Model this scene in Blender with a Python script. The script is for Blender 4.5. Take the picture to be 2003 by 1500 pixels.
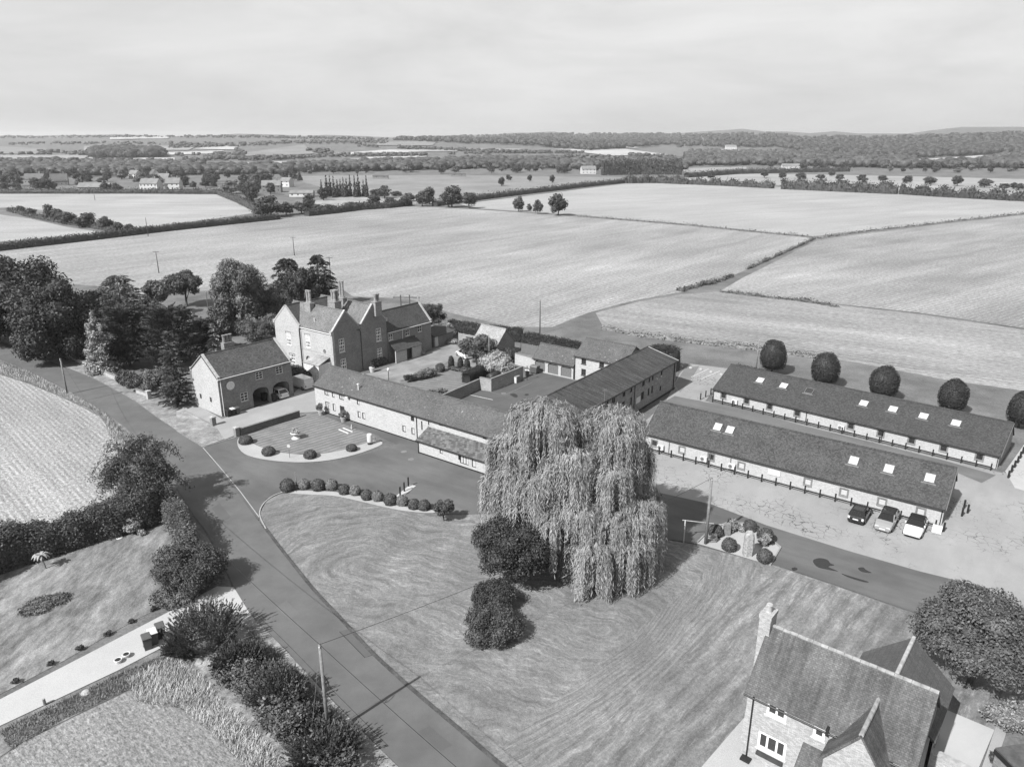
import bpy, math, random
import numpy as np
from mathutils import Vector, Matrix

for o in list(bpy.data.objects): bpy.data.objects.remove(o)
SC = bpy.context.scene
COL = SC.collection
# ---------------------------------------------------------------- camera, sky, sun, exposure
HAZE_D = .000115
ALB = .66                                             # all base colours at the photograph's exposure
F = 1440.0; YH = 267.0; H = 37.0                      # focal length and horizon in photo pixels (2003 wide), drone height
TH = math.atan((750 - YH) / F); S_, C_ = math.sin(TH), math.cos(TH)
cam = bpy.data.cameras.new('camera'); cam.sensor_fit = 'HORIZONTAL'; cam.sensor_width = 36.0
cam.lens = F / 2003 * 36; cam.clip_start = 0.5; cam.clip_end = 40000
co = bpy.data.objects.new('camera', cam); COL.objects.link(co)
co.location = (0, 0, H); co.rotation_euler = (math.pi / 2 - TH, 0, 0)
SC.camera = co
SUN_DIR = math.radians(46.5)       # shadows run this way on the ground (from +X towards +Y)
SUN_EL = math.radians(43)
w = bpy.data.worlds.new('World'); SC.world = w; w.use_nodes = True
nt = w.node_tree; nt.nodes.clear()
def wn(t): return nt.nodes.new(t)
sky = wn('ShaderNodeTexSky'); sky.sky_type = 'NISHITA'; sky.sun_disc = False
sky.sun_elevation = SUN_EL
# direction to the sun is (-cos, -sin); Nishita rotation 0 = +Y, clockwise
sky.sun_rotation = math.atan2(-math.cos(SUN_DIR), -math.sin(SUN_DIR)) % (2 * math.pi)
sky.air_density = 1.0; sky.dust_density = 2.5
bw = wn('ShaderNodeRGBToBW'); nt.links.new(sky.outputs[0], bw.inputs[0])
tc = wn('ShaderNodeTexCoord'); mp = wn('ShaderNodeMapping'); mp.inputs['Scale'].default_value = (1.5, 1.2, 6.5); mp.inputs['Rotation'].default_value = (.05, .06, .4)
nt.links.new(tc.outputs['Generated'], mp.inputs[0])
nz = wn('ShaderNodeTexNoise'); nz.inputs['Scale'].default_value = 2.0; nz.inputs['Detail'].default_value = 8; nz.inputs['Roughness'].default_value = .6; nz.inputs['Distortion'].default_value = .35
nt.links.new(mp.outputs[0], nz.inputs[0])
mr = wn('ShaderNodeMapRange'); mr.inputs[1].default_value = .32; mr.inputs[2].default_value = .7
mr.inputs[3].default_value = 4.55; mr.inputs[4].default_value = 6.0
nt.links.new(nz.outputs[0], mr.inputs[0])
mx = wn('ShaderNodeMix'); mx.data_type = 'FLOAT'; mx.inputs[0].default_value = .84     # thin high cloud veiling the clear sky
nt.links.new(bw.outputs[0], mx.inputs[2]); nt.links.new(mr.outputs[0], mx.inputs[3])
bg = wn('ShaderNodeBackground'); bg.inputs[1].default_value = .082
nt.links.new(mx.outputs[0], bg.inputs[0]); ou = wn('ShaderNodeOutputWorld'); nt.links.new(bg.outputs[0], ou.inputs[0])
sl = bpy.data.lights.new('sun', 'SUN'); sl.energy = 5.0; sl.angle = math.radians(.6); sl.color = (1, 1, 1)
so = bpy.data.objects.new('sun', sl); COL.objects.link(so)
sv = Vector((math.cos(SUN_DIR) * math.cos(SUN_EL), math.sin(SUN_DIR) * math.cos(SUN_EL), -math.sin(SUN_EL)))
so.rotation_euler = sv.to_track_quat('-Z', 'Y').to_euler(); so.location = (-60, -40, 90)
SC.render.engine = 'CYCLES'
SC.view_settings.view_transform = 'Standard'; SC.view_settings.look = 'None'
SC.view_settings.gamma = 1; SC.view_settings.exposure = .9; SC.view_settings.use_curve_mapping = False

# ---------------------------------------------------------------- pixel -> place
def ray(px, py):
    u = (px - 1001.5) / F; v = (750 - py) / F
    return (u, C_ + v * S_, -S_ + v * C_)
def at(px, py, z=0.0):
    d = ray(px, py); t = (z - H) / d[2]
    return Vector((d[0] * t, d[1] * t, z))
def zat(px, py, Y):                                   # height of what is seen at this pixel at distance Y
    d = ray(px, py); t = Y / d[1]
    return H + d[2] * t
def mpp(Y, z=0): return (Y * C_ - (z - H) * S_) / F    # metres per photo pixel
def sstep(a, b, x):
    t = min(1, max(0, (x - a) / (b - a))); return t * t * (3 - 2 * t)
HM = [(-400, 30), (0, 34), (560, 35), (620, 24), (760, 36), (1000, 47), (1300, 54), (1600, 60), (2003, 74), (2400, 80)]
def terr(x, y):
    r = math.hypot(x, y)
    if r < 820: return 0.0
    px = 1001.5 + F * (x / max(y, 1)) * .95 if y > 1 else (3000 if x > 0 else -900)
    px = min(2390, max(-390, px)); hm = 50
    for (a, b), (c, d) in zip(HM, HM[1:]):
        if a <= px <= c: hm = b + (d - b) * (px - a) / (c - a); break
    an = math.atan2(x, max(y, 1)); hm *= 1 + .16 * math.sin(an * 23 + 1) + .1 * math.sin(an * 51) + .07 * math.sin(an * 110 + 2)
    h = hm * sstep(1300, 4700, r) * (1 - .35 * sstep(5200, 9000, r))
    h += 26 * math.exp(-((x + 830) / 700) ** 2 - ((y - 2700) / 750) ** 2)
    h += 5.5 * sstep(820, 1900, r) * (math.sin(x * .0021 + y * .0013) + .7 * math.sin(y * .0031 - x * .0017 + 1.3))
    return h
def at3(px, py):
    d = ray(px, py); r = 400.0
    while r < 9500:
        t = r / d[1]; x = d[0] * t; z = H + d[2] * t
        if z <= terr(x, r): return Vector((x, r, terr(x, r)))
        r *= 1.006
    return None

# ---------------------------------------------------------------- mesh builder
def link(o, parent=None):
    COL.objects.link(o)
    if parent is not None: o.parent = parent
    return o
class MB:
    def __init__(s): s.v = []; s.f = []
    def add(s, vs, fs):
        n = len(s.v); s.v += [tuple(p) for p in vs]; s.f += [tuple(n + i for i in f) for f in fs]; return s
    def poly(s, *ps): return s.add(ps, [tuple(range(len(ps)))])
    def box(s, x0, x1, y0, y1, z0, z1):
        return s.add([(x0,y0,z0),(x1,y0,z0),(x1,y1,z0),(x0,y1,z0),(x0,y0,z1),(x1,y0,z1),(x1,y1,z1),(x0,y1,z1)],
                     [(0,3,2,1),(4,5,6,7),(0,1,5,4),(1,2,6,5),(2,3,7,6),(3,0,4,7)])
    def prism(s, bot, top):
        n = len(bot)
        return s.add(list(bot) + list(top), [tuple(range(n))[::-1], tuple(range(n, 2 * n))] + [(i, (i+1) % n, n + (i+1) % n, n + i) for i in range(n)])
    def slab(s, a, b, c, d, t):
        a, b, c, d = map(Vector, (a, b, c, d)); n = (b - a).cross(d - a).normalized()
        if n.z < 0: n = -n
        k = n * t
        return s.prism([a - k, b - k, c - k, d - k], [a, b, c, d])
    def cyl(s, p0, p1, r0, r1=None, n=8, cap=True):
        p0, p1 = Vector(p0), Vector(p1); r1 = r0 if r1 is None else r1
        z = (p1 - p0).normalized(); x = z.orthogonal().normalized(); y = z.cross(x)
        ring = lambda p, r: [p + (x * math.cos(2*math.pi*i/n) + y * math.sin(2*math.pi*i/n)) * r for i in range(n)]
        s.add(ring(p0, r0) + ring(p1, r1), [(i, (i+1) % n, n + (i+1) % n, n + i) for i in range(n)] + ([tuple(range(n))[::-1], tuple(range(n, 2*n))] if cap else []))
        return s
    def tube(s, pts, r, n=5):
        pts = [Vector(p) for p in pts]
        for a, b in zip(pts, pts[1:]): s.cyl(a, b, r, r, n, False)
        return s
    def lathe(s, prof, n=14, c=(0, 0, 0)):
        c = Vector(c); vs = []; fs = []
        for r, z in prof: vs += [c + Vector((r * math.cos(2*math.pi*i/n), r * math.sin(2*math.pi*i/n), z)) for i in range(n)]
        for k in range(len(prof) - 1):
            fs += [(k*n + i, k*n + (i+1) % n, (k+1)*n + (i+1) % n, (k+1)*n + i) for i in range(n)]
        fs += [tuple(range(n))[::-1], tuple(range((len(prof)-1)*n, len(prof)*n))]
        return s.add(vs, fs)
    def mesh(s, name, mat, smooth=False):
        me = bpy.data.meshes.new(name); me.from_pydata(s.v, [], s.f); me.update()
        uv = me.uv_layers.new(name='UVMap').data
        for p in me.polygons:
            n = p.normal
            if abs(n.z) > .985: h = Vector((1, 0, 0)); v = Vector((0, 1, 0))
            else:
                h = Vector((0, 0, 1)).cross(n).normalized(); v = n.cross(h)
            for li in p.loop_indices:
                q = me.vertices[me.loops[li].vertex_index].co; uv[li].uv = (q.dot(h), q.dot(v))
        if smooth:
            for p in me.polygons: p.use_smooth = True
        if mat: me.materials.append(mat)
        return me
    def build(s, name, mat, parent=None, smooth=False):
        return link(bpy.data.objects.new(name, s.mesh(name, mat, smooth)), parent)
def tag(o, label=None, cat=None, group=None, kind=None):
    if label: o['label'] = label
    if cat: o['category'] = cat
    if group: o['group'] = group
    if kind: o['kind'] = kind
    return o
def E(name, label, cat, loc, rz=0.0, group=None):
    o = bpy.data.objects.new(name, None); o.empty_display_size = .3; link(o)
    o.location = loc; o.rotation_euler = (0, 0, rz)
    return tag(o, label, cat, group)
def dup(o, parent=None):
    c = o.copy(); link(c, parent)
    for ch in [q for q in ALLKIDS.get(o.name, [])] or list(o.children): dup(ch, c)
    return c
ALLKIDS = {}
def npmesh(name, V, Q, mat):
    me = bpy.data.meshes.new(name); V = np.asarray(V, np.float32); Q = np.asarray(Q, np.int32)
    me.vertices.add(len(V)); me.vertices.foreach_set('co', V.ravel())
    me.loops.add(Q.size); me.loops.foreach_set('vertex_index', Q.ravel())
    me.polygons.add(len(Q)); me.polygons.foreach_set('loop_start', np.arange(0, Q.size, 4, dtype=np.int32))
    me.update(calc_edges=True); me.validate()
    if mat: me.materials.append(mat)
    return me

# ---------------------------------------------------------------- materials (the photograph is black and white)
class NT:
    def __init__(s, name):
        s.m = bpy.data.materials.new(name); s.m.use_nodes = True; s.t = s.m.node_tree
        s.b = s.t.nodes['Principled BSDF']; s.b.inputs['Specular IOR Level'].default_value = .25
        s.tc = s.n('ShaderNodeTexCoord')
    def n(s, t, **k):
        q = s.t.nodes.new(t)
        for a, b in k.items(): setattr(q, a, b)
        return q
    def put(s, sock, v):
        if hasattr(v, 'is_output') or isinstance(v, bpy.types.NodeSocket): s.t.links.new(v, sock)
        elif v is not None:
            try: sock.default_value = v
            except Exception: sock.default_value = (v, v, v)
    def mt(s, op, a, b=None, c=None, clamp=False):
        q = s.n('ShaderNodeMath', operation=op, use_clamp=clamp)
        for i, v in enumerate((a, b, c)):
            if v is not None: s.put(q.inputs[i], v)
        return q.outputs[0]
    def vm(s, op, a, b=None):
        q = s.n('ShaderNodeVectorMath', operation=op); s.put(q.inputs[0], a)
        if b is not None: s.put(q.inputs[1], b)
        return q
    def map(s, vec, scale=(1, 1, 1), rot=0, loc=(0, 0, 0)):
        q = s.n('ShaderNodeMapping'); s.put(q.inputs[0], vec); q.inputs['Scale'].default_value = scale
        q.inputs['Rotation'].default_value = (0, 0, rot); q.inputs['Location'].default_value = loc; return q.outputs[0]
    def noise(s, vec, sc, det=4, ro=.55, lo=.3, hi=.7, a=0.0, b=1.0):
        q = s.n('ShaderNodeTexNoise'); s.put(q.inputs['Vector'], vec); q.inputs['Scale'].default_value = sc
        q.inputs['Detail'].default_value = det; q.inputs['Roughness'].default_value = ro
        return s.mr(q.outputs[0], lo, hi, a, b)
    def mr(s, v, lo, hi, a, b):
        q = s.n('ShaderNodeMapRange'); s.put(q.inputs[0], v)
        for i, x in enumerate((lo, hi, a, b)): s.put(q.inputs[i + 1], x)
        return q.outputs[0]
    def mix(s, f, a, b):
        q = s.n('ShaderNodeMix', data_type='FLOAT'); s.put(q.inputs[0], f); s.put(q.inputs[2], a); s.put(q.inputs[3], b); return q.outputs[0]
    def col(s, v):
        if isinstance(v, (int, float)): s.b.inputs['Base Color'].default_value = (v * ALB, v * ALB, v * ALB, 1)
        else: s.t.links.new(s.mt('MULTIPLY', v, ALB), s.b.inputs['Base Color'])
        return s
    def bump(s, v, st=.4, dist=.05):
        q = s.n('ShaderNodeBump'); q.inputs['Strength'].default_value = st; q.inputs['Distance'].default_value = dist
        s.t.links.new(v, q.inputs['Height']); s.t.links.new(q.outputs[0], s.b.inputs['Normal']); return s
    def rough(s, v): s.b.inputs['Roughness'].default_value = v; return s
MATS = {}
def plain(name, v, var=.18, sc=4.0, rough=.85, metal=0, bump=0, spec=.25):
    if name in MATS: return MATS[name]
    t = NT(name); n = t.noise(t.tc.outputs['Object'], sc, 5, .6, .3, .7, 1 - var, 1 + var)
    t.col(t.mt('MULTIPLY', n, v)).rough(rough); t.b.inputs['Metallic'].default_value = metal; t.b.inputs['Specular IOR Level'].default_value = spec
    if bump: t.bump(t.noise(t.tc.outputs['Object'], sc * 6, 4), bump, .03)
    MATS[name] = t.m; return t.m
def brick(name, v, mortar=.9, vary=.35, bw_=.225, bh=.075, stain=.2, sc=1.0):
    if name in MATS: return MATS[name]
    t = NT(name); uv = t.tc.outputs['UV']
    q = t.n('ShaderNodeTexBrick'); t.put(q.inputs['Vector'], uv); q.offset = .5
    q.inputs['Scale'].default_value = sc; q.inputs['Brick Width'].default_value = bw_; q.inputs['Row Height'].default_value = bh
    q.inputs['Mortar Size'].default_value = .008; q.inputs['Mortar Smooth'].default_value = .3; q.inputs['Bias'].default_value = 0
    q.inputs['Color1'].default_value = (v*(1-vary),)*3 + (1,); q.inputs['Color2'].default_value = (min(.95, v*(1+vary)),)*3 + (1,)
    q.inputs['Mortar'].default_value = (v*mortar,)*3 + (1,)
    b = t.n('ShaderNodeRGBToBW'); t.put(b.inputs[0], q.outputs[0])
    k = t.mt('MULTIPLY', b.outputs[0], t.noise(uv, .55, 5, .65, .25, .75, 1 - stain, 1 + stain))
    k = t.mt('MULTIPLY', k, t.noise(uv, 5, 3, .6, .3, .7, .85, 1.15))
    t.col(k).rough(.9).bump(q.outputs['Fac'], -.25, .01); MATS[name] = t.m; return t.m
def tiles(name, v, vary=.45, tw=.2, th=.16, moss=0.0, mossv=.3, stain=.3, streak=0.0, lich=0.0):
    if name in MATS: return MATS[name]
    t = NT(name); uv = t.tc.outputs['UV']
    q = t.n('ShaderNodeTexBrick'); t.put(q.inputs['Vector'], uv); q.offset = .5
    q.inputs['Scale'].default_value = 1; q.inputs['Brick Width'].default_value = tw; q.inputs['Row Height'].default_value = th
    q.inputs['Mortar Size'].default_value = .014; q.inputs['Mortar Smooth'].default_value = .5
    q.inputs['Color1'].default_value = (v*(1-vary),)*3 + (1,); q.inputs['Color2'].default_value = (v*(1+vary),)*3 + (1,)
    q.inputs['Mortar'].default_value = (v*.62,)*3 + (1,)
    b = t.n('ShaderNodeRGBToBW'); t.put(b.inputs[0], q.outputs[0])
    k = t.mt('MULTIPLY', b.outputs[0], t.noise(uv, .35, 5, .6, .3, .7, 1 - stain, 1 + stain))
    k = t.mt('MULTIPLY', k, t.noise(uv, 9, 3, .7, .3, .7, .7, 1.3))
    if streak: k = t.mt('MULTIPLY', k, t.noise(t.map(uv, (2.2, .16, 1)), 1.4, 5, .6, .35, .68, 1 - streak, 1 + streak * 2.2))
    if moss: k = t.mix(t.mt('MULTIPLY', t.mt('MULTIPLY', t.noise(uv, .5, 6, .7, .4, .7), moss), t.noise(uv, 11, 4, .75, .46, .62)), k, mossv)
    if lich: k = t.mix(t.mt('MULTIPLY', t.noise(uv, 2.3, 4, .6, .66, .7), lich), k, .42)
    t.col(k).rough(.85).bump(q.outputs['Fac'], -.3, .02); MATS[name] = t.m; return t.m
def leaf(name, v, vary=.45, trans=.12, rough=.6, sc=.5):
    if name in MATS: return MATS[name]
    t = NT(name); g = t.n('ShaderNodeNewGeometry')
    r = t.mr(g.outputs['Random Per Island'], 0, 1, 1 - vary, 1 + vary)
    k = t.mt('MULTIPLY', t.mt('MULTIPLY', r, v), t.noise(t.tc.outputs['Object'], sc, 3, .6, .3, .7, .78, 1.25))
    t.col(k).rough(rough); t.b.inputs['Specular IOR Level'].default_value = .3
    tr = t.n('ShaderNodeBsdfTranslucent'); t.put(tr.inputs[0], t.mt('MULTIPLY', k, ALB)); ms = t.n('ShaderNodeMixShader'); ms.inputs[0].default_value = trans
    t.put(ms.inputs[1], t.b.outputs[0]); t.put(ms.inputs[2], tr.outputs[0])
    t.t.links.new(ms.outputs[0], t.t.nodes['Material Output'].inputs[0]); MATS[name] = t.m; return t.m
def stubble(name, v, rot, contrast=.5, row=.9, tram=14.0, near=1.0, patch=.16, g=1.0):
    t = NT(name); P = t.map(t.tc.outputs['Object'], rot=rot)
    k = t.mt('MULTIPLY', t.noise(P, .012, 5, .6, .3, .7, 1 - patch, 1 + patch), t.noise(t.map(P, (.25, 1, 1)), .06, 6, .7, .3, .7, 1 - patch * 1.1, 1 + patch))
    k = t.mt('MULTIPLY', k, t.noise(t.map(P, (.02, .22, 1)), 1.0, 6, .65, .3, .7, 1 - .22 * contrast, 1 + .18 * contrast))
    k = t.mt('MULTIPLY', k, t.noise(t.map(P, (.9, 3.0, 1)), g, 5, .7, .32, .68, 1 - .4 * contrast, 1 + .34 * contrast))
    k = t.mt('MULTIPLY', k, t.noise(t.map(P, (.6, 1, 1)), 1.5 * g, 8, .85, .36, .64, 1 - .6 * contrast, 1 + .5 * contrast))
    y = t.n('ShaderNodeSeparateXYZ'); t.put(y.inputs[0], P)
    yy = t.mt('ADD', y.outputs[1], t.noise(P, .05, 2, .5, 0, 1, -.3, .3))
    wv = t.mt('SINE', t.mt('MULTIPLY', yy, 2 * math.pi / row))
    k = t.mt('MULTIPLY', k, t.mix(t.noise(P, .35, 5, .7, .35, .65), 1, t.mr(wv, -1, 1, 1 - .2 * near, 1 + .16 * near)))
    tm = t.mt('ABSOLUTE', t.mt('SUBTRACT', t.mt('FRACT', t.mt('DIVIDE', yy, tram)), .5))
    tm2 = t.mt('ABSOLUTE', t.mt('SUBTRACT', tm, .07))
    k = t.mt('MULTIPLY', k, t.mr(tm2, 0, .02, .90, 1))
    t.col(t.mt('MINIMUM', t.mt('MULTIPLY', k, v), .85)).rough(.95); t.bump(t.noise(P, 4 * g, 4, .7), .35, .1 / g); return t.m
def grassmat(name, v, stretch=(1, 1, 1), rot=0, c=.3, sc=.45, fine=9):
    t = NT(name); P = t.map(t.tc.outputs['Object'], stretch, rot)
    k = t.noise(P, sc * .25, 5, .6, .3, .7, 1 - c * .7, 1 + c * .7)
    k = t.mt('MULTIPLY', k, t.noise(P, sc, 8, .78, .35, .65, 1 - c, 1 + c * 1.2))
    k = t.mt('MULTIPLY', k, t.noise(t.tc.outputs['Object'], fine, 4, .7, .3, .7, .7, 1.3))
    t.col(t.mt('MULTIPLY', k, v)).rough(.95).bump(t.noise(t.tc.outputs['Object'], fine, 4, .7), .5, .05); return t.m
def capsule(t, P, a, b):                                # distance from the ground segment a-b
    pa = t.vm('SUBTRACT', P, (a[0], a[1], 0)); pa = t.vm('MULTIPLY', pa.outputs[0], (1, 1, 0)).outputs[0]
    ba = Vector((b[0]-a[0], b[1]-a[1], 0)); L2 = ba.length_squared
    h = t.mt('DIVIDE', t.vm('DOT_PRODUCT', pa, tuple(ba)).outputs['Value'], L2, None); h = t.mt('MINIMUM', t.mt('MAXIMUM', h, 0), 1)
    q = t.vm('SCALE', tuple(ba)); t.put(q.inputs[3], h)
    return t.vm('LENGTH', t.vm('SUBTRACT', pa, q.outputs[0]).outputs[0]).outputs['Value']
def biglawn(name, v):
    t = NT(name); P = t.tc.outputs['Object']
    wob = t.noise(P, .16, 4, .55, 0, 1, -2.2, 2.2)
    a, b = at(700, 1110), at(1180, 1230)
    d = t.mt('ADD', capsule(t, P, a, b), wob)
    A2 = math.radians(47); x = t.n('ShaderNodeSeparateXYZ'); t.put(x.inputs[0], t.map(P, rot=-A2))
    sp = t.n('ShaderNodeSeparateXYZ'); t.put(sp.inputs[0], P)
    m = t.mr(t.mt('ADD', sp.outputs[0], t.mt('MULTIPLY', t.mt('SUBTRACT', 48, sp.outputs[1]), .9)), 9, 15, 0, 1)
    D = t.mix(m, d, t.mt('ADD', x.outputs[1], t.mt('MULTIPLY', wob, .25)))           # distance across the mower's passes
    pat = t.mt('SINE', t.mt('MULTIPLY', D, 2 * math.pi / 1.45))
    cv = t.n('ShaderNodeCombineXYZ'); t.put(cv.inputs[0], t.mt('MULTIPLY', D, 2.0)); t.put(cv.inputs[1], t.mt('MULTIPLY', sp.outputs[0], .33)); t.put(cv.inputs[2], t.mt('MULTIPLY', sp.outputs[1], .33))
    st = t.noise(cv.outputs[0], 1.0, 7, .75, .38, .62, 0, 1)
    dl = t.mt('MULTIPLY', t.noise(cv.outputs[0], 2.1, 6, .75, .5, .7, 0, 1), t.noise(P, .14, 4, .6, .35, .65, .15, 1))
    k = t.mt('ADD', .72, t.mt('MULTIPLY', t.mt('MULTIPLY', pat, t.mt('MAXIMUM', t.noise(P, .2, 4, .6, .35, .65, .1, 1), m)), t.mr(m, 0, 1, .11, .13))); k = t.mt('ADD', k, t.mt('MULTIPLY', st, .36)); k = t.mt('ADD', k, t.mt('MULTIPLY', dl, .95)); k = t.mt('ADD', k, t.mt('MULTIPLY', t.noise(t.map(P, (1, .45, 1), .5), .45, 7, .75, .5, .68, 0, 1), .3))
    k = t.mt('MULTIPLY', k, t.noise(P, .07, 4, .6, .3, .7, .82, 1.16))
    k = t.mt('MULTIPLY', k, t.noise(P, 3.5, 8, .85, .36, .64, .74, 1.3))
    k = t.mt('ADD', k, t.mt('MULTIPLY', t.noise(P, 5.5, 2, .5, .74, .78, 0, 1), .9))   # daisies and leaf litter
    t.col(t.mt('MULTIPLY', k, v)).rough(.95).bump(t.noise(P, 10, 4, .7), .5, .05); return t.m
def striped(name, v, rot, period, c=.16):
    t = NT(name); P = t.tc.outputs['Object']; x = t.n('ShaderNodeSeparateXYZ'); t.put(x.inputs[0], t.map(P, rot=rot))
    s = t.mt('SINE', t.mt('MULTIPLY', t.mt('ADD', x.outputs[1], t.noise(P, .4, 3, .5, 0, 1, -.3, .3)), 2 * math.pi / period))
    k = t.mt('ADD', 1, t.mt('MULTIPLY', s, c)); k = t.mt('MULTIPLY', k, t.noise(P, .6, 5, .7, .3, .7, .8, 1.2)); k = t.mt('MULTIPLY', k, t.noise(P, 9, 4, .7, .3, .7, .75, 1.25))
    t.col(t.mt('MULTIPLY', k, v)).rough(.95); return t.m
def asphalt(name, v, patch=.12, rot=0, crack=0.0, fine=.12, stretch=(1, 1, 1), wet=0, big=.12):
    t = NT(name); P = t.map(t.tc.outputs['Object'], rot=rot)
    k = t.noise(P, big, 5, .6, .3, .7, 1 - patch, 1 + patch)
    k = t.mt('MULTIPLY', k, t.noise(t.map(P, stretch), .5, 5, .65, .3, .7, 1 - patch * .7, 1 + patch * .7))
    k = t.mt('MULTIPLY', k, t.noise(P, 18, 3, .7, .3, .7, 1 - fine, 1 + fine))
    if crack:
        wv = t.n('ShaderNodeTexNoise'); t.put(wv.inputs['Vector'], P); wv.inputs['Scale'].default_value = .9; wv.inputs['Detail'].default_value = 4
        pp = t.vm('ADD', P, t.vm('SCALE', wv.outputs['Color']).outputs[0]); sc = pp.inputs[1].links[0].from_node; sc.inputs[3].default_value = 1.1
        vo = t.n('ShaderNodeTexVoronoi', feature='DISTANCE_TO_EDGE'); t.put(vo.inputs['Vector'], pp.outputs[0]); vo.inputs['Scale'].default_value = 1.15
        cr = t.mr(vo.outputs[0], .012, .035, 1, 0); cr = t.mt('MULTIPLY', cr, t.noise(P, .16, 4, .6, .48, .6, 0, 1))
        k = t.mt('MULTIPLY', k, t.mt('SUBTRACT', 1, t.mt('MULTIPLY', cr, crack)))
    t.col(t.mt('MULTIPLY', k, v)).rough(.88).bump(t.noise(P, 25, 3, .7), .2, .01); return t.m
def glassmat(name='window_glass', v=.035, rough=.06):
    if name in MATS: return MATS[name]
    t = NT(name); t.col(v).rough(rough); t.b.inputs['Specular IOR Level'].default_value = .7; MATS[name] = t.m; return t.m
# ---------------------------------------------------------------- the land
def smooth_loop(p, n=5, closed=True):
    p = [Vector(q) for q in p]; out = []; N = len(p)
    for i in range(N if closed else N - 1):
        g = (lambda k: p[k % N]) if closed else (lambda k: p[min(max(k, 0), N - 1)])
        a, b, c, d = g(i-1), g(i), g(i+1), g(i+2)
        for k in range(n):
            t = k / n
            out.append(.5 * ((2*b) + (c-a)*t + (2*a-5*b+4*c-d)*t*t + (3*b-a-3*c+d)*t**3))
    if not closed: out.append(p[-1])
    return out
def sheet(name, px, mat, z, smooth=0, parent=None):
    pts = [at(*q) for q in px]
    if smooth: pts = smooth_loop(pts, smooth)
    o = MB().poly(*[(p.x, p.y, z) for p in pts]).build(name, mat, parent)
    if parent is None: tag(o, kind='structure')
    return o
def ribbon(pts, wd, z0, z1, mb=None):
    mb = mb or MB(); pts = [Vector((p[0], p[1], 0)) for p in pts]; L = []; R = []
    for i, p in enumerate(pts):
        d = (pts[min(i+1, len(pts)-1)] - pts[max(i-1, 0)]).normalized(); n = Vector((-d.y, d.x, 0)) * wd / 2
        L.append(p + n); R.append(p - n)
    for i in range(len(pts) - 1):
        q = [L[i], L[i+1], R[i+1], R[i]]
        mb.prism([(a.x, a.y, z0) for a in q], [(a.x, a.y, z1) for a in q])
    return mb
GRASS = grassmat('rough_grass', .19, c=.3)
# one sheet to the horizon
nr, na = 110, 240; rs = [0] + [6 * (15000 / 6) ** (i / (nr - 2)) for i in range(nr - 1)]
V = [(0, 0, 0)]; Q = []
for r in rs[1:]:
    for k in range(na):
        a = 2 * math.pi * k / na; x, y = r * math.sin(a), r * math.cos(a); V.append((x, y, terr(x, y)))
fs = [(0, 1 + k, 1 + (k + 1) % na) for k in range(na)]
for i in range(nr - 2):
    b = 1 + i * na
    fs += [(b + k, b + na + k, b + na + (k + 1) % na, b + (k + 1) % na) for k in range(na)]
g = MB(); g.v = V; g.f = fs
GROUNDMAT = grassmat('farmland', .15, c=.28, sc=.1, fine=4)
tag(g.build('ground', GROUNDMAT, smooth=True), kind='structure')

def wdir(a, b):
    p, q = at(*a), at(*b); return math.atan2(q.y - p.y, q.x - p.x)
ST1 = stubble('stubble_main', .325, -wdir((120, 500), (560, 452)), .75, 1.3, 24, 1.3, .2)
ST2 = stubble('stubble_far', .37, -wdir((1100, 432), (1700, 395)), .4, 1.6, 24, patch=.1)
ST3 = stubble('stubble_right', .31, -wdir((1500, 560), (1990, 470)), .75, 1.2, 24, 1.3, .22)
ST4 = stubble('stubble_strip', .32, -wdir((1300, 615), (1950, 690)), .75, 1.2, 18, patch=.25)
ST5 = stubble('stubble_near', .34, -wdir((30, 745), (215, 900)), 1.0, .62, 30, 1.5, g=2.2)
ST6 = stubble('stubble_corner', .25, -wdir((280, 1360), (420, 1500)), 1.1, .5, 30, .8, g=3.2)
ST7 = stubble('stubble_left', .38, -wdir((40, 395), (480, 395)), .35, 1.6, 24)
sheet('stubble_field', [(-700, 560), (0, 492), (200, 468), (545, 428), (660, 415), (800, 404), (880, 407), (960, 412), (1130, 424), (1360, 443), (1588, 466), (1500, 510), (1425, 543), (1330, 572), (1240, 588), (1150, 612), (1080, 640), (1000, 640), (880, 612), (800, 585), (690, 580), (640, 545), (480, 560), (300, 580), (190, 560), (0, 545), (-700, 700)], ST1, .02)
sheet('stubble_field', [(935, 408), (1130, 421), (1360, 440), (1592, 463), (1640, 456), (1800, 440), (2003, 417), (2600, 395), (2600, 412), (2003, 391), (1800, 381), (1530, 367), (1400, 361), (1235, 358), (1060, 380), (900, 400)][::-1], ST2, .02)
sheet('stubble_field', [(1598, 470), (1700, 456), (1850, 438), (2003, 421), (2700, 360), (2700, 700), (2003, 642), (1800, 612), (1640, 595), (1410, 569), (1450, 545), (1520, 510)], ST3, .02)
sheet('stubble_field', [(1165, 612), (1250, 590), (1330, 576), (1400, 571), (1520, 583), (1640, 597), (1800, 615), (2003, 645), (2700, 712), (2700, 860), (2003, 765), (1840, 741), (1700, 714), (1600, 697), (1480, 681), (1380, 670), (1260, 657), (1180, 640)], ST4, .02)
sheet('stubble_field', [(-600, 600), (0, 733), (60, 752), (140, 786), (195, 815), (222, 850), (240, 885), (262, 925), (262, 960), (220, 988), (110, 1035), (0, 1078), (-600, 1300)], ST5, .02)
sheet('stubble_field', [(-100, 1560), (40, 1455), (150, 1400), (250, 1352), (320, 1350), (400, 1395), (470, 1450), (520, 1510), (560, 1600), (200, 1800)], ST6, .02)
sheet('stubble_field', [(-300, 385), (30, 378), (200, 377), (430, 379), (470, 395), (503, 416), (420, 428), (300, 443), (255, 447), (200, 437), (120, 418), (40, 405), (-300, 420)], ST7, .02)
sheet('stubble_field', [(-500, 470), (-200, 425), (0, 420), (60, 428), (130, 444), (215, 457), (100, 464), (0, 473), (-500, 520)], ST7, .02)
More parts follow.
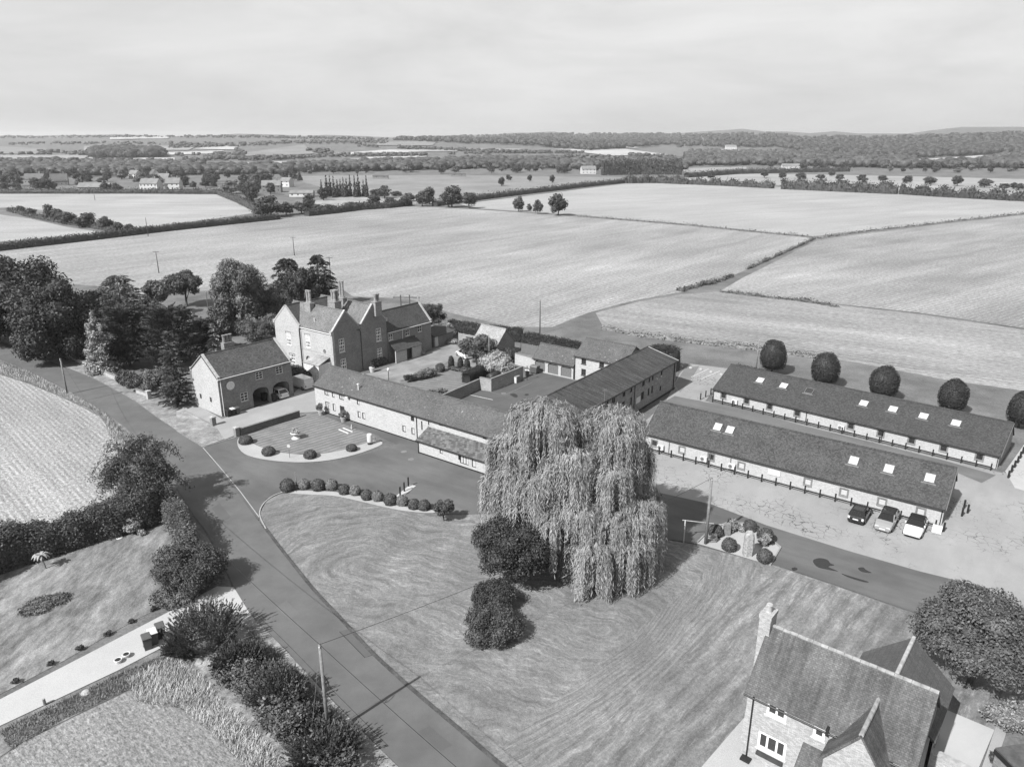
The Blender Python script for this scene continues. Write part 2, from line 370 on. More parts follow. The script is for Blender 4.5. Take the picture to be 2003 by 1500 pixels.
PAST = grassmat('pasture', .23, c=.16, sc=.03, fine=1.5)
sheet('pasture', [(555, 345), (650, 344), (900, 343), (1215, 347), (1225, 356), (1060, 377), (900, 396), (850, 400), (780, 388), (735, 380), (640, 370)], PAST, .015)
PARK = stubble('parkland', .33, 0, .15, 3, 40, .2)
sheet('parkland_meadow', [(1335, 352), (1345, 344), (1470, 337), (1640, 336), (1800, 342), (2003, 345), (2700, 360), (2700, 420), (2003, 385), (1800, 376), (1560, 364), (1400, 356)], PARK, .015)
BANK = grassmat('dry_bank', .3, c=.3, sc=.2)
sheet('waste_ground', [(600, 395), (680, 385), (780, 388), (830, 398), (760, 403), (640, 412)], BANK, .015)

# ---- the lane
ASPH = asphalt('lane_asphalt', .13, .17, 0, 0, .1)
rt = [(1400, 1800), (1130, 1610), (980, 1500), (900, 1432), (800, 1347), (725, 1278), (665, 1213), (610, 1154), (550, 1079), (505, 1018), (450, 945), (395, 876), (352, 848), (307, 818), (267, 788), (240, 772), (187, 743), (107, 712), (53, 689), (0, 669), (-200, 600), (-600, 500)]
lf = [(-600, 545), (-200, 640), (0, 702), (48, 721), (112, 752), (160, 779), (200, 803), (240, 831), (268, 857), (310, 905), (350, 962), (380, 1010), (403, 1040), (430, 1090), (456, 1147), (493, 1206), (561, 1272), (626, 1343), (721, 1441), (780, 1500), (900, 1610), (1150, 1850)]
road = MB().poly(*[(at(*p).x, at(*p).y, .06) for p in rt + lf]).build('lane', ASPH); tag(road, kind='structure')
t_ = MB(); ribbon([at(*p) for p in [(397, 876), (430, 914), (470, 962), (507, 1012)]], .1, .055, .072, t_); tag(t_.build('junction_kerb', plain('kerb_white', .36)), kind='structure')
t_ = MB(); ribbon([at(*p) for p in [(400, 874), (432, 864), (463, 855)]], .1, .05, .068, t_); tag(t_.build('forecourt_kerb', MATS['kerb_white']), kind='structure')
JOINT = plain('asphalt_joint', .04)
t_ = MB()
ribbon([at(*p) for p in [(173, 783), (240, 767)]], .09, .055, .064, t_); ribbon([at(*p) for p in [(0, 697), (52, 687)]], .09, .055, .064, t_)
ribbon([at(*p) for p in [(664, 1236), (714, 1287), (731, 1281)]], .06, .055, .064, t_); ribbon([at(*p) for p in [(500, 1200), (560, 1258), (640, 1340), (760, 1460)]], .035, .055, .064, t_)
tag(t_.build('road_joint', JOINT), kind='structure')
PATCHM = asphalt('road_patch_mat', .11, .1)
sheet('road_patch', [(664, 1236), (714, 1287), (731, 1281), (722, 1272), (684, 1230)], PATCHM, .063); sheet('road_patch', [(560, 1175), (585, 1200), (566, 1214), (540, 1190)], asphalt('road_patch_pale', .145, .1), .063); sheet('road_patch', [(430, 985), (452, 1012), (436, 1022), (414, 995)], PATCHM, .063); sheet('road_patch', [(840, 1420), (885, 1458), (862, 1470), (818, 1432)], PATCHM, .063)
VERGE = grassmat('verge_grass_mat', .25, c=.35, sc=.9)
VERGED = grassmat('long_verge_mat', .24, (1, 1, 1), 0, .45, 1.1)
sheet('road_verge', [(395, 874), (352, 846), (307, 816), (267, 786), (187, 741), (107, 710), (0, 667), (-100, 630), (-100, 610), (0, 650), (80, 672), (160, 707), (225, 745), (290, 775), (345, 797), (380, 812), (420, 832), (436, 850)], VERGE, .03)
sheet('road_verge', [(-300, 660), (0, 704), (48, 723), (112, 754), (160, 781), (200, 805), (240, 833), (268, 859), (310, 908), (330, 945), (300, 950), (268, 930), (244, 885), (226, 850), (196, 812), (140, 783), (60, 748), (0, 728), (-300, 690)], VERGED, .03)
# ---- drives, yards, lawns
DRV = asphalt('drive_asphalt', .125, .22, .6, 0, .1, (.25, 1, 1))
sheet('driveway', [(396, 877), (440, 863), (468, 852), (466, 872), (480, 893), (520, 903), (590, 909), (650, 905), (720, 887), (780, 868), (815, 872), (840, 890), (980, 945), (1120, 950), (1290, 964), (1390, 986), (1500, 1028), (1660, 1078), (1800, 1118), (1930, 1150), (1944, 1168), (1936, 1200), (1860, 1222), (1770, 1192), (1640, 1146), (1520, 1106), (1350, 1062), (1180, 1034), (1000, 1004), (860, 1006), (780, 990), (690, 968), (600, 962), (550, 963), (520, 977), (508, 1004), (506, 1018), (450, 946)], DRV, .045)
APR = asphalt('apron_pale', .15, .18, .6, 0, .12, (.2, 1, 1))
sheet('drive_apron', [(640, 760), (620, 808), (735, 850), (772, 868), (822, 892), (985, 948), (1110, 905), (900, 820)], asphalt('yard_dark', .11, .2, 0, 0, .15), .04)
CONC = asphalt('concrete_yard_mat', .31, .12, .64, .75, .08, (1, .35, 1), big=.09)
sheet('concrete_yard', [(1210, 870), (1300, 790), (1330, 730), (1350, 712), (1432, 722), (1398, 760), (1380, 785), (1960, 925), (2060, 860), (2500, 960), (2500, 1350), (2003, 1210), (1944, 1168), (1930, 1150), (1800, 1118), (1660, 1078), (1500, 1028), (1390, 986), (1290, 964), (1150, 945)], CONC, .04)
SLAB = asphalt('concrete_slab_mat', .44, .08, .64, .3, .06)
sheet('concrete_slab', [(1966, 922), (2010, 860), (2300, 950), (2300, 1030), (2003, 960), (1985, 955)], SLAB, .052)
sheet('back_yard_path', [(1380, 787), (1432, 795), (1560, 830), (1700, 864), (1850, 902), (1948, 930), (1920, 945), (1872, 925), (1292, 790), (1320, 775)], asphalt('path_grey', .15, .2, .64, 0, .12, (.3, 1, 1)), .052)
sheet('parking_bay', [(1330, 768), (1320, 752), (1340, 720), (1368, 716), (1350, 745)], asphalt('bay_dark', .2, .15), .052)
P_ = plain('paint_white', .62, .1)
def line(pts, wd=.1, z=.058, m=None, name='painted_line'):
    return tag(ribbon([at(*p) for p in pts], wd, z - .006, z).build(name, m or P_), kind='structure')
line([(1352, 738), (1386, 722)]); line([(1372, 742), (1408, 726)])
sheet('courtyard', [(860, 775), (936, 742), (960, 768), (1020, 745), (1048, 727), (1125, 745), (1240, 770), (1085, 830), (1000, 830), (900, 800)], asphalt('courtyard_asphalt', .105, .18, .9, 0, .12, (1, .4, 1)), .045)
line([(918, 772.5), (964, 782.5)], .13)
line([(962, 768), (985, 774), (1040, 749)], .1, .06, plain('kerb_grey', .2), 'gutter_line')
sheet('manor_paving', [(612, 752), (640, 745), (735, 728), (850, 684), (900, 664), (940, 690), (930, 720), (880, 705), (840, 730), (790, 750), (770, 760), (690, 760), (640, 770)], asphalt('old_paving', .26, .3, .9, .2, .12, (1, .3, 1), big=.25), .04)
sheet('manor_lawn', [(782, 748), (845, 722), (880, 712), (935, 728), (936, 745), (860, 776), (790, 765)], striped('lawn_garden', .18, -math.radians(-20), 1.0), .05)
sheet('coach_forecourt', [(346, 795), (386, 792), (434, 820), (572, 772), (600, 745), (645, 745), (621, 806), (586, 808), (470, 848), (440, 860), (420, 832)], asphalt('forecourt_gravel', .33, .12, .4, 0, .12, (1, .5, 1)), .05)
GRAV = asphalt('pale_gravel', .4, .1, 0, 0, .25)
ring = [(467, 857), (465, 872), (478, 888), (510, 898), (560, 904), (610, 904), (660, 898), (710, 885), (748, 869), (735, 862), (700, 872), (655, 884), (605, 889), (560, 887), (520, 878), (492, 866), (482, 852)]
sheet('gravel_border', ring, GRAV, .055, 3)
sheet('front_lawn', [(480, 852), (520, 838), (586, 812), (621, 808), (660, 825), (735, 856), (732, 864), (700, 872), (655, 884), (605, 889), (560, 887), (520, 878), (492, 866)], striped('lawn_front', .19, -wdir((500, 870), (640, 830)), .78, .2), .05)
sheet('verge_corner', [(397, 874), (345, 846), (345, 800), (350, 796), (420, 836), (463, 851)], grassmat('corner_grass', .26, c=.4, sc=.6), .048)
lawn_px = [(508, 1006), (522, 978), (552, 965), (600, 964), (690, 970), (780, 992), (860, 1008), (1000, 1006), (1180, 1036), (1350, 1064), (1520, 1108), (1640, 1148), (1770, 1194), (1860, 1224), (1936, 1230), (2300, 1330), (2300, 1420), (2010, 1310), (1990, 1330), (1950, 1430), (1855, 1390), (1462, 1400), (1372, 1500), (1330, 1560), (1250, 1800), (1130, 1620), (985, 1500), (905, 1432), (805, 1347), (730, 1278), (670, 1213), (615, 1154), (555, 1079), (510, 1020)]
sheet('great_lawn', lawn_px, biglawn('great_lawn_mat', .205), .03)
t_ = ribbon(smooth_loop([at(*p) for p in [(520, 1035), (508, 1008), (514, 988), (532, 972), (556, 963), (580, 962)]], 4, False), .12, .03, .1); tag(t_.build('lawn_kerb', MATS['kerb_white']), kind='structure')
sheet('gravel_border', [(548, 963), (580, 960), (650, 962), (700, 970), (760, 985), (800, 993), (845, 998), (846, 1004), (800, 1001), (755, 993), (700, 980), (650, 970), (590, 967)], GRAV, .056, 3)
EDGE = grassmat('dark_edge', .08, c=.3, sc=1.5)
t_ = ribbon(smooth_loop([at(*p) for p in [(1130, 1612), (982, 1498), (902, 1430), (802, 1345), (727, 1276), (667, 1211), (612, 1152), (552, 1077), (514, 1027)]], 5, False), .3, .03, .085); tag(t_.build('lawn_edge', EDGE), kind='structure')
sheet('garden_lawn', [(-400, 1330), (-100, 1170), (0, 1125), (200, 1060), (330, 1025), (348, 1080), (330, 1150), (400, 1145), (260, 1215), (120, 1295), (0, 1358), (-400, 1560)], grassmat('garden_lawn_mat', .2, (1, .4, 1), .7, .42, 1.0), .03)
sheet('gravel_drive', [(-500, 1680), (-500, 1610), (0, 1368), (180, 1275), (330, 1197), (425, 1147), (458, 1149), (488, 1200), (420, 1205), (330, 1260), (230, 1312), (0, 1420)], asphalt('drive_gravel', .46, .06, 0, 0, .2), .045)
sheet('rough_edge', [(-200, 1520), (0, 1422), (230, 1314), (330, 1262), (350, 1300), (340, 1350), (250, 1350), (150, 1398), (40, 1453), (-100, 1550)], grassmat('rough_edge_mat', .17, c=.4, sc=.8), .035)
sheet('road_verge', [(458, 1149), (495, 1206), (561, 1274), (626, 1345), (721, 1443), (800, 1520), (900, 1620), (700, 1700), (540, 1560), (500, 1480), (420, 1390), (380, 1300), (430, 1210), (488, 1203)], grassmat('bramble_floor', .25, c=.5, sc=.9), .033)
sheet('gravel_bed', [(1362, 1063), (1385, 1040), (1420, 1024), (1470, 1026), (1527, 1072), (1506, 1106)], GRAV, .06)
t_ = ribbon([at(*p) for p in [(1364, 1062), (1386, 1040), (1421, 1024), (1470, 1025), (1527, 1072), (1506, 1107)]], .14, .04, .17); tag(t_.build('bed_kerb', plain('kerb_stone', .3)), kind='structure')
WET = plain('wet_patch_mat', .018, .1, 2, .25, 0, 0, .5)
for q in ([(1590, 1097), (1602, 1092), (1618, 1095), (1624, 1102), (1632, 1106), (1620, 1109), (1640, 1118), (1616, 1114), (1598, 1109)], [(1678, 1112), (1688, 1110), (1694, 1115), (1705, 1121), (1686, 1119)], [(1645, 1122), (1665, 1128), (1698, 1138), (1690, 1139), (1660, 1130)], [(1548, 1112), (1556, 1110), (1560, 1114), (1552, 1117)]):
    sheet('wet_patch', q, WET, .052, 3)
for px, py in ((804, 899), (790, 884), (985, 770)): tag(MB().cyl((at(px, py).x, at(px, py).y, .04), (at(px, py).x, at(px, py).y, .064), .38, .38, 18).build('manhole_cover', plain('cast_cover', .2, .3)), kind='structure')
OIL = plain('oil_stain', .04, .1)
for q in ([(997, 772), (1006, 770), (1013, 775), (1008, 778)], [(1027, 771), (1034, 771), (1033, 774), (1027, 774)]): sheet('oil_stain', q, OIL, .054, 3)
sheet('cottage_path', [(1372, 1500), (1462, 1396), (1475, 1480), (1640, 1560), (1500, 1700), (1250, 1660)], asphalt('cottage_gravel', .42, .08, 0, 0, .2), .045)
sheet('cottage_patio', [(1850, 1388), (1945, 1428), (1915, 1500), (1830, 1640), (1770, 1560)], asphalt('patio_slabs', .46, .06, 0, 0, .06), .05)
sheet('garden_path', [(1946, 1426), (1975, 1360), (1990, 1362), (1966, 1440), (1945, 1500), (1930, 1560), (1900, 1560)], asphalt('path_slabs', .36, .1), .048)
# ---- far fields laid over the rolling land
FF = [grassmat('far_pasture', .29, c=.15, sc=.01, fine=.3), stubble('far_stubble', .46, .3, .1, 8, 60, .1), grassmat('far_crop', .23, c=.15, sc=.01, fine=.3)]
for m, q in [(2, [(0,288),(91,293),(87,303),(0,302)]), (0, [(0,305),(178,305),(161,313),(0,313)]), (1, [(175,310),(342,310),(342,316),(168,316)]), (0, [(164,288),(388,286),(370,295),(164,296)]),
    (1, [(377,293),(430,286),(465,289),(458,294)]), (1, [(315,300),(440,296),(412,302),(322,305)]), (2, [(472,302),(594,284),(615,302),(475,309)]), (1, [(405,323),(563,317),(563,323),(405,330)]),
    (1, [(650,302),(765,294),(890,296),(650,305)]), (0, [(671,312),(713,310),(716,316),(685,319)]), (1, [(716,309),(835,306),(835,308),(727,314)]), (2, [(737,279),(856,277),(846,286),(737,286)]),
    (0, [(818,292),(888,290),(895,298),(821,296)]), (0, [(909,291),(1020,293),(1020,296),(915,296)]), (1, [(1080,293),(1223,293),(1307,304),(1195,306)]), (1, [(1139,314),(1350,313),(1350,316),(1150,318)]),
    (1, [(1390,294),(1499,296),(1555,302),(1478,300)]), (0, [(1334,331),(1460,328),(1460,333),(1341,344)]), (1, [(1792,314),(1925,305),(1915,314),(1792,322)]), (1, [(1873,270),(1936,270),(1932,273),(1876,273)]),
    (1, [(1150,288),(1240,288),(1250,291),(1150,291)]), (1, [(215,270),(330,268),(330,272),(215,274)]), (1, [(1280,262),(1330,262),(1330,266),(1280,266)]), (0, [(1935,276),(2003,272),(2003,277),(1935,280)]), (1, [(60,322),(125,322),(120,328),(60,328)])]:
    mb = MB(); nx, ny = 24, 6; ok = True; vs = []
    for j in range(ny + 1):
        for i in range(nx + 1):
            u, v = i / nx, j / ny
            x = (q[0][0]*(1-u)+q[1][0]*u)*(1-v) + (q[3][0]*(1-u)+q[2][0]*u)*v; y = (q[0][1]*(1-u)+q[1][1]*u)*(1-v) + (q[3][1]*(1-u)+q[2][1]*u)*v
            p = at3(x, y)
            if p is None: ok = False; break
            vs.append((p.x, p.y, p.z + .3 + .0006 * p.y))
        if not ok: break
    if not ok: continue
    mb.add(vs, [(j*(nx+1)+i, j*(nx+1)+i+1, (j+1)*(nx+1)+i+1, (j+1)*(nx+1)+i) for j in range(ny) for i in range(nx)])
    tag(mb.build('far_field', FF[m], smooth=True), kind='structure')

# ---------------------------------------------------------------- foliage
CS_V = []; 
def _cube_sphere(n=2):
    vs = {}; Q = []
    def idx(p):
        k = tuple(round(c, 4) for c in p)
        if k not in vs: vs[k] = len(vs)
        return vs[k]
    for ax in range(3):
        for sg in (-1, 1):
            for i in range(n):
                for j in range(n):
                    q = []
                    for (a, b) in ((i, j), (i+1, j), (i+1, j+1), (i, j+1)):
                        p = [0, 0, 0]; p[ax] = sg; p[(ax+1) % 3] = -1 + 2*a/n; p[(ax+2) % 3] = -1 + 2*b/n
                        q.append(idx(p))
                    Q.append(q if sg > 0 else q[::-1])
    V = np.array(list(vs.keys()), float); V /= np.linalg.norm(V, axis=1)[:, None]
    return V, np.array(Q)
CSV, CSQ = _cube_sphere(); CSV1, CSQ1 = _cube_sphere(1)
def unit(n, rng):
    d = rng.normal(size=(n, 3)); return d / np.linalg.norm(d, axis=1)[:, None]
def leafquads(C, N, s, asp, rng, hang=None):
    n = len(C); T = rng.normal(size=(n, 3)) if hang is None else hang + rng.normal(size=(n, 3)) * .25
    T -= N * (T * N).sum(1)[:, None]; T /= np.linalg.norm(T, axis=1)[:, None] + 1e-9; B = np.cross(N, T)
    s = s[:, None]; V = np.stack([C - T*s, C - B*s*asp + T*s*.1, C + T*s, C + B*s*asp + T*s*.1], 1).reshape(-1, 3)
    return V, np.arange(4*n).reshape(-1, 4)
NQ, SQ = 1.5, .86
def fol_mesh(name, LC, LR, n, size, mat, seed, asp=.55, core=.62, out=.8, shell=(.62, 1.12), cut=.6, floor=None, hang=None):
    n = int(n * NQ); size = size * SQ
    rng = np.random.default_rng(seed); LC = np.asarray(LC, float); LR = np.asarray(LR, float)
    wgt = (LR.prod(1)) ** (2/3); idx = rng.choice(len(LC), int(n * 1.5), p=wgt / wgt.sum())
    d = unit(len(idx), rng); pos = LC[idx] + d * LR[idx] * rng.uniform(shell[0], shell[1], (len(idx), 1))
    keep = np.ones(len(pos), bool)
    for k in range(len(LC)):
        q = (((pos - LC[k]) / (LR[k] * cut)) ** 2).sum(1) < 1; keep &= ~(q & (idx != k))
    if floor is not None: keep &= pos[:, 2] > floor
    pos = pos[keep][:n]; d = d[keep][:n]
    nn = d / 1.0 * out + rng.normal(size=d.shape) * .55; nn /= np.linalg.norm(nn, axis=1)[:, None]
    hg = None
    if hang is not None: hg = np.tile(np.array(hang, float), (len(pos), 1))
    V, Q = leafquads(pos, nn, size * rng.uniform(.6, 1.3, len(pos)), asp, rng, hg)
    if core:
        Vs = [V]; Qs = [Q]; off = len(V)
        for c, r in zip(LC, LR):
            j = 1 + rng.normal(size=(len(CSV), 1)) * .09
            cv = c + CSV * r * core * j
            if floor is not None: cv[:, 2] = np.maximum(cv[:, 2], floor)
            Vs.append(cv); Qs.append(CSQ + off); off += len(CSV)
        V = np.concatenate(Vs); Q = np.concatenate(Qs)
    return npmesh(name, V, Q, mat)
def lobes_round(R, zc, rz, k, lr, seed, low=-.75, fill=.66):
    r = np.random.default_rng(seed); d = unit(k * 4, r); d = d[d[:, 2] > low][:k]
    C = d * np.array([R, R, rz]) * (fill + r.uniform(-.12, .14, (len(d), 1))); C[:, 2] += zc
    s = lr * r.uniform(.7, 1.25, (len(d), 1)); L = np.concatenate([np.full((len(d), 2), R), np.full((len(d), 1), (R + rz) / 2)], 1) * s
    L[:, 2] *= .85
    C = np.concatenate([C, [[0, 0, zc]]]); L = np.concatenate([L, [[R*.6, R*.6, rz*.6]]]); return C, L
def lobes_cone(Ht, R, z0, tiers, seed, flat=.55, p=.85, per=7):
    r = np.random.default_rng(seed); C = []; L = []
    for i in range(tiers):
        t = i / (tiers - 1) * .96; z = z0 + (Ht - z0) * t; rr = R * (1 - t) ** p + .1 * R * (1 - t)
        m = max(1, int(per * (1 - t) + 1)); a0 = r.uniform(0, 6.28); s = max(rr * .55, R * .14)
        for j in range(m):
            a = a0 + 6.283 * j / m + r.uniform(-.3, .3); q = rr * r.uniform(.5, .8) if m > 1 else 0
            C.append((q * math.cos(a), q * math.sin(a), z + r.uniform(-.1, .1) * R)); L.append((s, s, max(s * flat, (Ht - z0) / tiers * .75)))
    return np.array(C), np.array(L)
BARK = plain('bark', .09, .3, 5, .95, 0, .5); BARKP = plain('bark_pale', .2, .25, 5, .95, 0, .4)
def trunk_mb(Ht, r, LC, seed, limbs=5, fork=.45, lean=(0, 0)):
    rd = random.Random(seed); mb = MB(); p = Vector((0, 0, -.15)); zf = Ht * fork
    pts = [(Vector((lean[0]*t*Ht, lean[1]*t*Ht, -.15 + (zf + .15) * t)), r * (1.35 if t == 0 else 1.05 - .4 * t)) for t in (0, .12, .4, .7, 1)]
    for (a, ra), (b, rb) in zip(pts, pts[1:]): mb.cyl(a, b, ra, rb, 9, False)
    top, rt_ = pts[-1]
    for k in range(limbs):
        c = Vector(LC[rd.randrange(len(LC))]); s = pts[2 + k % 3][0]
        if c.z < s.z + .2: c.z = s.z + .3 * Ht
        m = s.lerp(c, .5) + Vector((0, 0, .06 * Ht)); mb.cyl(s, m, r * .45, r * .3, 6, False); mb.cyl(m, c, r * .3, r * .1, 6, False)
    mb.cyl(top, Vector((0, 0, Ht * .8)) + Vector((lean[0]*Ht, lean[1]*Ht, 0)), rt_, r * .2, 7, False)
    return mb
def tree(name, label, cat, pos, Ht, LC, LR, n, size, mat, seed, r=.25, bark=None, group=None, limbs=5, fork=.45, **k):
    e = E(name, label, cat, pos, 0, group)
    trunk_mb(Ht, r, LC, seed, limbs, fork).build('trunk', bark or BARK, e, True)
    link(bpy.data.objects.new('crown', fol_mesh('crown', LC, LR, n, size, mat, seed, **k)), e); return e
def bush(name, label, cat, pos, R, Ht, n, size, mat, seed, group=None, k=14, lr=.45, ry=None, rz=0, **kw):
    C, L = lobes_round(R, Ht * .48, Ht * .5, k, lr, seed, -.5); L[:, 2] = np.minimum(L[:, 2], Ht * .42)
    if ry: C[:, 1] *= ry / R; L[:, 1] *= ry / R
    kw.setdefault('floor', .02)
    o = link(bpy.data.objects.new(name, fol_mesh(name, C, L, n, size, mat, seed, **kw))); o.location = pos; o.rotation_euler = (0, 0, rz)
    return tag(o, label, cat, group)
def ball(name, label, pos, R, Ht, mat, seed, n=1500, size=.09, group=None, egg=0.0, cat='shrub'):
    # a clipped ball: dense short leaves on a slightly uneven dome
    rng = np.random.default_rng(seed); d = unit(n * 2, rng); d = d[d[:, 2] > -.72][:n]
    w = 1 + .05 * np.sin(d[:, 0] * 5 + seed) * np.cos(d[:, 1] * 4 + d[:, 2] * 3)
    hz = Ht / 1.72; rr = w[:, None] * rng.uniform(.93, 1.05, (len(d), 1)) * (1 - egg * d[:, 2:3])
    P = d * np.array([R, R, hz]) * rr; P[:, 2] += hz * .72
    nn = d * 1.2 + rng.normal(size=d.shape) * .6; nn /= np.linalg.norm(nn, axis=1)[:, None]
    V, Q = leafquads(P, nn, size * rng.uniform(.7, 1.3, len(P)), .6, rng)
    U, T_ = [], []
    for i in range(9):
        for j in range(16):
            th = math.pi * (i / 8) ; ph = 2 * math.pi * j / 16; q = np.array([math.sin(th)*math.cos(ph), math.sin(th)*math.sin(ph), math.cos(th)])
            s = .95 * (1 - egg * q[2]); U.append((q[0]*R*s, q[1]*R*s, max(0, q[2]*hz*s + hz*.72)))
    for i in range(8):
        for j in range(16): T_.append((i*16+j, i*16+(j+1) % 16, (i+1)*16+(j+1) % 16, (i+1)*16+j))
    o = link(bpy.data.objects.new(name, npmesh(name, np.concatenate([V, np.array(U)]), np.concatenate([Q, np.array(T_) + len(V)]), mat)))
    o.location = pos; return tag(o, label, cat, group)
def hedge(name, label, pts, wd, ht, n, size, mat, seed, group=None, rough=.12, cat='hedge', parent=None, kind=None, asp=.55, wild=0.0):
    n = int(n * NQ); size = size * SQ
    rng = np.random.default_rng(seed); P = np.array([(p[0], p[1]) for p in pts], float); o0 = P[0].copy(); P = P - o0
    seg = np.diff(P, axis=0); sl_ = np.linalg.norm(seg, axis=1); cum = np.concatenate([[0], np.cumsum(sl_)]); Ltot = cum[-1]
    def frame(s):
        i = np.clip(np.searchsorted(cum, s, 'right') - 1, 0, len(seg) - 1); t = (s - cum[i]) / sl_[i]
        d = seg[i] / sl_[i][:, None]; return P[i] + seg[i] * t[:, None], np.stack([-d[:, 1], d[:, 0]], 1)
    ph = rng.uniform(0, 6.28, 8)
    def hmod(s): return 1 + rough * (np.sin(s * 1.1 + ph[0]) * .5 + np.sin(s * .43 + ph[1]) + np.sin(s * 2.7 + ph[2]) * .35)
    def wmod(s): return 1 + rough * (np.sin(s * .9 + ph[3]) * .6 + np.sin(s * 2.1 + ph[4]) * .4)
    s = rng.uniform(0, Ltot, n); a = rng.uniform(-1, 1, n); side = rng.random(n)
    frac = wd / (wd + 2 * ht); top = side < frac * 1.3; c, nr_ = frame(s); h = ht * hmod(s); w2 = wd / 2 * wmod(s)
    y = np.where(top, a * w2, np.sign(a) * w2); z = np.where(top, h * (1 - .12 * a ** 2), rng.uniform(0, 1, n) ** .8 * h)
    y = np.where(top, y, y * (1 - .1 * (z / h) ** 3)); jit = rng.normal(size=(n, 3)) * size * 1.3
    pos = np.concatenate([c + nr_ * y[:, None], z[:, None]], 1) + jit
    if wild: pos[:, 2] += np.where(top, np.abs(rng.normal(size=n)) * wild, 0)
    pos[:, 2] = np.maximum(pos[:, 2], .02)
    N = np.where(top[:, None], np.array([[0, 0, 1.]]), np.concatenate([nr_ * np.sign(a)[:, None], np.full((n, 1), .25)], 1)) + rng.normal(size=(n, 3)) * .55
    N /= np.linalg.norm(N, axis=1)[:, None]
    V, Q = leafquads(pos, N, size * rng.uniform(.6, 1.3, n), asp, rng)
    m = max(2, int(Ltot / .7)); ss = np.linspace(0, Ltot, m); c, nr_ = frame(ss); h = ht * hmod(ss) * .93; w2 = wd / 2 * wmod(ss) * .9; U = []; T_ = []
    for i in range(m):
        for yy, zz in ((-1, 0), (-1, .55), (-.85, .9), (-.3, 1), (.3, 1), (.85, .9), (1, .55), (1, 0)):
            U.append((c[i, 0] + nr_[i, 0]*yy*w2[i], c[i, 1] + nr_[i, 1]*yy*w2[i], zz * h[i]))
    for i in range(m - 1):
        for j in range(7): T_.append((i*8+j, i*8+j+1, i*8+9+j, i*8+8+j))
    for b in (0, (m-1)*8):
        for j in range(3): T_.append((b+j, b+j+1, b+6-j, b+7-j))
    o = link(bpy.data.objects.new(name, npmesh(name, np.concatenate([V, np.array(U)]), np.concatenate([Q, np.array(T_) + len(V)]), mat)), parent)
    o.location = (o0[0], o0[1], 0)
    return tag(o, label, cat, group, kind)
def tufts(name, label, area, n, ht, mat, seed, cat='grass', wd=.05, spread=.5):
    # long grass blades thrown over a polygon of pixels
    rng = np.random.default_rng(seed); A = [at(*p) for p in area]; xs = [p.x for p in A]; ys = [p.y for p in A]; pts = []
    def inside(x, y):
        c = False; j = len(A) - 1
        for i in range(len(A)):
            if (A[i].y > y) != (A[j].y > y) and x < (A[j].x-A[i].x)*(y-A[i].y)/(A[j].y-A[i].y)+A[i].x: c = not c
            j = i
        return c
    while len(pts) < n:
        x, y = rng.uniform(min(xs), max(xs)), rng.uniform(min(ys), max(ys))
        if inside(x, y): pts.append((x, y, 0))
    C = np.array(pts); o0 = C.mean(0); C = C - o0; hh = ht * rng.uniform(.4, 1.2, (n, 1)); d = unit(n, rng); d[:, 2] = 0
    top = C + d * hh * spread + np.array([[0, 0, 1]]) * hh; sd = np.stack([-d[:, 1], d[:, 0], d[:, 2]], 1) * wd; mid = C * .5 + top * .5 + np.array([[0, 0, 1]]) * hh * .12
    V = np.stack([C - sd, C + sd, mid + sd * .8, mid - sd * .8, mid - sd*.8, mid + sd*.8, top + sd * .15, top - sd * .15], 1).reshape(-1, 3)
    o = link(bpy.data.objects.new(name, npmesh(name, V, np.arange(8 * n).reshape(-1, 4), mat))); o.location = tuple(o0 + np.array([0, 0, .03]))
    return tag(o, label, cat, kind='stuff')

def spray_arrays(P0, P1, P2, per, size, asp, spread, rng, t0=.15, up=.5):
    k = np.repeat(np.arange(len(P0)), per); t = (t0 + (1 - t0) * rng.random(len(k)) ** .8)[:, None]; a, b_, c = P0[k], P1[k], P2[k]
    P = (1-t)**2 * a + 2*t*(1-t) * b_ + t*t*c; T = 2*(1-t)*(b_-a) + 2*t*(c-b_); T /= np.linalg.norm(T, axis=1)[:, None] + 1e-9
    ln = np.linalg.norm(c - a, axis=1)[:, None]; P = P + rng.normal(size=P.shape) * spread * ln * (1.15 - t) * np.array([1, 1, .6])
    N = rng.normal(size=P.shape) * .7 + np.array([0, 0, up]); N -= T * (N * T).sum(1)[:, None]; N /= np.linalg.norm(N, axis=1)[:, None] + 1e-9
    return leafquads(P, N, size * rng.uniform(.6, 1.3, len(P)), asp, rng, T + rng.normal(size=P.shape) * .35)
def conifer(name, label, px, py, ty, wpx, mat, seed, p=.8, layers=0, droop=.15, rise=.1, nb=170, per=85, size=.16, z0=.06, spread=.09, cat='tree', lift=0.0):
    pos = at(px, py); Ht = htop(px, py, ty); R = wpx / 2 * mpp(pos.y, Ht * .4); rng = np.random.default_rng(seed); e = E(name, label, cat, pos)
    t = rng.random(nb) ** 1.25 * .96; 
    if layers: t = np.round(t * layers) / layers * .97 + rng.normal(size=nb) * .008
    t = np.clip(t, 0, .985); z = Ht * (z0 + (1 - z0) * t); a = rng.uniform(0, 6.283, nb); r = (R * (1 - t) ** p + .04 * R) * rng.uniform(.7, 1.12, nb); d = np.stack([np.cos(a), np.sin(a), np.zeros(nb)], 1)
    up = np.array([[0, 0, 1.]]); P0 = up * z[:, None]; P1 = d * (r * .5)[:, None] + up * (z + rise * r + lift * r * .6)[:, None]; P2 = d * r[:, None] + up * (z - droop * r + lift * r)[:, None]; P2[:, 2] = np.maximum(P2[:, 2], .1)
    V, Q = spray_arrays(P0, P1, P2, per, size, .32, spread, rng)
    MB().cyl((0, 0, -.15), (0, 0, Ht * .95), max(.12, Ht * .025), .03, 8, False).build('trunk', BARK, e); link(bpy.data.objects.new('crown', npmesh('crown', V, Q, mat)), e); return e
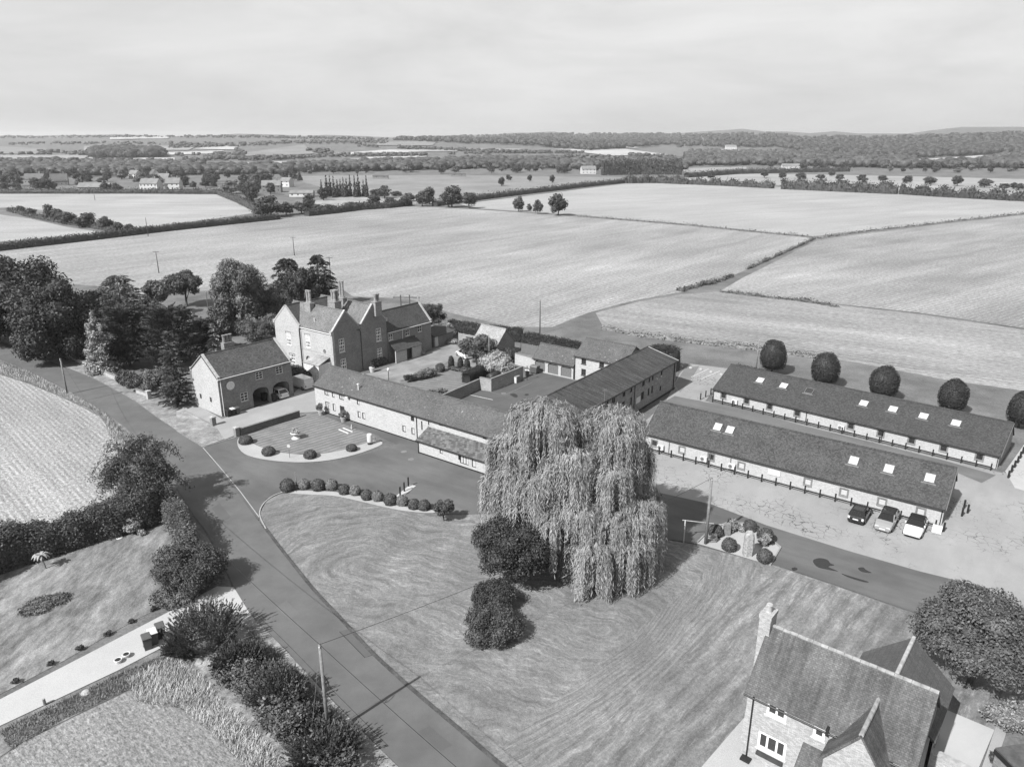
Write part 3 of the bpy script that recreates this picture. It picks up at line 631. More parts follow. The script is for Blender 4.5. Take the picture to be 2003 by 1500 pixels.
def shoots(name, label, pos, R, Ht, nb, per, size, mat, seed, lean=.55, asp=.38, cat='bush', group=None, core=.55):
    rng = np.random.default_rng(seed); a = rng.uniform(0, 6.283, nb); q = np.sqrt(rng.random(nb)); d = np.stack([np.cos(a), np.sin(a), np.zeros(nb)], 1); up = np.array([[0, 0, 1.]])
    h = Ht * (1 - .45 * q ** 2) * rng.uniform(.75, 1.12, nb); P0 = d * (q * R * .55)[:, None] + up * .05; P2 = d * (q * R * (.75 + lean * .5))[:, None] + up * h[:, None] + rng.normal(size=(nb, 3)) * .08 * R; P1 = d * (q * R * .7)[:, None] + up * (h * .55)[:, None]
    P2[:, 2] = np.maximum(P2[:, 2], .15); V, Q = spray_arrays(P0, P1, P2, per, size, asp, .035, rng, .2, .3)
    cv = np.array([0, 0, Ht * .28]) + CSV * np.array([R * core, R * core, Ht * .3]); o = link(bpy.data.objects.new(name, npmesh(name, np.concatenate([V, cv]), np.concatenate([Q, CSQ + len(V)]), mat))); o.location = pos; return tag(o, label, cat, group)
# ---------------------------------------------------------------- buildings
FRW = plain('frame_white', .85, .08, 3, .5); FRD = plain('frame_dark', .06, .2, 3, .6); FRG = plain('frame_grey', .2, .2, 3, .6)
GLS = glassmat(); GLP = glassmat('pale_glass', .55, .35); BLK = plain('black_metal', .025, .2, 3, .5); STONE = plain('pale_stone', .42, .25, 3, .9, 0, .3); DARKIN = plain('dark_interior', .05, .3)  # GLP panes are one even pale tone, rougher than the dark glass
WHITE = plain('white_paint', .65, .06, 2, .45); LEADM = plain('lead', .16, .2, 3, .6); STONED = plain('grey_stone', .22, .3, 3, .9, 0, .3)
class Bld:
    def __init__(s, name, label, o, ang, L, W, cat='building', group=None):
        s.o = Vector((o[0], o[1], 0)); s.a = math.radians(ang); s.L = L; s.W = W
        s.e = E(name, label, cat, s.o, s.a, group); s.ex = Vector((math.cos(s.a), math.sin(s.a), 0)); s.ey = Vector((-math.sin(s.a), math.cos(s.a), 0))
    def loc(s, p): d = p - s.o; return Vector((d.dot(s.ex), d.dot(s.ey), p.z))
    def hit(s, px, py, n, c):                            # ray against local plane n.p = c
        d = Vector(ray(px, py)); q = s.loc(Vector((0, 0, H))); dl = Vector((d.dot(s.ex), d.dot(s.ey), d.z)); n = Vector(n)
        return q + dl * ((c - n.dot(q)) / n.dot(dl))
    def fr(s, px, py, y=0): p = s.hit(px, py, (0, 1, 0), y); return p.x, p.z
    def lf(s, px, py, x=0): p = s.hit(px, py, (1, 0, 0), x); return p.y, p.z
    def P(s, face, a, z, d, off=0):
        return {'front': (a, off + d, z), 'back': (a, s.W - off - d, z), 'left': (off + d, a, z), 'right': (s.L - off - d, a, z)}[face]
    def wall(s, face, a0, a1, z0, z1, mat, ops=(), gable=None, off=0, name='wall', depth=.14):
        mb = MB(); Pm = lambda a, z, d=0: s.P(face, a, z, d, off)
        xs = sorted({a0, a1} | {v for o in ops for v in (o['a'] - o['w']/2, o['a'] + o['w']/2)}); zs = sorted({z0, z1} | {v for o in ops for v in (o['z'], o['z'] + o['h'])})
        for i in range(len(xs) - 1):
            for j in range(len(zs) - 1):
                cx, cz = (xs[i]+xs[i+1])/2, (zs[j]+zs[j+1])/2
                if any(abs(cx-o['a']) < o['w']/2 and o['z'] < cz < o['z']+o['h'] for o in ops): continue
                mb.poly(Pm(xs[i], zs[j]), Pm(xs[i+1], zs[j]), Pm(xs[i+1], zs[j+1]), Pm(xs[i], zs[j+1]))
        for o in ops:
            l, r, b, t = o['a']-o['w']/2, o['a']+o['w']/2, o['z'], o['z']+o['h']; dp = o.get('depth', depth)
            for p, q in (((l, b), (l, t)), ((r, b), (r, t)), ((l, b), (r, b)), ((l, t), (r, t))):
                mb.poly(Pm(*p), Pm(*q), Pm(*q, dp), Pm(*p, dp))
            if o.get('arch'):
                ar = o['arch']; n = 10
                for k in range(n):
                    x0, x1 = l + (r-l)*k/n, l + (r-l)*(k+1)/n; f = lambda x: t - ar * (1 - math.sqrt(max(0, 1 - ((x-o['a'])/(o['w']/2))**2)))
                    mb.poly(Pm(x0, f(x0)), Pm(x1, f(x1)), Pm(x1, t), Pm(x0, t)); mb.poly(Pm(x0, f(x0)), Pm(x1, f(x1)), Pm(x1, f(x1), dp), Pm(x0, f(x0), dp))
        if gable: mb.poly(Pm(a0, z1), Pm(a1, z1), Pm(gable[0], gable[1]))
        wl = mb.build(name, mat, s.e)
        for o in ops: s.fill(face, o, off, depth)
        return wl
    def fill(s, face, o, off, depth):
        k = o.get('k', 'win'); l, r, b, t = o['a']-o['w']/2, o['a']+o['w']/2, o['z'], o['z']+o['h']; dp = o.get('depth', depth)
        Pm = lambda a, z, d: s.P(face, a, z, d, off)
        def bar(mb, a0, a1, z0, z1, d0, d1): mb.prism([Pm(a0, z0, d0), Pm(a1, z0, d0), Pm(a1, z0, d1), Pm(a0, z0, d1)], [Pm(a0, z1, d0), Pm(a1, z1, d0), Pm(a1, z1, d1), Pm(a0, z1, d1)])
        if k == 'open': return
        if k in ('door', 'boards'):
            nb = max(2, int(o['w'] / .3)) if k == 'boards' else 1; d = None
            for i in range(nb):
                mb = MB(); bar(mb, l + (r-l)*i/nb + .008, l + (r-l)*(i+1)/nb - .008, b, t, dp*.6 + (i % 2)*.006, dp)
                if nb == 1: mb.build('door', o.get('m', FRD), s.e)
                else:
                    if d is None: d = mb.build('door', o['m'], s.e)
                    else: mb.build('plank', o['m'], d)
            return
        f = o.get('f', FRD); fw = o.get('fw', .07); mb = MB()
        bar(mb, l, r, b, b+fw, dp*.25, dp*.8); bar(mb, l, r, t-fw, t, dp*.25, dp*.8); bar(mb, l, l+fw, b+fw, t-fw, dp*.25, dp*.8); bar(mb, r-fw, r, b+fw, t-fw, dp*.25, dp*.8)
        for i in range(1, o.get('nx', 1)): x = l + (r-l)*i/o['nx']; bar(mb, x-fw*.4, x+fw*.4, b+fw, t-fw, dp*.3, dp*.78)
        for i in range(1, o.get('ny', 1)): z = b + (t-b)*i/o['ny']; q = fw*(.7 if i*2 == o['ny'] and o.get('sash') else .35); bar(mb, l+fw, r-fw, z-q, z+q, dp*.28, dp*.76)
        w_ = mb.build('window', f, s.e)
        nx, ny = o.get('panes', (1, 1))
        for i in range(nx):
            for j in range(ny):
                pb = MB(); x0, x1 = l + (r-l)*i/nx + .004, l + (r-l)*(i+1)/nx - .004; z0, z1 = b + (t-b)*j/ny + .004, b + (t-b)*(j+1)/ny - .004
                bar(pb, x0, x1, z0, z1, dp*.7, dp*.98); pb.build('pane', o.get('g', GLS) if not (o.get('blind') and j == ny - 1) else GLP, w_)
        if o.get('sill'):
            sb = MB(); bar(sb, l-.08, r+.08, b-.09, b-.005, -.07, .05); sb.build('sill', o['sill'], w_)
        if o.get('head'):
            hb = MB(); bar(hb, l-.15, r+.15, t+.005, t+.14, -.04, .05); bar(hb, l-.15, l-.07, t-.25, t+.005, -.04, .05); bar(hb, r+.07, r+.15, t-.25, t+.005, -.04, .05); hb.build('hood_mould', o['head'], w_)
        if o.get('surround'):
            m_ = o['surround']; hb = MB(); bar(hb, l-.1, l-.004, b-.06, t+.1, -.02, .04); bar(hb, r+.004, r+.1, b-.06, t+.1, -.02, .04); bar(hb, l-.003, r+.003, t+.004, t+.12, -.021, .04); hb.build('brick_surround', m_, w_)
    def roof(s, x0, x1, y0, y1, e, r, mat, ry=None, axis='x', over=.22, end=.12, t=.12, name='roof', ridge=None, e2=None, gutter=True, ridgem=None):
        ry = (y0 + y1) / 2 if ry is None else ry; e2 = e if e2 is None else e2
        if axis == 'x':
            s0 = (r - e) / (ry - y0); s1 = (r - e2) / (y1 - ry); q = lambda x, y, z: (x, y, z); X0, X1 = x0 - end, x1 + end
        else:                                             # ridge along y: (x0,x1) is the span, (y0,y1) the run
            ry = (x0 + x1) / 2; s0 = (r - e) / (ry - x0); s1 = (r - e2) / (x1 - ry); q = lambda y, x, z: (x, y, z); X0, X1 = y0 - end, y1 + end; y0, y1 = x0, x1
        mb = MB(); dz = .06
        mb.slab(q(X0, y0 - over, e - s0*over + dz), q(X1, y0 - over, e - s0*over + dz), q(X1, ry, r + dz), q(X0, ry, r + dz), t)
        mb.slab(q(X1, y1 + over, e2 - s1*over + dz), q(X0, y1 + over, e2 - s1*over + dz), q(X0, ry, r + dz), q(X1, ry, r + dz), t)
        ro = mb.build(name, mat, s.e)
        rb = MB(); n = max(3, int((X1 - X0) / .45))
        if ridge is not False:
            for i in range(n):
                a, b = X0 + (X1-X0)*i/n, X0 + (X1-X0)*(i+1)/n - .015; rb.cyl(q(a, ry, r + dz - .02), q(b, ry, r + dz - .02 + .012*(i % 2)), .13, .125, 8)
            rb.build('ridge_tiles', ridgem or mat, ro)
        if gutter:
            gb = MB(); gb.cyl(q(X0, y0 - over - .04, e - s0*over - .05), q(X1, y0 - over - .04, e - s0*over - .05), .06, .06, 6); gb.build('gutter', gutter if gutter is not True else BLK, ro)
        return ro
    def part(s, name, mb, mat, parent=None, smooth=False): return mb.build(name, mat, parent or s.e, smooth)
    def pipe(s, x, z1, y=-.08, m=None, z0=.05, r=.045): return s.part('downpipe', MB().cyl((x, y, z0), (x, y, z1), r, r, 6).box(x-.09, x+.09, y-.05, y+.07, z1, z1+.16), m or BLK)
    def coping(s, face, a0, a1, am, e, r, m, wd=.34, up=.22, off=0):
        mb = MB()
        for a in (a0, a1):
            lo = s.P(face, a, e + up - .02, -.05, off); hi = s.P(face, am, r + up, -.05, off); lo2 = s.P(face, a, e + up - .02, wd, off); hi2 = s.P(face, am, r + up, wd, off)
            mb.slab(lo, hi, hi2, lo2, up + .02)
        for a, sg in ((a0, -1), (a1, 1)):
            p = [s.P(face, a + sg*k, z, d, off) for z in (e - .35, e + up) for k, d in ((-.1, -.09), (.26, -.09), (.26, wd), (-.1, wd))]
            mb.prism(p[:4], p[4:])
        return s.part('coping', mb, m)
    def skylight(s, px, py, e, r, ry, glassm, w=.85, h=.95, y0=0):
        sl = (r - e) / (ry - y0); c = e - sl * y0; p = s.hit(px, py, (0, -sl, 1), c + .08); n = Vector((0, -sl, 1)).normalized(); u = Vector((1, 0, 0)); v = n.cross(u); v = v if v.z > 0 else -v
        f = MB()
        for a0, a1, b0, b1 in ((-w/2-.07, w/2+.07, -h/2-.1, -h/2), (-w/2-.07, w/2+.07, h/2, h/2+.07), (-w/2-.07, -w/2, -h/2, h/2), (w/2, w/2+.07, -h/2, h/2)):
            f.slab(p+u*a0+v*b0+n*.09, p+u*a1+v*b0+n*.09, p+u*a1+v*b1+n*.09, p+u*a0+v*b1+n*.09, .16)
        f.slab(p+u*(-w/2-.25)+v*(-h/2-.26)+n*.015, p+u*(w/2+.25)+v*(-h/2-.26)+n*.015, p+u*(w/2+.25)+v*(-h/2-.1)+n*.015, p+u*(-w/2-.25)+v*(-h/2-.1)+n*.015, .05)
        k = s.part('skylight', f, LEADM); s.part('pane', MB().slab(p+u*-w/2+v*-h/2+n*.06, p+u*w/2+v*-h/2+n*.06, p+u*w/2+v*h/2+n*.06, p+u*-w/2+v*h/2+n*.06, .04), glassm, k); return k
def O(a, z, w, h, **k): return dict(a=a, z=z, w=w, h=h, **k)
def opx(b, px, py, w, h, face='front', off=0, **k):      # an opening centred where the photo shows it
    a, z = b.fr(px, py, off) if face == 'front' else b.lf(px, py, off)
    return O(a, max(.06, z - h/2), w, h, **k)
BR_D = brick('brick_dark', .25, .95, .25); BR_L = brick('brick_pale_lit', .45, 1.0, .15, .225, .075, .1); BR_B = brick('barn_brick', .46, .95, .1, .225, .075, .07); LIME = brick('rough_stone', .47, 1.0, .1, .33, .12, .08); ASH = brick('grey_stone_wall', .27, .95, .2, .4, .16, .15)  # manor and coach house: pale brick paints sunlit sides, dark brick shaded ones
BR_M = brick('manor_brick_shaded', .24, .95, .2); BR_C = brick('cottage_brick', .42, .7, .2, .225, .078, .1)  # manor brick darkened to paint in shade; its sunlit side uses the pale brick
TIL_R = tiles('range_tiles', .105, .28, .2, .16, .35, .2, .2, 0, .9); TIL_B = tiles('barn_tiles', .064, .42, .18, .16, .55, .2, .1); TIL_B2 = tiles('barn_tiles_dark', .06, .35, .2, .17, .25, .15, .1)
TIL_C = tiles('coach_tiles', .085, .35, .25, .2, .15, .18, .2); TIL_M = tiles('manor_tiles', .16, .3, .22, .18, .5, .3, .25); TIL_D = tiles('service_tiles', .07, .3, .22, .18, .2, .16, .2)
TIL_E = tiles('east_slates', .05, .25, .22, .18, .12, .15, .15, .45); TIL_H = tiles('cottage_tiles', .1, .2, .17, .115, .25, .24, .4, .2); TIL_L = tiles('leanto_tiles', .12, .5, .34, .26, .3, .26, .25); TIL_S = tiles('shed_slates', .33, .2, .25, .2, .2, .45, .15)

# ---- near low barn: white skylights, brick wall, windows under the eave
b = Bld('low_barn', 'long low brick barn nearest the car park with five white skylights', (16.69, 85.34), -36.9, 33.0, 7.87)
e, r = 1.95, 4.85
wp = [(1280,867),(1334,880),(1391,894),(1450,911),(1580,943),(1650.6,963),(1725,982),(1801,1001)]
ops = [opx(b, *p, .78, .8, f=FRG, fw=.09, g=GLP if i not in (0, 2) else GLS, panes=(1, 2), surround=STONED, sill=STONED) for i, p in enumerate(wp)]
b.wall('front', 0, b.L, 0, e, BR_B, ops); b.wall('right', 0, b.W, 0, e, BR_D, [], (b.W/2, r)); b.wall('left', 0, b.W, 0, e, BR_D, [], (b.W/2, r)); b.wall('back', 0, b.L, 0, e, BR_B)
b.roof(0, b.L, 0, b.W, e, r, TIL_B)
for p in ((1404,835),(1428,841),(1670,901),(1738.7,917),(1819,935)): b.skylight(*p, e, r, b.W/2, WHITE)
b.part('bargeboard', MB().slab((b.L+.15, -.22, e-.1), (b.L+.15, b.W/2, r+.02), (b.L+.19, b.W/2, r+.02), (b.L+.19, -.22, e-.1), .2), FRG)
for x in (3.3, 8.6, 11.1, 32.85): b.pipe(x, e-.25, m=FRG if x < 30 else BLK)
B1 = b
# ---- far low barn
b = Bld('low_barn', 'long low brick barn behind the first with seven skylights before the clipped trees', (29.77, 102.8), -41.56, 36.27, 8.6)
e, r = 1.75, 4.2; rw = 5.34
ops = [opx(b, *p, .8, .8, f=FRG, fw=.08, g=GLS, panes=(1, 2), surround=STONED, sill=STONED) for p in [(1415,776),(1460,787),(1505,798),(1559,811),(1663.6,837),(1722,852),(1782.4,865.6),(1844.7,881.6),(1915,897.6)]]
for o in ops: o['z'] = .55
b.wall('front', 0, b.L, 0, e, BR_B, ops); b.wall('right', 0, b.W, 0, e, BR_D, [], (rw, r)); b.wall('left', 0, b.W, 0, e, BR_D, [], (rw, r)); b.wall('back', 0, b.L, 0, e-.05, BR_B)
b.roof(0, b.L, 0, b.W, e, r, TIL_B2, ry=rw)
for p, m in zip(((1487,744),(1533,754.6),(1583,764.7),(1689.6,789),(1746.8,800.5),(1806.5,814),(1870,827.6)), (WHITE, WHITE, GLS, WHITE, WHITE, WHITE, WHITE)): b.skylight(*p, e, r, rw, m, .95, 1.0)
for x in (.1, 13.8, 23.5, b.L-.1): b.pipe(x, e-.25)
b.part('bargeboard', MB().slab((b.L+.15, -.22, e-.1), (b.L+.15, rw, r+.02), (b.L+.19, rw, r+.02), (b.L+.19, -.22, e-.1), .2), FRG)
B2 = b
# ---- west range, two storeys, limewashed stone front
b = Bld('stable_range', 'long pale walled two storey range facing the striped front lawn', (-27.9, 98.41), -36.8, 35.0, 6.6)
e, r = 3.85, 5.75
def ww(px, py, w, h, **k): return opx(b, px, py, w, h, f=FRD, fw=.09, g=GLP if k.pop('bl', 0) else GLS, panes=(k.get('nx', 1), 1), **k)
ops = [ww(638.8,766.8,.95,1.0,nx=2,bl=1), ww(651.5,770.7,.55,1.0,bl=1), ww(667.8,775.3,.95,1.0,nx=2,bl=1), ww(700.7,785.4,.55,.95,bl=1), ww(806.8,816.9,.6,.95),
       ww(641,793.5,.95,1.15,nx=2,bl=1), ww(653.6,797,.55,1.1,bl=1), ww(669.7,802,.95,1.15,nx=2), ww(702.5,810.9,.6,.95,bl=1), ww(711.6,813.7,.6,.95,bl=1), ww(790.4,838.6,.6,.9,bl=1), ww(808,843.5,.6,.9,bl=1),
       ww(862,829.7,.75,.4), ww(948,856,.6,.4)]
up = {o['z'] for o in ops}
for o in ops:
    if o['z'] + o['h'] > e - .05: o['z'] = e - .08 - o['h']
b.wall('front', 0, b.L, 0, e, LIME, ops); b.wall('left', 0, b.W, 0, e, LIME, [], (b.W/2, r)); b.wall('right', 0, b.W, 0, e, LIME, [], (b.W/2, r)); b.wall('back', 0, b.L, 0, e, BR_D)
b.roof(0, b.L, 0, b.W, e, r, TIL_R); b.pipe(b.fr(816, 840)[0], e-.25); b.pipe(b.fr(839, 830)[0], e-.25, z0=3.0)
b.part('plinth', MB().box(0, b.L, -.035, -.002, 0, .18), BLK)
x, z = b.fr(692, 790); b.part('flue', MB().cyl((x, 1.0, 4.3), (x, 1.0, 5.35), .09, .09, 8).box(x-.16, x+.16, .88, 1.12, 5.2, 5.32), WHITE)
x, z = b.fr(683, 772); b.part('wall_lamp', MB().box(x-.35, x+.1, -.45, -.05, 3.5, 3.62).box(x-.05, x+.05, -.2, 0, 3.3, 3.5), WHITE)
x, z = b.fr(836, 828); b.part('vent_pipe', MB().cyl((x, -1.0, 2.6), (x, -1.0, 3.7), .08, .08, 7), BLK)
RNG = b
# ---- lean-to in front of it
b = Bld('lean_to', 'low pale lean-to with mottled patchwork tile roof against the stable range', (-11.5, 83.33), -36.4, 15.5, 2.0)
e, r = 1.85, 2.75
ops = [opx(b, 863,881,.5,.85,f=FRD,g=GLP), opx(b,908,897.7,1.3,1.25,f=FRD,nx=3,panes=(3,1),g=GLP), opx(b,926.7,903.7,.6,1.25,f=FRD,g=GLP), opx(b,954.8,912.7,.6,1.25,f=FRD,g=GLP)]
for o in ops: o['z'] = min(o['z'], e - .1 - o['h'])
b.wall('front', 0, b.L, 0, e, LIME, ops); b.wall('left', 0, b.W, 0, e, LIME); b.wall('right', 0, b.W, 0, e, LIME)
mb = MB().slab((-.2, -.25, e-.06), (b.L+.2, -.25, e-.06), (b.L+.2, b.W+.1, r+.05), (-.2, b.W+.1, r+.05), .12); b.part('roof', mb, TIL_L)
b.part('gutter', MB().cyl((-.2, -.3, e-.14), (b.L+.2, -.3, e-.14), .06, .06, 6), BLK); b.pipe(.05, e-.3); b.part('plinth', MB().box(0, b.L, -.035, -.002, 0, .2), BLK)
x, z = b.fr(899, 892); b.part('wall_pipe', MB().cyl((x, -.1, 1.0), (x, -.1, 1.75), .1, .1, 6), BLK)
# ---- east range, grey stone, long dark streaked roof
b = Bld('east_range', 'two storey grey range with long dark streaked roof beside the car yard', (6.64, 82.37), 53.83, 31.4, 7.4)
e, r = 4.58, 5.85
wl = [(1200,781,.9,1.0,2),(1187.6,788.5,.7,1.0,1),(1220.7,769,.8,.9,2),(1234.6,762,.7,.85,1),(1219,793.6,.8,1.2,2),(1233.7,785,.75,1.2,1),(1258.9,747.8,.8,1.0,2),(1270.4,741,.55,.95,1),(1277,737.6,.55,.95,1),(1294.5,727.4,.5,.95,1),(1256.8,774,.85,1.2,2),(1268.7,766.5,.55,1.2,1),(1275.5,762,.55,1.2,1),(1291.6,759.7,.6,.8,1)]
ops = []
for px, py, w_, h_, nx in wl:
    o = opx(b, px, py, w_, h_, f=FRD, fw=.09, nx=nx, panes=(nx, 1), g=GLS)
    o['z'] = min(o['z'], e - .1 - h_); ops.append(o)
b.wall('front', 0, b.L, 0, e, ASH, ops); b.wall('right', 0, b.W, 0, e, ASH, [], (5.0, r)); b.wall('left', 0, b.W, 0, e, ASH, [], (5.0, r)); b.wall('back', 0, b.L, 0, e-.9, ASH)
b.roof(0, b.L, 0, b.W, e, r, TIL_E, ry=5.0, e2=3.6); b.pipe(b.L - .8, e-.25, r=.07); b.pipe(b.fr(1240, 780)[0], e-.25)
b.part('verge', MB().slab((b.L+.05, -.25, e+.03), (b.L+.05, 5.0, r+.12), (b.L+.2, 5.0, r+.12), (b.L+.2, -.25, e+.03), .1), STONE)
x, z = b.fr(1247.8, 781.7); b.part('notice_board', MB().box(x-.65, x+.65, -.07, -.02, z-.45, z+.4), WHITE)
b.part('plinth', MB().box(0, b.L, -.04, -.002, 0, .25), BLK)
x, z = b.fr(1277, 741); 
for px, py in ((1283, 741), (1292, 736)): x, z = b.fr(px, py); b.part('wall_lamp', MB().box(x-.12, x+.12, -.2, 0, z-.1, z+.12), WHITE)
x = b.fr(1181, 780)[0]; b.part('aerial', MB().cyl((x, -.1, 4.4), (x, -.1, 6.3), .025, .025, 5).box(x-.5, x+.5, -.11, -.09, 6.1, 6.13).box(x-.3, x-.28, -.3, .1, 6.1, 6.13).box(x+.2, x+.22, -.3, .1, 6.1, 6.13), FRG)
# ---- courtyard wing and garages
b = Bld('courtyard_wing', 'white walled two storey wing across the courtyard end joining the east range', (10.0, 112.3), -37, 8.8, 7.0)
e, r = 4.1, 6.15
ops = [opx(b, 1142,704,.85,1.05,f=FRD,nx=2,panes=(2,1),sill=BLK), opx(b,1177,710.5,.85,1.05,f=FRD,nx=2,panes=(2,1),sill=BLK), opx(b,1141.5,728,.85,1.05,f=FRD,nx=2,panes=(2,1),sill=BLK)]
for o in ops: o['z'] = min(o['z'], e - .15 - o['h'])
b.wall('front', 0, b.L, 0, e, LIME, ops); b.wall('left', 0, b.W, 0, e, LIME, [], (b.W/2, r)); b.wall('right', 0, b.W, 0, e, ASH, [], (b.W/2, r)); b.wall('back', 0, b.L, 0, e, ASH)
b.roof(0, b.L, 0, b.W, e, r, TIL_R); b.pipe(.08, e-.25)
b = Bld('garage_block', 'low garage block with three arched plank doors beside the courtyard wing', (3.55, 117.2), -37, 7.85, 4.4)
e, r = 2.3, 4.2; WOODM = plain('oak_planks', .17, .25, 6, .8)
ops = [O(a, .1, 2.05, 1.9, k='boards', m=WOODM, arch=.45, depth=.25) for a in (1.35, 3.95, 6.5)]
b.wall('front', 0, b.L, 0, e, LIME, ops); b.wall('left', 0, b.W, 0, e, LIME, [], (b.W/2, r)); b.wall('back', 0, b.L, 0, e, LIME); b.wall('right', 0, b.W, 0, e-.02, LIME)
b.roof(0, b.L, 0, b.W, e, r, TIL_R)
# ---- coach house
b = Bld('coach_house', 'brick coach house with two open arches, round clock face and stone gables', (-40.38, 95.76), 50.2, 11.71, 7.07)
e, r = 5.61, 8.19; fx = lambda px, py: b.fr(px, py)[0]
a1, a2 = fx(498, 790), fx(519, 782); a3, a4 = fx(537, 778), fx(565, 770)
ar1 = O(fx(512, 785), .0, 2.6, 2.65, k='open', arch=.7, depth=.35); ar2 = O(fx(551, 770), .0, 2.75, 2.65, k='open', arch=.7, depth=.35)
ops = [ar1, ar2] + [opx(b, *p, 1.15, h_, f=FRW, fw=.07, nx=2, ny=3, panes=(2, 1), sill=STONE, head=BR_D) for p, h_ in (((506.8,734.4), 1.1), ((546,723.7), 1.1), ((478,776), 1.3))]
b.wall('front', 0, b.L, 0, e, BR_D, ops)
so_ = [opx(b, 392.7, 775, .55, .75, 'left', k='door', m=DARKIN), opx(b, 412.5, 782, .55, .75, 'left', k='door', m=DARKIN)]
b.wall('left', 0, b.W, 0, e, BR_L, so_, (b.W/2, r)); b.wall('right', 0, b.W, 0, e, BR_D, [], (b.W/2, r)); b.wall('back', 0, b.L, 0, e, BR_D)  # sunlit gable painted paler than the shaded walls of the same house
xm = (ar1['a'] + ar1['w']/2 + ar2['a'] - ar2['w']/2) / 2
inn = MB()
for x in (ar1['a'] - 1.5, xm, ar2['a'] + 1.5): inn.box(x-.06, x+.06, .36, 6.6, .06, 2.9)
inn.box(ar1['a']-1.4, ar2['a']+1.4, 6.6, 6.75, .06, 2.9); inn.box(ar1['a']-1.5, ar2['a']+1.5, .36, 6.7, 2.95, 3.05); b.part('carport_lining', inn, plain('limewash', .5))
b.roof(0, b.L, 0, b.W, e, r, TIL_C, gutter=FRW); b.coping('left', 0, b.W, b.W/2, e, r, STONE); b.coping('right', 0, b.W, b.W/2, e, r, STONE)
b.pipe(.35, e-.3, m=FRW)
x, z = b.fr(450.7, 754); ck = b.part('clock_face', MB().cyl((x, -.05, z), (x, -.01, z), .62, .62, 24), plain('clock_pale', .75)); b.part('clock_rim', MB().cyl((x, -.04, z), (x, -.008, z), .7, .7, 24), STONED, ck)
ch = MB().box(4.4, 6.0, 5.2, 6.1, 6.0, 8.7); st = b.part('chimney', ch, BR_D)
for i in range(3): b.part('chimney_shaft', MB().lathe([(.27, 0), (.22, .1), (.22, .9), (.28, .98), (.3, 1.1)], 8, (4.7+.5*i, 5.65, 8.7)), BR_M, st)
# ---- manor house (front faces right; long lit side faces the lane)
b = Bld('manor_house', 'tall brick manor house with steep stone-coped gables and clustered chimneys', (-28.44, 112.66), 53.1, 11.71, 14.6)
e, r = 7.58, 10.58; SASH = dict(f=FRW, fw=.12, nx=3, ny=4, sash=1, panes=(1, 2), sill=WHITE, head=BR_D)
hs = 2.25
fo = [opx(b, px, py, 1.15, hs, **SASH) for px, py in ((668.8,675.6),(706.5,664.6),(740.7,654.7),(672.5,714.5),(709.6,705))] + [opx(b, 743, 691.5, 1.15, 1.9, **SASH)]
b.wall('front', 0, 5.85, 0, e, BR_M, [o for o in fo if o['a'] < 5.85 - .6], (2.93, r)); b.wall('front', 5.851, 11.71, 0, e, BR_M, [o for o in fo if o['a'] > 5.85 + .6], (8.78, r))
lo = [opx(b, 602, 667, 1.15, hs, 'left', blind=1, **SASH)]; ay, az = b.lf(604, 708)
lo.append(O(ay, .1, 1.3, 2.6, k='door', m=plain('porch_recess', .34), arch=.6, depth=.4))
b.wall('left', 0, 7.999, 0, e, BR_L, lo)  # sunlit side painted paler than the shaded front
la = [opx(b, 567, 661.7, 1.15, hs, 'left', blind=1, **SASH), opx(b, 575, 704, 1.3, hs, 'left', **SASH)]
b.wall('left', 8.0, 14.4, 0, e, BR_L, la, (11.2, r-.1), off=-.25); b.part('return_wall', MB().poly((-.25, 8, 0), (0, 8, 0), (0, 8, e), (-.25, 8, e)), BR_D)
b.wall('back', 0, 11.71, 0, e, BR_M); b.wall('right', 0, 14.4, 0, e, BR_M)
b.roof(0, 5.85, .2, 13, e, r, TIL_M, axis='y', end=0, gutter=FRW, over=.15); b.roof(5.86, 11.71, .2, 13, e, r, TIL_M, axis='y', end=0, over=.15, gutter=False); b.roof(.0, 11.5, 8.0, 14.4, e, r-.05, TIL_D, end=0, over=.12)
b.coping('front', 0, 5.7, 2.93, e, r, STONE); b.coping('front', 6.0, 11.71, 8.78, e, r, STONE); b.coping('left', 8.0, 14.4, 11.2, e, r-.1, STONE, off=-.25)
b.part('string_course', MB().box(0, 11.71, -.05, -.003, 3.75, 3.9), BR_D); b.part('string_course', MB().box(-.05, -.003, 0, 7.95, 3.75, 3.9), STONE)
b.part('downpipe', MB().cyl((5.85, -.1, .1), (5.85, -.1, 6.6), .05, .05, 6).tube([(5.85, -.1, 6.6), (5.6, -.1, 7.0), (5.0, -.1, 7.15)], .05), BLK)
b.part('downpipe', MB().cyl((-.35, 7.8, .1), (-.35, 7.8, 6.9), .06, .06, 6), BLK); b.part('corner_pier', MB().box(-.1, .32, -.1, .32, 0, e+.1), STONE)
def pxy(px, py, z): p = b.hit(px, py, (0, 0, 1), z); return p.x, p.y
CHM = plain('chimney_brick', .3, .35, 4, .9, 0, .4)
for px, py, sh, top in ((608, 607, [(0, 0), (0, .62)], 13.1), (656, 604, [(0, 0), (.56, 0), (0, .56), (.56, .56)], 12.9), (672, 596, [(0, 0), (0, .62)], 13.9), (735, 604, [(0, 0), (.55, 0)], 12.3)):
    x, y = pxy(px, py, 9.8); m = max(q[1] for q in sh); mx_ = max(q[0] for q in sh)
    c = b.part('chimney', MB().box(x-.42, x+mx_+.42, y-.42, y+m+.42, 8.6, 10.9).box(x-.5, x+mx_+.5, y-.5, y+m+.5, 10.9, 11.05), CHM)
    for q in sh: b.part('chimney_shaft', MB().lathe([(.3, 0), (.3, .18), (.22, .26), (.22, top-11.05-.4), (.29, top-11.05-.3), (.25, top-11.05-.18), (.32, top-11.05-.08), (.3, top-11.05)], 8, (x+q[0], y+q[1], 11.05)), CHM, c)
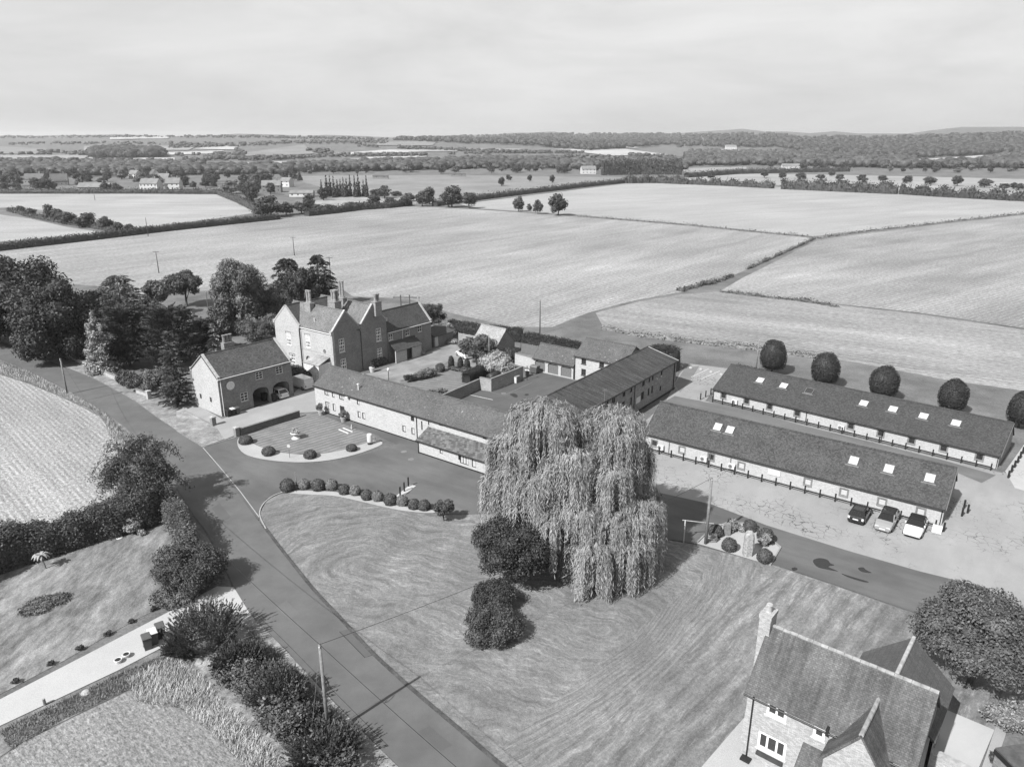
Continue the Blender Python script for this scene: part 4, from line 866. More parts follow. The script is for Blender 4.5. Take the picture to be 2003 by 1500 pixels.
x, z = b.lf(635, 687); b.part('wall_plaque', MB().cyl((-.04, x, z), (-.005, x, z), .34, .34, 14), LEADM)
b.part('roof_vent', MB().cyl((.9, 5.2, 8.3), (.9, 5.2, 9.1), .09, .09, 7), WHITE)
# conservatory on the lit side
y0, y1, xo = .7, 4.3, -2.6; cz = 2.7
mb = MB()
def wbar(a, c, t=.06): mb.cyl(a, c, t*.6, t*.6, 4)
for i in range(7):
    y = y0 + (y1-y0)*i/6; mb.box(xo-.03, xo+.03, y-.05, y+.05, .05, cz)
for z in (.05, .55, 1.05, 1.55, cz-.06): mb.box(xo-.035, xo+.035, y0, y1, z, z+.06); mb.box(xo, -.03, y0-.035, y0+.035, z, z+.06); mb.box(xo, -.03, y1-.035, y1+.035, z, z+.06)
for i in range(5):
    x = xo + (-.05-xo)*i/4; mb.box(x-.025, x+.025, y0-.03, y0+.03, .05, cz); mb.box(x-.025, x+.025, y1-.03, y1+.03, .05, cz)
cn = b.part('conservatory', mb, FRW); g = MB().box(xo+.01, -.05, y0+.01, y1-.01, .06, cz-.02); b.part('glazing', g, glassmat('glazing_pale', .7, .3), cn)
b.part('conservatory_roof', MB().slab((xo-.15, y0-.15, cz), (xo-.15, y1+.15, cz), (-.02, y1-.2, cz+.75), (-.02, y0+.2, cz+.75), .07), tiles('lead_roof', .3, .15, .5, 1.2), cn)
MAN = b
# ---- service wing
b = Bld('service_wing', 'two storey brick wing with lean-to porch at the right end of the manor', (-21.3, 121.95), 51.8, 10.6, 5.6)
e, r = 5.44, 8.3
ops = [opx(b, px, py, .95, 1.1, f=FRW, nx=2, ny=2, panes=(2, 1), sill=WHITE, head=BR_D) for px, py in ((764.6,659.4),(797,650.6),(821,643))]
b.wall('front', 0, b.L, 0, e, BR_M, ops); b.wall('right', 0, b.W, 0, e, BR_M, [], (b.W/2, r)); b.wall('left', 0, b.W, 0, e, BR_M, [], (b.W/2, r)); b.wall('back', 0, b.L, 0, e, BR_M)
b.roof(0, b.L, 0, b.W, e, r, TIL_D, gutter=FRW, end=.0); b.coping('right', 0, b.W, b.W/2, e, r, STONE)
b.pipe(fx(790, 660) if False else b.fr(787, 660)[0], e-.3, m=FRW, z0=3.3)
xa, xb = b.fr(761, 690)[0], b.fr(812, 680)[0]; yp = -1.7
pr = b.part('porch_roof', MB().slab((xa, yp-.25, 2.15), (xb, yp-.25, 2.15), (xb, -.01, 3.5), (xa, -.01, 3.5), .1), TIL_D)
b.part('porch_wall', MB().box(xa, xa+2.6, yp, yp+.2, 0, 2.15).box(xa+3.9, xb-.1, yp, yp+.2, 0, 2.15).box(xb-.3, xb-.1, yp+.2, -.01, 0, 2.4), BR_L)
b.part('porch_door', MB().box(xa+2.6, xa+3.9, yp+.5, yp+.6, 0, 2.1), FRD); b.part('porch_light', MB().box(xb-.2, xb+.1, -.35, -.02, 2.6, 3.3), WHITE)
p = b.P('right', b.W/2, r+.25, 0); b.part('finial', MB().lathe([(.1, 0), (.06, .15), (.06, .5), (.16, .6), (.12, .8), (.03, .9)], 8, p), STONED)
# outhouse beyond its end
b = Bld('outhouse', 'small dark roofed brick outhouse with a white plank door at the manor end', (-14.4, 131.2), 51.8, 5.2, 3.2)
mb = MB(); ops = [O(.8, .05, .95, 1.95, k='door', m=WHITE)]
b.wall('front', 0, b.L, 0, 2.2, BR_M, ops); b.wall('right', 0, b.W, 0, 2.2, BR_M); b.wall('left', 0, b.W, 0, 2.2, BR_M); b.wall('back', 0, b.L, 0, 2.2, BR_M)
b.part('roof', MB().slab((-.2, -.5, 2.2), (b.L+.2, -.5, 2.2), (b.L+.2, b.W+.2, 2.9), (-.2, b.W+.2, 2.9), .12), TIL_D)
# ---- pale-roofed shed
b = Bld('garden_shed', 'dark timber shed with pale grey slate roof before the tall hedge', (-7.04, 127.59), -37.4, 5.5, 5.2, 'shed')
DKW = plain('dark_boards', .07, .3, 8, .9); e, r = 2.27, 4.72
b.wall('front', 0, b.L, 0, e, DKW); b.wall('right', 0, b.W, 0, e, BR_D, [], (b.W/2, r)); b.wall('left', 0, b.W, 0, e, DKW, [], (b.W/2, r)); b.wall('back', 0, b.L, 0, e, DKW)
b.roof(0, b.L, 0, b.W, e, r, TIL_S)
# ---- cottage, bottom right
b = Bld('brick_cottage', 'brick cottage with mottled tile roof, cross gable and tall end chimney', (14.44, 36.7), -39.4, 9.22, 5.78, 'cottage')
e, r = 5.07, 7.95; TRI = dict(f=FRW, fw=.16, sill=WHITE)
ops = [opx(b, 1519, 1391, 1.2, .95, nx=2, panes=(2, 1), **TRI), opx(b, 1509, 1457, 1.75, 1.25, nx=3, panes=(3, 2), **TRI)]
s1 = opx(b, 1602, 1433, .68, .8, panes=(1, 1), **TRI)
for o in ops + [s1]: o['z'] = min(o['z'], e - .12 - o['h'])
b.wall('front', 0, b.L, 0, e, BR_C, ops + [s1]); b.wall('left', 0, b.W, 0, e, BR_C, [], (b.W/2, r)); b.wall('back', 0, b.L, 0, e, BR_C)
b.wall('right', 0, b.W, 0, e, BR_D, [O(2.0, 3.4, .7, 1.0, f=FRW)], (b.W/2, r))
b.roof(0, b.L, 0, b.W, e, r, TIL_H, over=.25, end=.15, ridgem=plain('ridge_lichen', .3, .35, 3))
b.pipe(b.fr(1474, 1370)[0], e-.3); b.part('drain', MB().box(.15, .75, -.5, -.06, .05, .18), BLK)
c = b.part('chimney', MB().box(-.62, .08, 2.35, 3.45, 0, 8.6).box(-.66, .12, 2.31, 3.49, 8.6, 8.85), BR_C); b.part('chimney_pot', MB().lathe([(.2, 0), (.17, .08), (.15, .45), (.2, .5), (.17, .56)], 12, (-.27, 2.9, 8.85)), STONE, c)
# shoulders of the stack on the gable
b.part('chimney_shoulder', MB().prism([(-.5, 1.2, 0), (-.5, 4.6, 0), (-.01, 4.6, 0), (-.01, 1.2, 0)], [(-.5, 2.2, 6.4), (-.5, 3.6, 6.4), (-.01, 3.6, 6.4), (-.01, 2.2, 6.4)]), BR_C)
gx0, gx1, gy = 5.05, 8.35, -1.5; gm = (gx0 + gx1) / 2; ge, gr = 4.35, 6.75
mb = MB().poly((gx0, gy, 0), (gx1, gy, 0), (gx1, gy, ge), (gm, gy, gr-.12), (gx0, gy, ge)).poly((gx0, gy, 0), (gx0, 0, 0), (gx0, 0, ge), (gx0, gy, ge)).poly((gx1, gy, 0), (gx1, 0, 0), (gx1, 0, ge), (gx1, gy, ge)); b.part('porch_gable_wall', mb, BR_C)
b.roof(gx0, gx1, gy - .12, 2.4, ge, gr, TIL_H, axis='y', over=.2, end=0, name='cross_roof', gutter=False, ridgem=MATS['ridge_lichen'])
b.part('valley', MB().slab((gm-.05, 2.0, gr+.06), (gm+.3, 2.0, gr-.1), (gm+.3, 2.15, gr-.05), (gm-.05, 2.15, gr+.12), .03), WHITE)
b.part('door_canopy', MB().slab((3.55, -1.35, 2.3), (5.0, -1.35, 2.3), (5.0, -.01, 3.2), (3.55, -.01, 3.2), .1), TIL_H)
b.part('canopy_post', MB().box(3.6, 3.72, -1.3, -1.18, 0, 2.25), FRD); b.part('hanging_lamp', MB().box(4.7, 4.85, -.35, -.05, 4.6, 5.1), BLK)
b.part('window_box', MB().box(ops[1]['a']-.8, ops[1]['a']+.8, -.28, -.05, ops[1]['z']-.35, ops[1]['z']-.15), FRD)
# rear extension
rx0, rx1, ry1 = 4.4, 9.4, 9.6; re, rr = 4.0, 6.3
mb = MB(); mb.poly((rx0, 5.78, 0), (rx0, ry1, 0), (rx0, ry1, re), (rx0, 5.78, re)); mb.poly((rx1, 5.78, 0), (rx1, ry1, 0), (rx1, ry1, re), (rx1, 5.78, re)); mb.poly((rx0, ry1, 0), (rx1, ry1, 0), (rx1, ry1, re), ((rx0+rx1)/2, ry1, rr), (rx0, ry1, re)); b.part('extension_wall', mb, BR_D)
b.roof(rx0, rx1, 4.0, ry1 + .15, re, rr, tiles('extension_tiles', .1, .12, .33, .42, 0, .2, .1), axis='y', over=.25, end=0, name='extension_roof', gutter=False, ridgem=STONE)
COT = b
# neighbour's flat roof in the corner
q = at(1950, 1461, 2.5); q2 = at(2003, 1453, 2.5); ag = math.atan2(q2.y - q.y, q2.x - q.x); q = q - Vector((-math.sin(ag), math.cos(ag), 0)) * 5
b = Bld('garden_outbuilding', 'dark flat roofed outbuilding at the bottom right corner', (q.x, q.y), math.degrees(ag), 6, 5)
b.wall('front', 0, 6, 0, 2.3, BR_D); b.wall('left', 0, 5, 0, 2.3, BR_D); b.wall('right', 0, 5, 0, 2.3, BR_D); b.wall('back', 0, 6, 0, 2.3, BR_D)
b.part('roof', MB().slab((-.1, -.1, 2.4), (6.1, -.1, 2.4), (6.1, 5.0, 2.5), (-.1, 5.0, 2.5), .12), plain('felt_roof', .1, .3, 3)); b.part('fascia', MB().box(-.16, -.11, -.1, 5.0, 2.1, 2.4), BLK)
# ---- garden walls
def gwall(name, label, pts, ht, th, mat, cop=None, cat='wall'):
    c = pts[0]; e_ = E(name, label, cat, (c.x, c.y, 0)); q = [p - c for p in pts]
    ribbon(q, th, 0, ht).build('wall_face', mat, e_); ribbon(q, th + .08, ht + .002, ht + .09).build('coping', cop or STONED, e_); return e_
gwall('garden_wall', 'low brick wall between the manor lawn and the courtyard', [at(863, 796), at(937, 762.5)], 1.7, .25, BR_M)
gwall('courtyard_wall', 'high pale brick enclosure wall at the courtyard corner', [at(939, 762.5), at(960, 766), at(1009, 746), at(1022, 740)], 2.0, .28, brick('court_brick', .33, 1, .25), None)
gwall('lawn_wall', 'sloping dark low wall along the forecourt side of the front lawn', [at(471, 852), at(586, 816)], .95, .3, brick('lawn_wall_brick', .13, .95, .25))
gwall('boundary_wall', 'low pale stone wall below the dark trees along the lane', [at(120, 690), at(160, 712), at(210, 736), at(232, 745)], .7, .3, STONE)
gwall('boundary_wall', 'low pale stone wall piece between the lane and the clipped shrubs', [at(268, 768), at(292, 776)], .55, .3, STONE)
gwall('garden_wall', 'white rendered wall behind the bins at the courtyard corner', [at(1008, 712), at(1045, 722)], 1.9, .25, LIME)
gwall('cottage_wall', 'pale capped garden wall beside the cottage patio', [at(1815, 1497), at(1900, 1540)], 1.2, .4, BR_C, STONE)
for i, ((px, py), lb) in enumerate((((418, 832), 'squat brick gate pillar at the coach house corner'), ((464, 853), 'squat brick gate pillar at the end of the low dark wall'), ((292, 780), 'stone gate pillar nearest the clipped shrubs on the verge'), ((340, 797), 'stone gate pillar beside the tall conifer at the coach house'))):
    e_ = E('gate_pillar', lb, 'pillar', at(px, py), math.radians(50)); MB().box(-.28, .28, -.28, .28, 0, 1.15).build('pier', BR_D if i < 2 else BR_L, e_); MB().box(-.36, .36, -.36, .36, 1.152, 1.28).prism([(-.3, -.3, 1.281), (.3, -.3, 1.281), (.3, .3, 1.281), (-.3, .3, 1.281)], [(-.05, -.05, 1.4), (.05, -.05, 1.4), (.05, .05, 1.4), (-.05, .05, 1.4)]).build('cap', STONE, e_)
# ---------------------------------------------------------------- trees and shrubs near the houses
LF_D = leaf('leaf_dark', .085); LF_M = leaf('leaf_mid', .12); LF_P = leaf('leaf_pale', .18); LF_W = leaf('leaf_willow', .36, .3, .2); LF_V = leaf('leaf_variegated', .3, .5); LF_Y = leaf('leaf_yew', .065, .4); LF_B = leaf('leaf_box', .09, .35, .05); LF_BP = leaf('leaf_box_pale', .19, .35, .05); LF_T = leaf('leaf_topiary', .03, .4, .03); LF_G = leaf('leaf_grey', .15)
LF_S = leaf('straw', .5, .45, .2); LF_GR = leaf('long_grass', .24, .45, .2); LF_BK = leaf('leaf_black', .058, .45)
def pt(px, py): return at(px, py)
def htop(px, py, ty): p = at(px, py); return zat(px, ty, p.y)
# the great weeping willow
def willow():
    b0 = at(1122, 1088); e = E('willow_tree', 'huge pale weeping willow in the middle of the lawn edge', 'willow tree', b0); rng = np.random.default_rng(5)
    spec = [(1060,787,62,-.5,2.6),(1195,800,60,.8,2.8),(1002,850,46,-.5,2.8),(1112,868,52,-2,2.6),(1238,868,34,.5,3.0),(974,930,32,-.8,2.6),(1040,925,50,-2.6,3.0),(1185,905,46,-2.6,2.8),(1130,978,44,-4,2.8),(1240,975,56,-2.6,4.2),(1284,985,20,-.5,2.6),(1160,1055,48,-5.4,3.4),(1232,1045,44,-4.6,3.2),(1085,1000,36,-4.2,2.4),(1128,815,34,0,2.6),(1090,905,40,-2.4,2.8),(1195,1000,40,-4.2,3.2),(1255,1000,40,-1,4.0),(1010,905,38,-1.5,3.0),(1100,835,70,4.5,4),(1200,850,60,5,4),(1030,930,50,3,4),(1250,950,45,4,4.5)]
    LC = []; LR = []; PV = []; PN = []; PT = []; PS = []
    for px, py, rp, dy, LL in spec:
        Y = b0.y + dy; m = mpp(Y, 8); R = rp * m; ztop = zat(px, py, Y); c = Vector(((px - 1001.5) * m, Y, ztop - R * .62)) - b0
        LC.append(tuple(c)); LR.append((R, R, R * .62)); ns = int((330 if dy < 2 else 110) * R * R) + 260
        nb = max(9, int(R * 9)); ba = rng.uniform(0, 6.283, nb); be = rng.uniform(-.1, 1, nb); ns2 = int(ns * .22)      # strands gather in drooping locks
        for s in range(ns):
            k = rng.integers(nb); a = (ba[k] + rng.normal() * .09) if s > ns2 else rng.uniform(0, 6.283); zz = np.clip(be[k] + rng.normal() * .08, -.25, 1) if s > ns2 else rng.uniform(.3, 1); q = math.sqrt(max(0, 1 - zz * zz)); d = np.array([q * math.cos(a), q * math.sin(a), zz])
            p0 = np.array(c) + d * np.array([R, R, R * .62]) * rng.uniform(.7, 1.16)
            L = LL * rng.uniform(.22, 1.4) * (.55 + .7 * q); L = min(L, p0[2] - rng.uniform(.35, 1.0))
            if L < .4: continue
            n = int(L / .37) + 2; t = np.linspace(0, 1, n) ; o_ = np.array([math.cos(a), math.sin(a)]) * rng.uniform(.15, .55) * q
            P = np.stack([p0[0] + o_[0] * (1 - np.exp(-2.5 * t)) + np.cumsum(rng.normal(size=n)) * .012, p0[1] + o_[1] * (1 - np.exp(-2.5 * t)) + np.cumsum(rng.normal(size=n)) * .012, p0[2] + rng.uniform(.1, .9) * q * np.sin(np.pi * np.minimum(t * 1.6, 1)) * .6 - L * t ** 1.25], 1)
            T = np.gradient(P, axis=0); T /= np.linalg.norm(T, axis=1)[:, None] + 1e-9
            P = P + rng.normal(size=P.shape) * .03; N = np.tile(d * .8, (n, 1)) + rng.normal(size=(n, 3)) * .4; PV.append(P); PN.append(N / np.linalg.norm(N, axis=1)[:, None]); PT.append(T)
    P = np.concatenate(PV); N = np.concatenate(PN); T = np.concatenate(PT)
    V, Q = leafquads(P, N, .22 * rng.uniform(.7, 1.3, len(P)), .125, rng, T)
    Vs = [V]; Qs = [Q]; off = len(V)
    for c, r in zip(LC, LR): Vs.append(np.array(c) + np.array([0, 0, -1.3]) + CSV * np.array(r) * np.array([.5, .5, .9])); Qs.append(CSQ + off); off += len(CSV)
    link(bpy.data.objects.new('crown', npmesh('crown', np.concatenate(Vs), np.concatenate(Qs), LF_W)), e)
    mb = MB(); mb.cyl((0, 0, -.2), (0, 0, 1.5), .85, .6, 12, False); mb.cyl((0, 0, 1.5), (.2, .3, 5), .6, .5, 10, False)
    for c in LC: c = Vector(c); m = Vector((.2, .3, 4)).lerp(c, .5) + Vector((0, 0, .8)); mb.cyl((.1, .15, 3.5), m, .25, .16, 6, False); mb.cyl(m, c + Vector((0, 0, .3)), .16, .05, 6, False)
    mb.build('trunk', BARK, e, True)
willow()
def rtree(name, label, px, py, ty, wpx, n, size, mat, seed, k=34, lr=.36, zb=.28, cat='tree', group=None, shift=(0, 0), **kw):
    p = at(px, py); Ht = htop(px, py, ty); R = wpx / 2 * mpp(p.y, Ht * .5); p = p + Vector((shift[0], shift[1], 0))
    zc = Ht * (1 + zb) / 2; C, L = lobes_round(R * .92, zc, Ht * (1 - zb) / 2 * .92, k, lr, seed)
    return tree(name, label, cat, p, Ht, C, L, n, size, mat, seed, r=max(.12, Ht * .03), group=group, **kw)
rtree('broadleaf_tree', 'dark dense broadleaf tree with forked trunk below the willow', 1005, 1140, 1004, 196, 20000, .115, LF_BK, 11, 46, .3, .12)
rtree('walnut_tree', 'spreading broadleaf tree behind the cottage at the right edge', 1896, 1338, 1172, 272, 26000, .125, LF_M, 12, 60, .27, .24)
bush('laurel_bush', 'large glossy rounded bush alone on the lawn', 'bush', at(963, 1245), 2.3, 2.3, 10000, .09, LF_D, 13, k=22, lr=.38)
bush('laurel_bush', 'smaller dark bush touching the back of the rounded bush', 'bush', at(966, 1185), 1.75, 1.8, 6500, .095, LF_BK, 14, k=16)
p = at(868, 1019); C, L = lobes_round(1.05, 1.55, .75, 16, .36, 15); tree('small_tree', 'little dark tree at the end of the box ball row', 'tree', p, 2.2, C, L, 1500, .11, LF_D, 15, r=.07, fork=.35)
# the row of box balls on the lawn's edge
for i, (px, py, rp) in enumerate([(563,952,14),(595,949,11),(623,951,12.5),(649,950,11.5),(674,959,11),(695,961,10.5),(718,970,11),(739,972,11),(764,979,12.5),(787,981,11),(810,988,11),(830,990,11.5)]):
    p = at(px, py + rp * .55); R = rp * mpp(p.y, .6) * 1.02; nth = ['first', 'second', 'third', 'fourth', 'fifth', 'sixth', 'seventh', 'eighth', 'ninth', 'tenth', 'eleventh', 'twelfth'][i]; pale = i in (1, 3, 5, 7, 9)
    ball('box_ball', f'{nth} clipped ball from the lane in the row, {"pale" if pale else "dark"} leaved', p, R, R * 1.75, LF_BP if pale else LF_B, 30 + i, 1500, .075, 'box balls along the lawn edge')
for (px, py, rp), lb in zip([(481,862,13),(526,884,13),(607,890,12.5),(688,877,10.5)], ['flattened box ball by the low dark wall', 'flattened box ball at the left of the gravel curve', 'flattened box ball at the foot of the gravel curve', 'flattened box ball nearest the white post on the gravel']):
    p = at(px, py + rp * .4); R = rp * mpp(p.y, .5); ball('box_ball', lb, p, R, R * 1.25, LF_B, int(px), 1500, .075, 'box balls on the gravel border')
for (px, py, rp, m), lb in zip([(1399,1040,13.5,LF_B),(1426,1067,14.5,LF_B),(1495,1089,15,LF_B),(1466,1030,13,LF_B),(1496,1050,16,LF_B)], ['round box ball beside the pole in the gravel bed', 'domed box ball in the middle front of the gravel bed', 'domed box ball at the right corner of the gravel bed', 'box ball hidden behind the standing stone', 'box ball right of the standing stone under a pale shrub']):
    p = at(px, py + rp * .6); R = rp * mpp(p.y, .6); ball('box_ball', lb, p, R, R * 1.8, m, int(px * 3), 1600, .075, 'box balls in the gravel bed')
bush('silver_shrub', 'pale silvery shrub at the back of the gravel bed', 'shrub', at(1437, 1036), .95, .95, 900, .11, LF_V, 51, k=9); bush('silver_shrub', 'pale shrub spilling over a box ball right of the stone', 'shrub', at(1496, 1068), .6, 1.35, 700, .09, LF_V, 52, k=7)
ball('box_ball', 'clipped ball alone on the manor lawn', at(861, 727), .8, 1.45, LF_B, 53, 1300, .08)
for i, (px, py) in enumerate([(157,1267),(211,1238),(258,1212),(300,1190),(31,1333),(101,1297)]): bush('low_plant', ['small dark ball plant third along the gravel drive', 'small dark ball plant fourth along the gravel drive', 'small dark ball plant fifth along the gravel drive', 'small dark ball plant nearest the lane beside the drive', 'small dark ball plant at the left edge of the picture', 'small dark ball plant second along the gravel drive'][i], 'plant', at(px, py + 4), .3, .38, 260, .06, LF_BK, 60 + i, 'small plants along the drive', k=6)
# clipped trees behind the far barn
def lolly(i, px, cy, wp, hp, lb):
    by = cy + hp * .5 + 16; p = at(px - 3, by); m = mpp(p.y, 3); R = wp / 2 * m; hh = hp * m * 1.04
    e = E('clipped_tree', lb, 'tree', p, 0, 'clipped lollipop trees'); zb = zat(px, cy + hp * .5, p.y)
    MB().cyl((0, 0, -.1), (0, 0, zb + .6), .16, .1, 8, False).build('trunk', BARK, e, True)
    o = ball('crown', None, (0, 0, zb - .2), R, hh, LF_T, 70 + i, 5200, .085, None, .09, None); o.parent = e
for i, (px, cy, wp, hp, lb) in enumerate([(1512,688,49,56,'first clipped lollipop tree from the left, beside the pole'), (1613,713,52,58,'second clipped lollipop tree from the left'), (1727,739,53,58,'middle clipped lollipop tree of the five'), (1861,765,52,58,'fourth clipped lollipop tree, egg shaped'), (1995,790,50,62,'last clipped lollipop tree cut by the right edge')]): lolly(i, px, cy, wp, hp, lb)
# hedges
HD = dict(rough=.05)
hedge('yew_hedge', 'tall dark hedge behind the pale roofed shed', [at(880, 650), at(937, 658), at(1020, 668)], 1.8, 2.4, 5000, .13, LF_T, 81, **HD)
hedge('yew_hedge', 'dark block hedge left of the two behind the garages', [at(1026, 680), at(1084, 694)], 2.2, 2.9, 3500, .12, LF_T, 82, **HD)
hedge('yew_hedge', 'dark block hedge right behind the garages beside the wing roof', [at(1090, 694), at(1130, 704)], 2.2, 2.9, 3000, .12, LF_T, 83, **HD)
hedge('yew_hedge', 'dark hedge block behind the far end of the east range', [at(1272, 716), at(1322, 728)], 2.4, 3.9, 3000, .12, LF_T, 84, **HD)
hedge('yew_hedge', 'low dark hedge at the corner of the far barn', [at(1436, 732), at(1490, 742)], 1.6, 1.5, 2200, .12, LF_T, 85, **HD)
hedge('curved_hedge', 'thick curved clipped hedge beside the enclosure wall', smooth_loop([at(912, 750), at(930, 742), at(950, 733), at(968, 728)], 3, False), 1.7, 1.7, 4500, .09, LF_T, 86, **HD)
hedge('field_hedge', 'long tall garden hedge below the left stubble field', [at(-200, 1205), at(0, 1108), at(110, 1072), at(220, 1040), at(335, 1005)], 3.0, 2.7, 30000, .13, LF_D, 87, rough=.2, wild=.3)
hedge('lane_hedge', 'narrow upright hedge between the garden lawn and the lane', [at(330, 1000), at(350, 1040), at(366, 1085), at(376, 1112)], 1.5, 2.6, 6500, .13, LF_M, 88, rough=.12, wild=.25)
hedge('lane_hedge', 'straggling low bramble strip along the lane at the bottom', smooth_loop([at(440, 1292), at(490, 1350), at(550, 1408), at(610, 1470), at(700, 1565)], 3, False), 2.0, .9, 9000, .13, LF_M, 89, rough=.35, wild=.35)
# big trees left of the manor
rtree('beech_tree', 'towering dark tree at the left edge behind the lane', 35, 668, 487, 250, 22000, .34, LF_BK, 101, 70, .27, -.12)
rtree('beech_tree', 'dark drooping tree in front of the towering one by the lane', 122, 704, 532, 190, 18000, .3, LF_BK, 102, 60, .28, -.15)
conifer('cedar_tree', 'grey spreading cedar behind the dark yews', 245, 645, 535, 112, LF_G, 103, .42, 0, .05, .12, 260, 90, .2, .05, .1)
rtree('broadleaf_tree', 'mid grey rounded tree between the cedar and the round tree', 308, 618, 546, 58, 3200, .28, LF_M, 104, 20)
rtree('broadleaf_tree', 'round crowned tree with bare trunk before the field', 366, 600, 529, 80, 5500, .27, LF_D, 105, 30, .34, .25)
rtree('lime_tree', 'tall pale feathery tree left of the manor', 478, 646, 497, 118, 14000, .23, LF_G, 106, 44, .3, .06)
conifer('fir_tree', 'dark fir left of two behind the manor chimneys', 568, 602, 503, 92, LF_BK, 107, .42, 0, .15, .12, 210, 80, .26, .02, .15)
conifer('fir_tree', 'dark layered fir right of two behind the manor chimneys', 628, 600, 496, 84, LF_BK, 108, .42, 0, .12, .12, 210, 80, .26, .02, .14)
for i, (px, py, ty, wp, m, lb) in enumerate([(255,716,604,112,LF_Y,'broad dark yew left of two in the lane-side trees'),(345,718,602,112,LF_Y,'broad dark yew right of two in the lane-side trees'),(400,690,628,70,LF_Y,'dark yew behind the coach house gable')]):
    conifer('yew_tree', lb, px, py, ty, wp * 1.12, m, 110 + i, .34, 0, 0, .1, 260, 85, .24, .0, .1, lift=.45)
p = at(200, 728); h_ = htop(200, 728, 608); C, L = lobes_cone(h_, 2.1, .4, 9, 114, 1.0, .35, 5); tree('variegated_tree', 'slender pale variegated tree at the roadside wall', 'tree', p, h_, C, L, 4200, .2, LF_V, 114, r=.15)
conifer('conifer_tree', 'tall grey conical conifer beside the coach house gable', 350, 794, 643, 66, LF_M, 115, .55, 0, .05, .1, 280, 70, .17, .02, .11, lift=.2)
conifer('conifer_tree', 'pale silver conifer above the coach house roof', 425, 712, 630, 46, LF_V, 116, .7, 0, .1, .1, 200, 60, .14, .02, .08)
for i, (px, py, R, h_, m, lb) in enumerate([(245,757,1.3,3.0,LF_M,'first of three upright clipped shrubs along the verge'),(264,764,1.2,3.0,LF_M,'second of three upright clipped shrubs along the verge'),(281,766,1.2,2.8,LF_M,'third of three upright clipped shrubs along the verge'),(307,772,1.6,4.4,LF_G,'pale leafy bush between clipped shrubs and conical conifer'),(500,672,3.4,5.0,LF_D,'dark shrubbery mass behind the coach house ridge'),(535,655,2.8,4.4,LF_M,'mid grey shrub against the manor left gable'),(455,650,2.6,3.0,LF_G,'low grey shrubs before the garden lawn left of the manor'),(560,640,2.2,3.2,LF_D,'dark shrub tucked behind the left gable of the manor')]):
    bush('garden_shrub', lb, 'shrub', at(px, py), R, h_, 2600, .17, m, 120 + i, k=18)
for i, (px, py, ty, wp, m, lb) in enumerate([(205,640,556,84,LF_D,'dark rounded tree between the towering trees and the cedar'),(300,655,572,84,LF_D,'dark broad tree behind the two yews'),(165,690,590,70,LF_BK,'black undergrowth tree behind the pale roadside tree'),(438,655,585,62,LF_M,'grey leafy tree left of the tall pale tree'),(528,640,545,66,LF_M,'grey leafy tree between tall pale tree and the firs'),(598,606,512,70,LF_BK,'dark mass of foliage between the two firs'),(385,668,612,60,LF_G,'pale grey shrub tree behind the right yew')]):
    rtree('garden_tree', lb, px, py, ty, wp, 4200, .26, m, 190 + i, 26, .34, -.1)
bush('garden_shrub', 'bushy shrub between the white van and the conservatory', 'shrub', at(580, 742), 1.5, 2.3, 1800, .15, LF_M, 130); bush('garden_shrub', 'rounded shrub against the manor wall beside the arched door', 'shrub', at(602, 742), .9, 1.5, 1100, .12, LF_M, 131)
rtree('pine_tree', 'low black spreading pine at the right end of the manor', 850, 650, 584, 56, 3500, .2, LF_BK, 132, 22, .34, .0, asp=.3)
bush('flowering_shrub', 'pale frothy shrub behind the manor outhouse', 'shrub', at(868, 660), 2.2, 2.9, 2200, .17, LF_V, 133)
rtree('fruit_tree', 'grey rounded fruit tree in front of the pale roofed shed', 936, 712, 652, 76, 5200, .17, LF_M, 134, 26, .34, .12)
bush('flowering_shrub', 'big white frothy shrub above the curved hedge', 'shrub', at(972, 732), 2.7, 3.4, 4000, .15, leaf('leaf_white', .42, .4), 135, k=20)
bush('garden_shrub', 'dark shrub right of the fruit tree', 'shrub', at(996, 708), 1.5, 2.6, 1600, .15, LF_D, 136)
for i, (px, py, ty) in enumerate([(883,722,695),(901,724,698),(914,726,700),(937,722,703)]):
    h_ = htop(px, py, ty); ball('column_cypress', ['leftmost dark column cypress on the manor lawn', 'second dark column cypress from the left', 'third dark column cypress from the left', 'short dark column cypress beside the curved hedge'][i], at(px, py), .5, h_, LF_T, 140 + i, 900, .09, 'column cypresses', .05, 'cypress')
bush('flower_bed', 'flower bed of mixed blooms on the manor lawn', 'flower bed', at(830, 741), 2.6, 1.3, 1500, .12, LF_G, 145, ry=1.2, rz=.5); bush('flower_bed', 'planting at the foot of the column cypresses', 'flower bed', at(905, 727), 2.6, .7, 900, .12, LF_M, 146, ry=.9, rz=-.5); bush('flower_bed', 'border of flowers at the lawn corner by the range roof', 'flower bed', at(850, 772), 2.4, .8, 1100, .11, LF_G, 147, ry=.9, rz=.6); bush('cloud_topiary', 'tiny cloud pruned shrub at the lawn corner', 'shrub', at(798, 748), .7, 1.5, 500, .09, LF_BK, 148, k=8)
bush('climber', 'climbing plant at the foot of the manor front', 'plant', at(742, 716), 1.6, 1.3, 900, .13, LF_M, 149, ry=.5, rz=.9); bush('white_roses', 'white rose bush by the service wing', 'shrub', at(826, 694), .8, 1.1, 600, .11, LF_V, 150); bush('white_roses', 'white flowers right of the outhouse', 'shrub', at(884, 672), 1.1, .9, 600, .13, LF_V, 151)
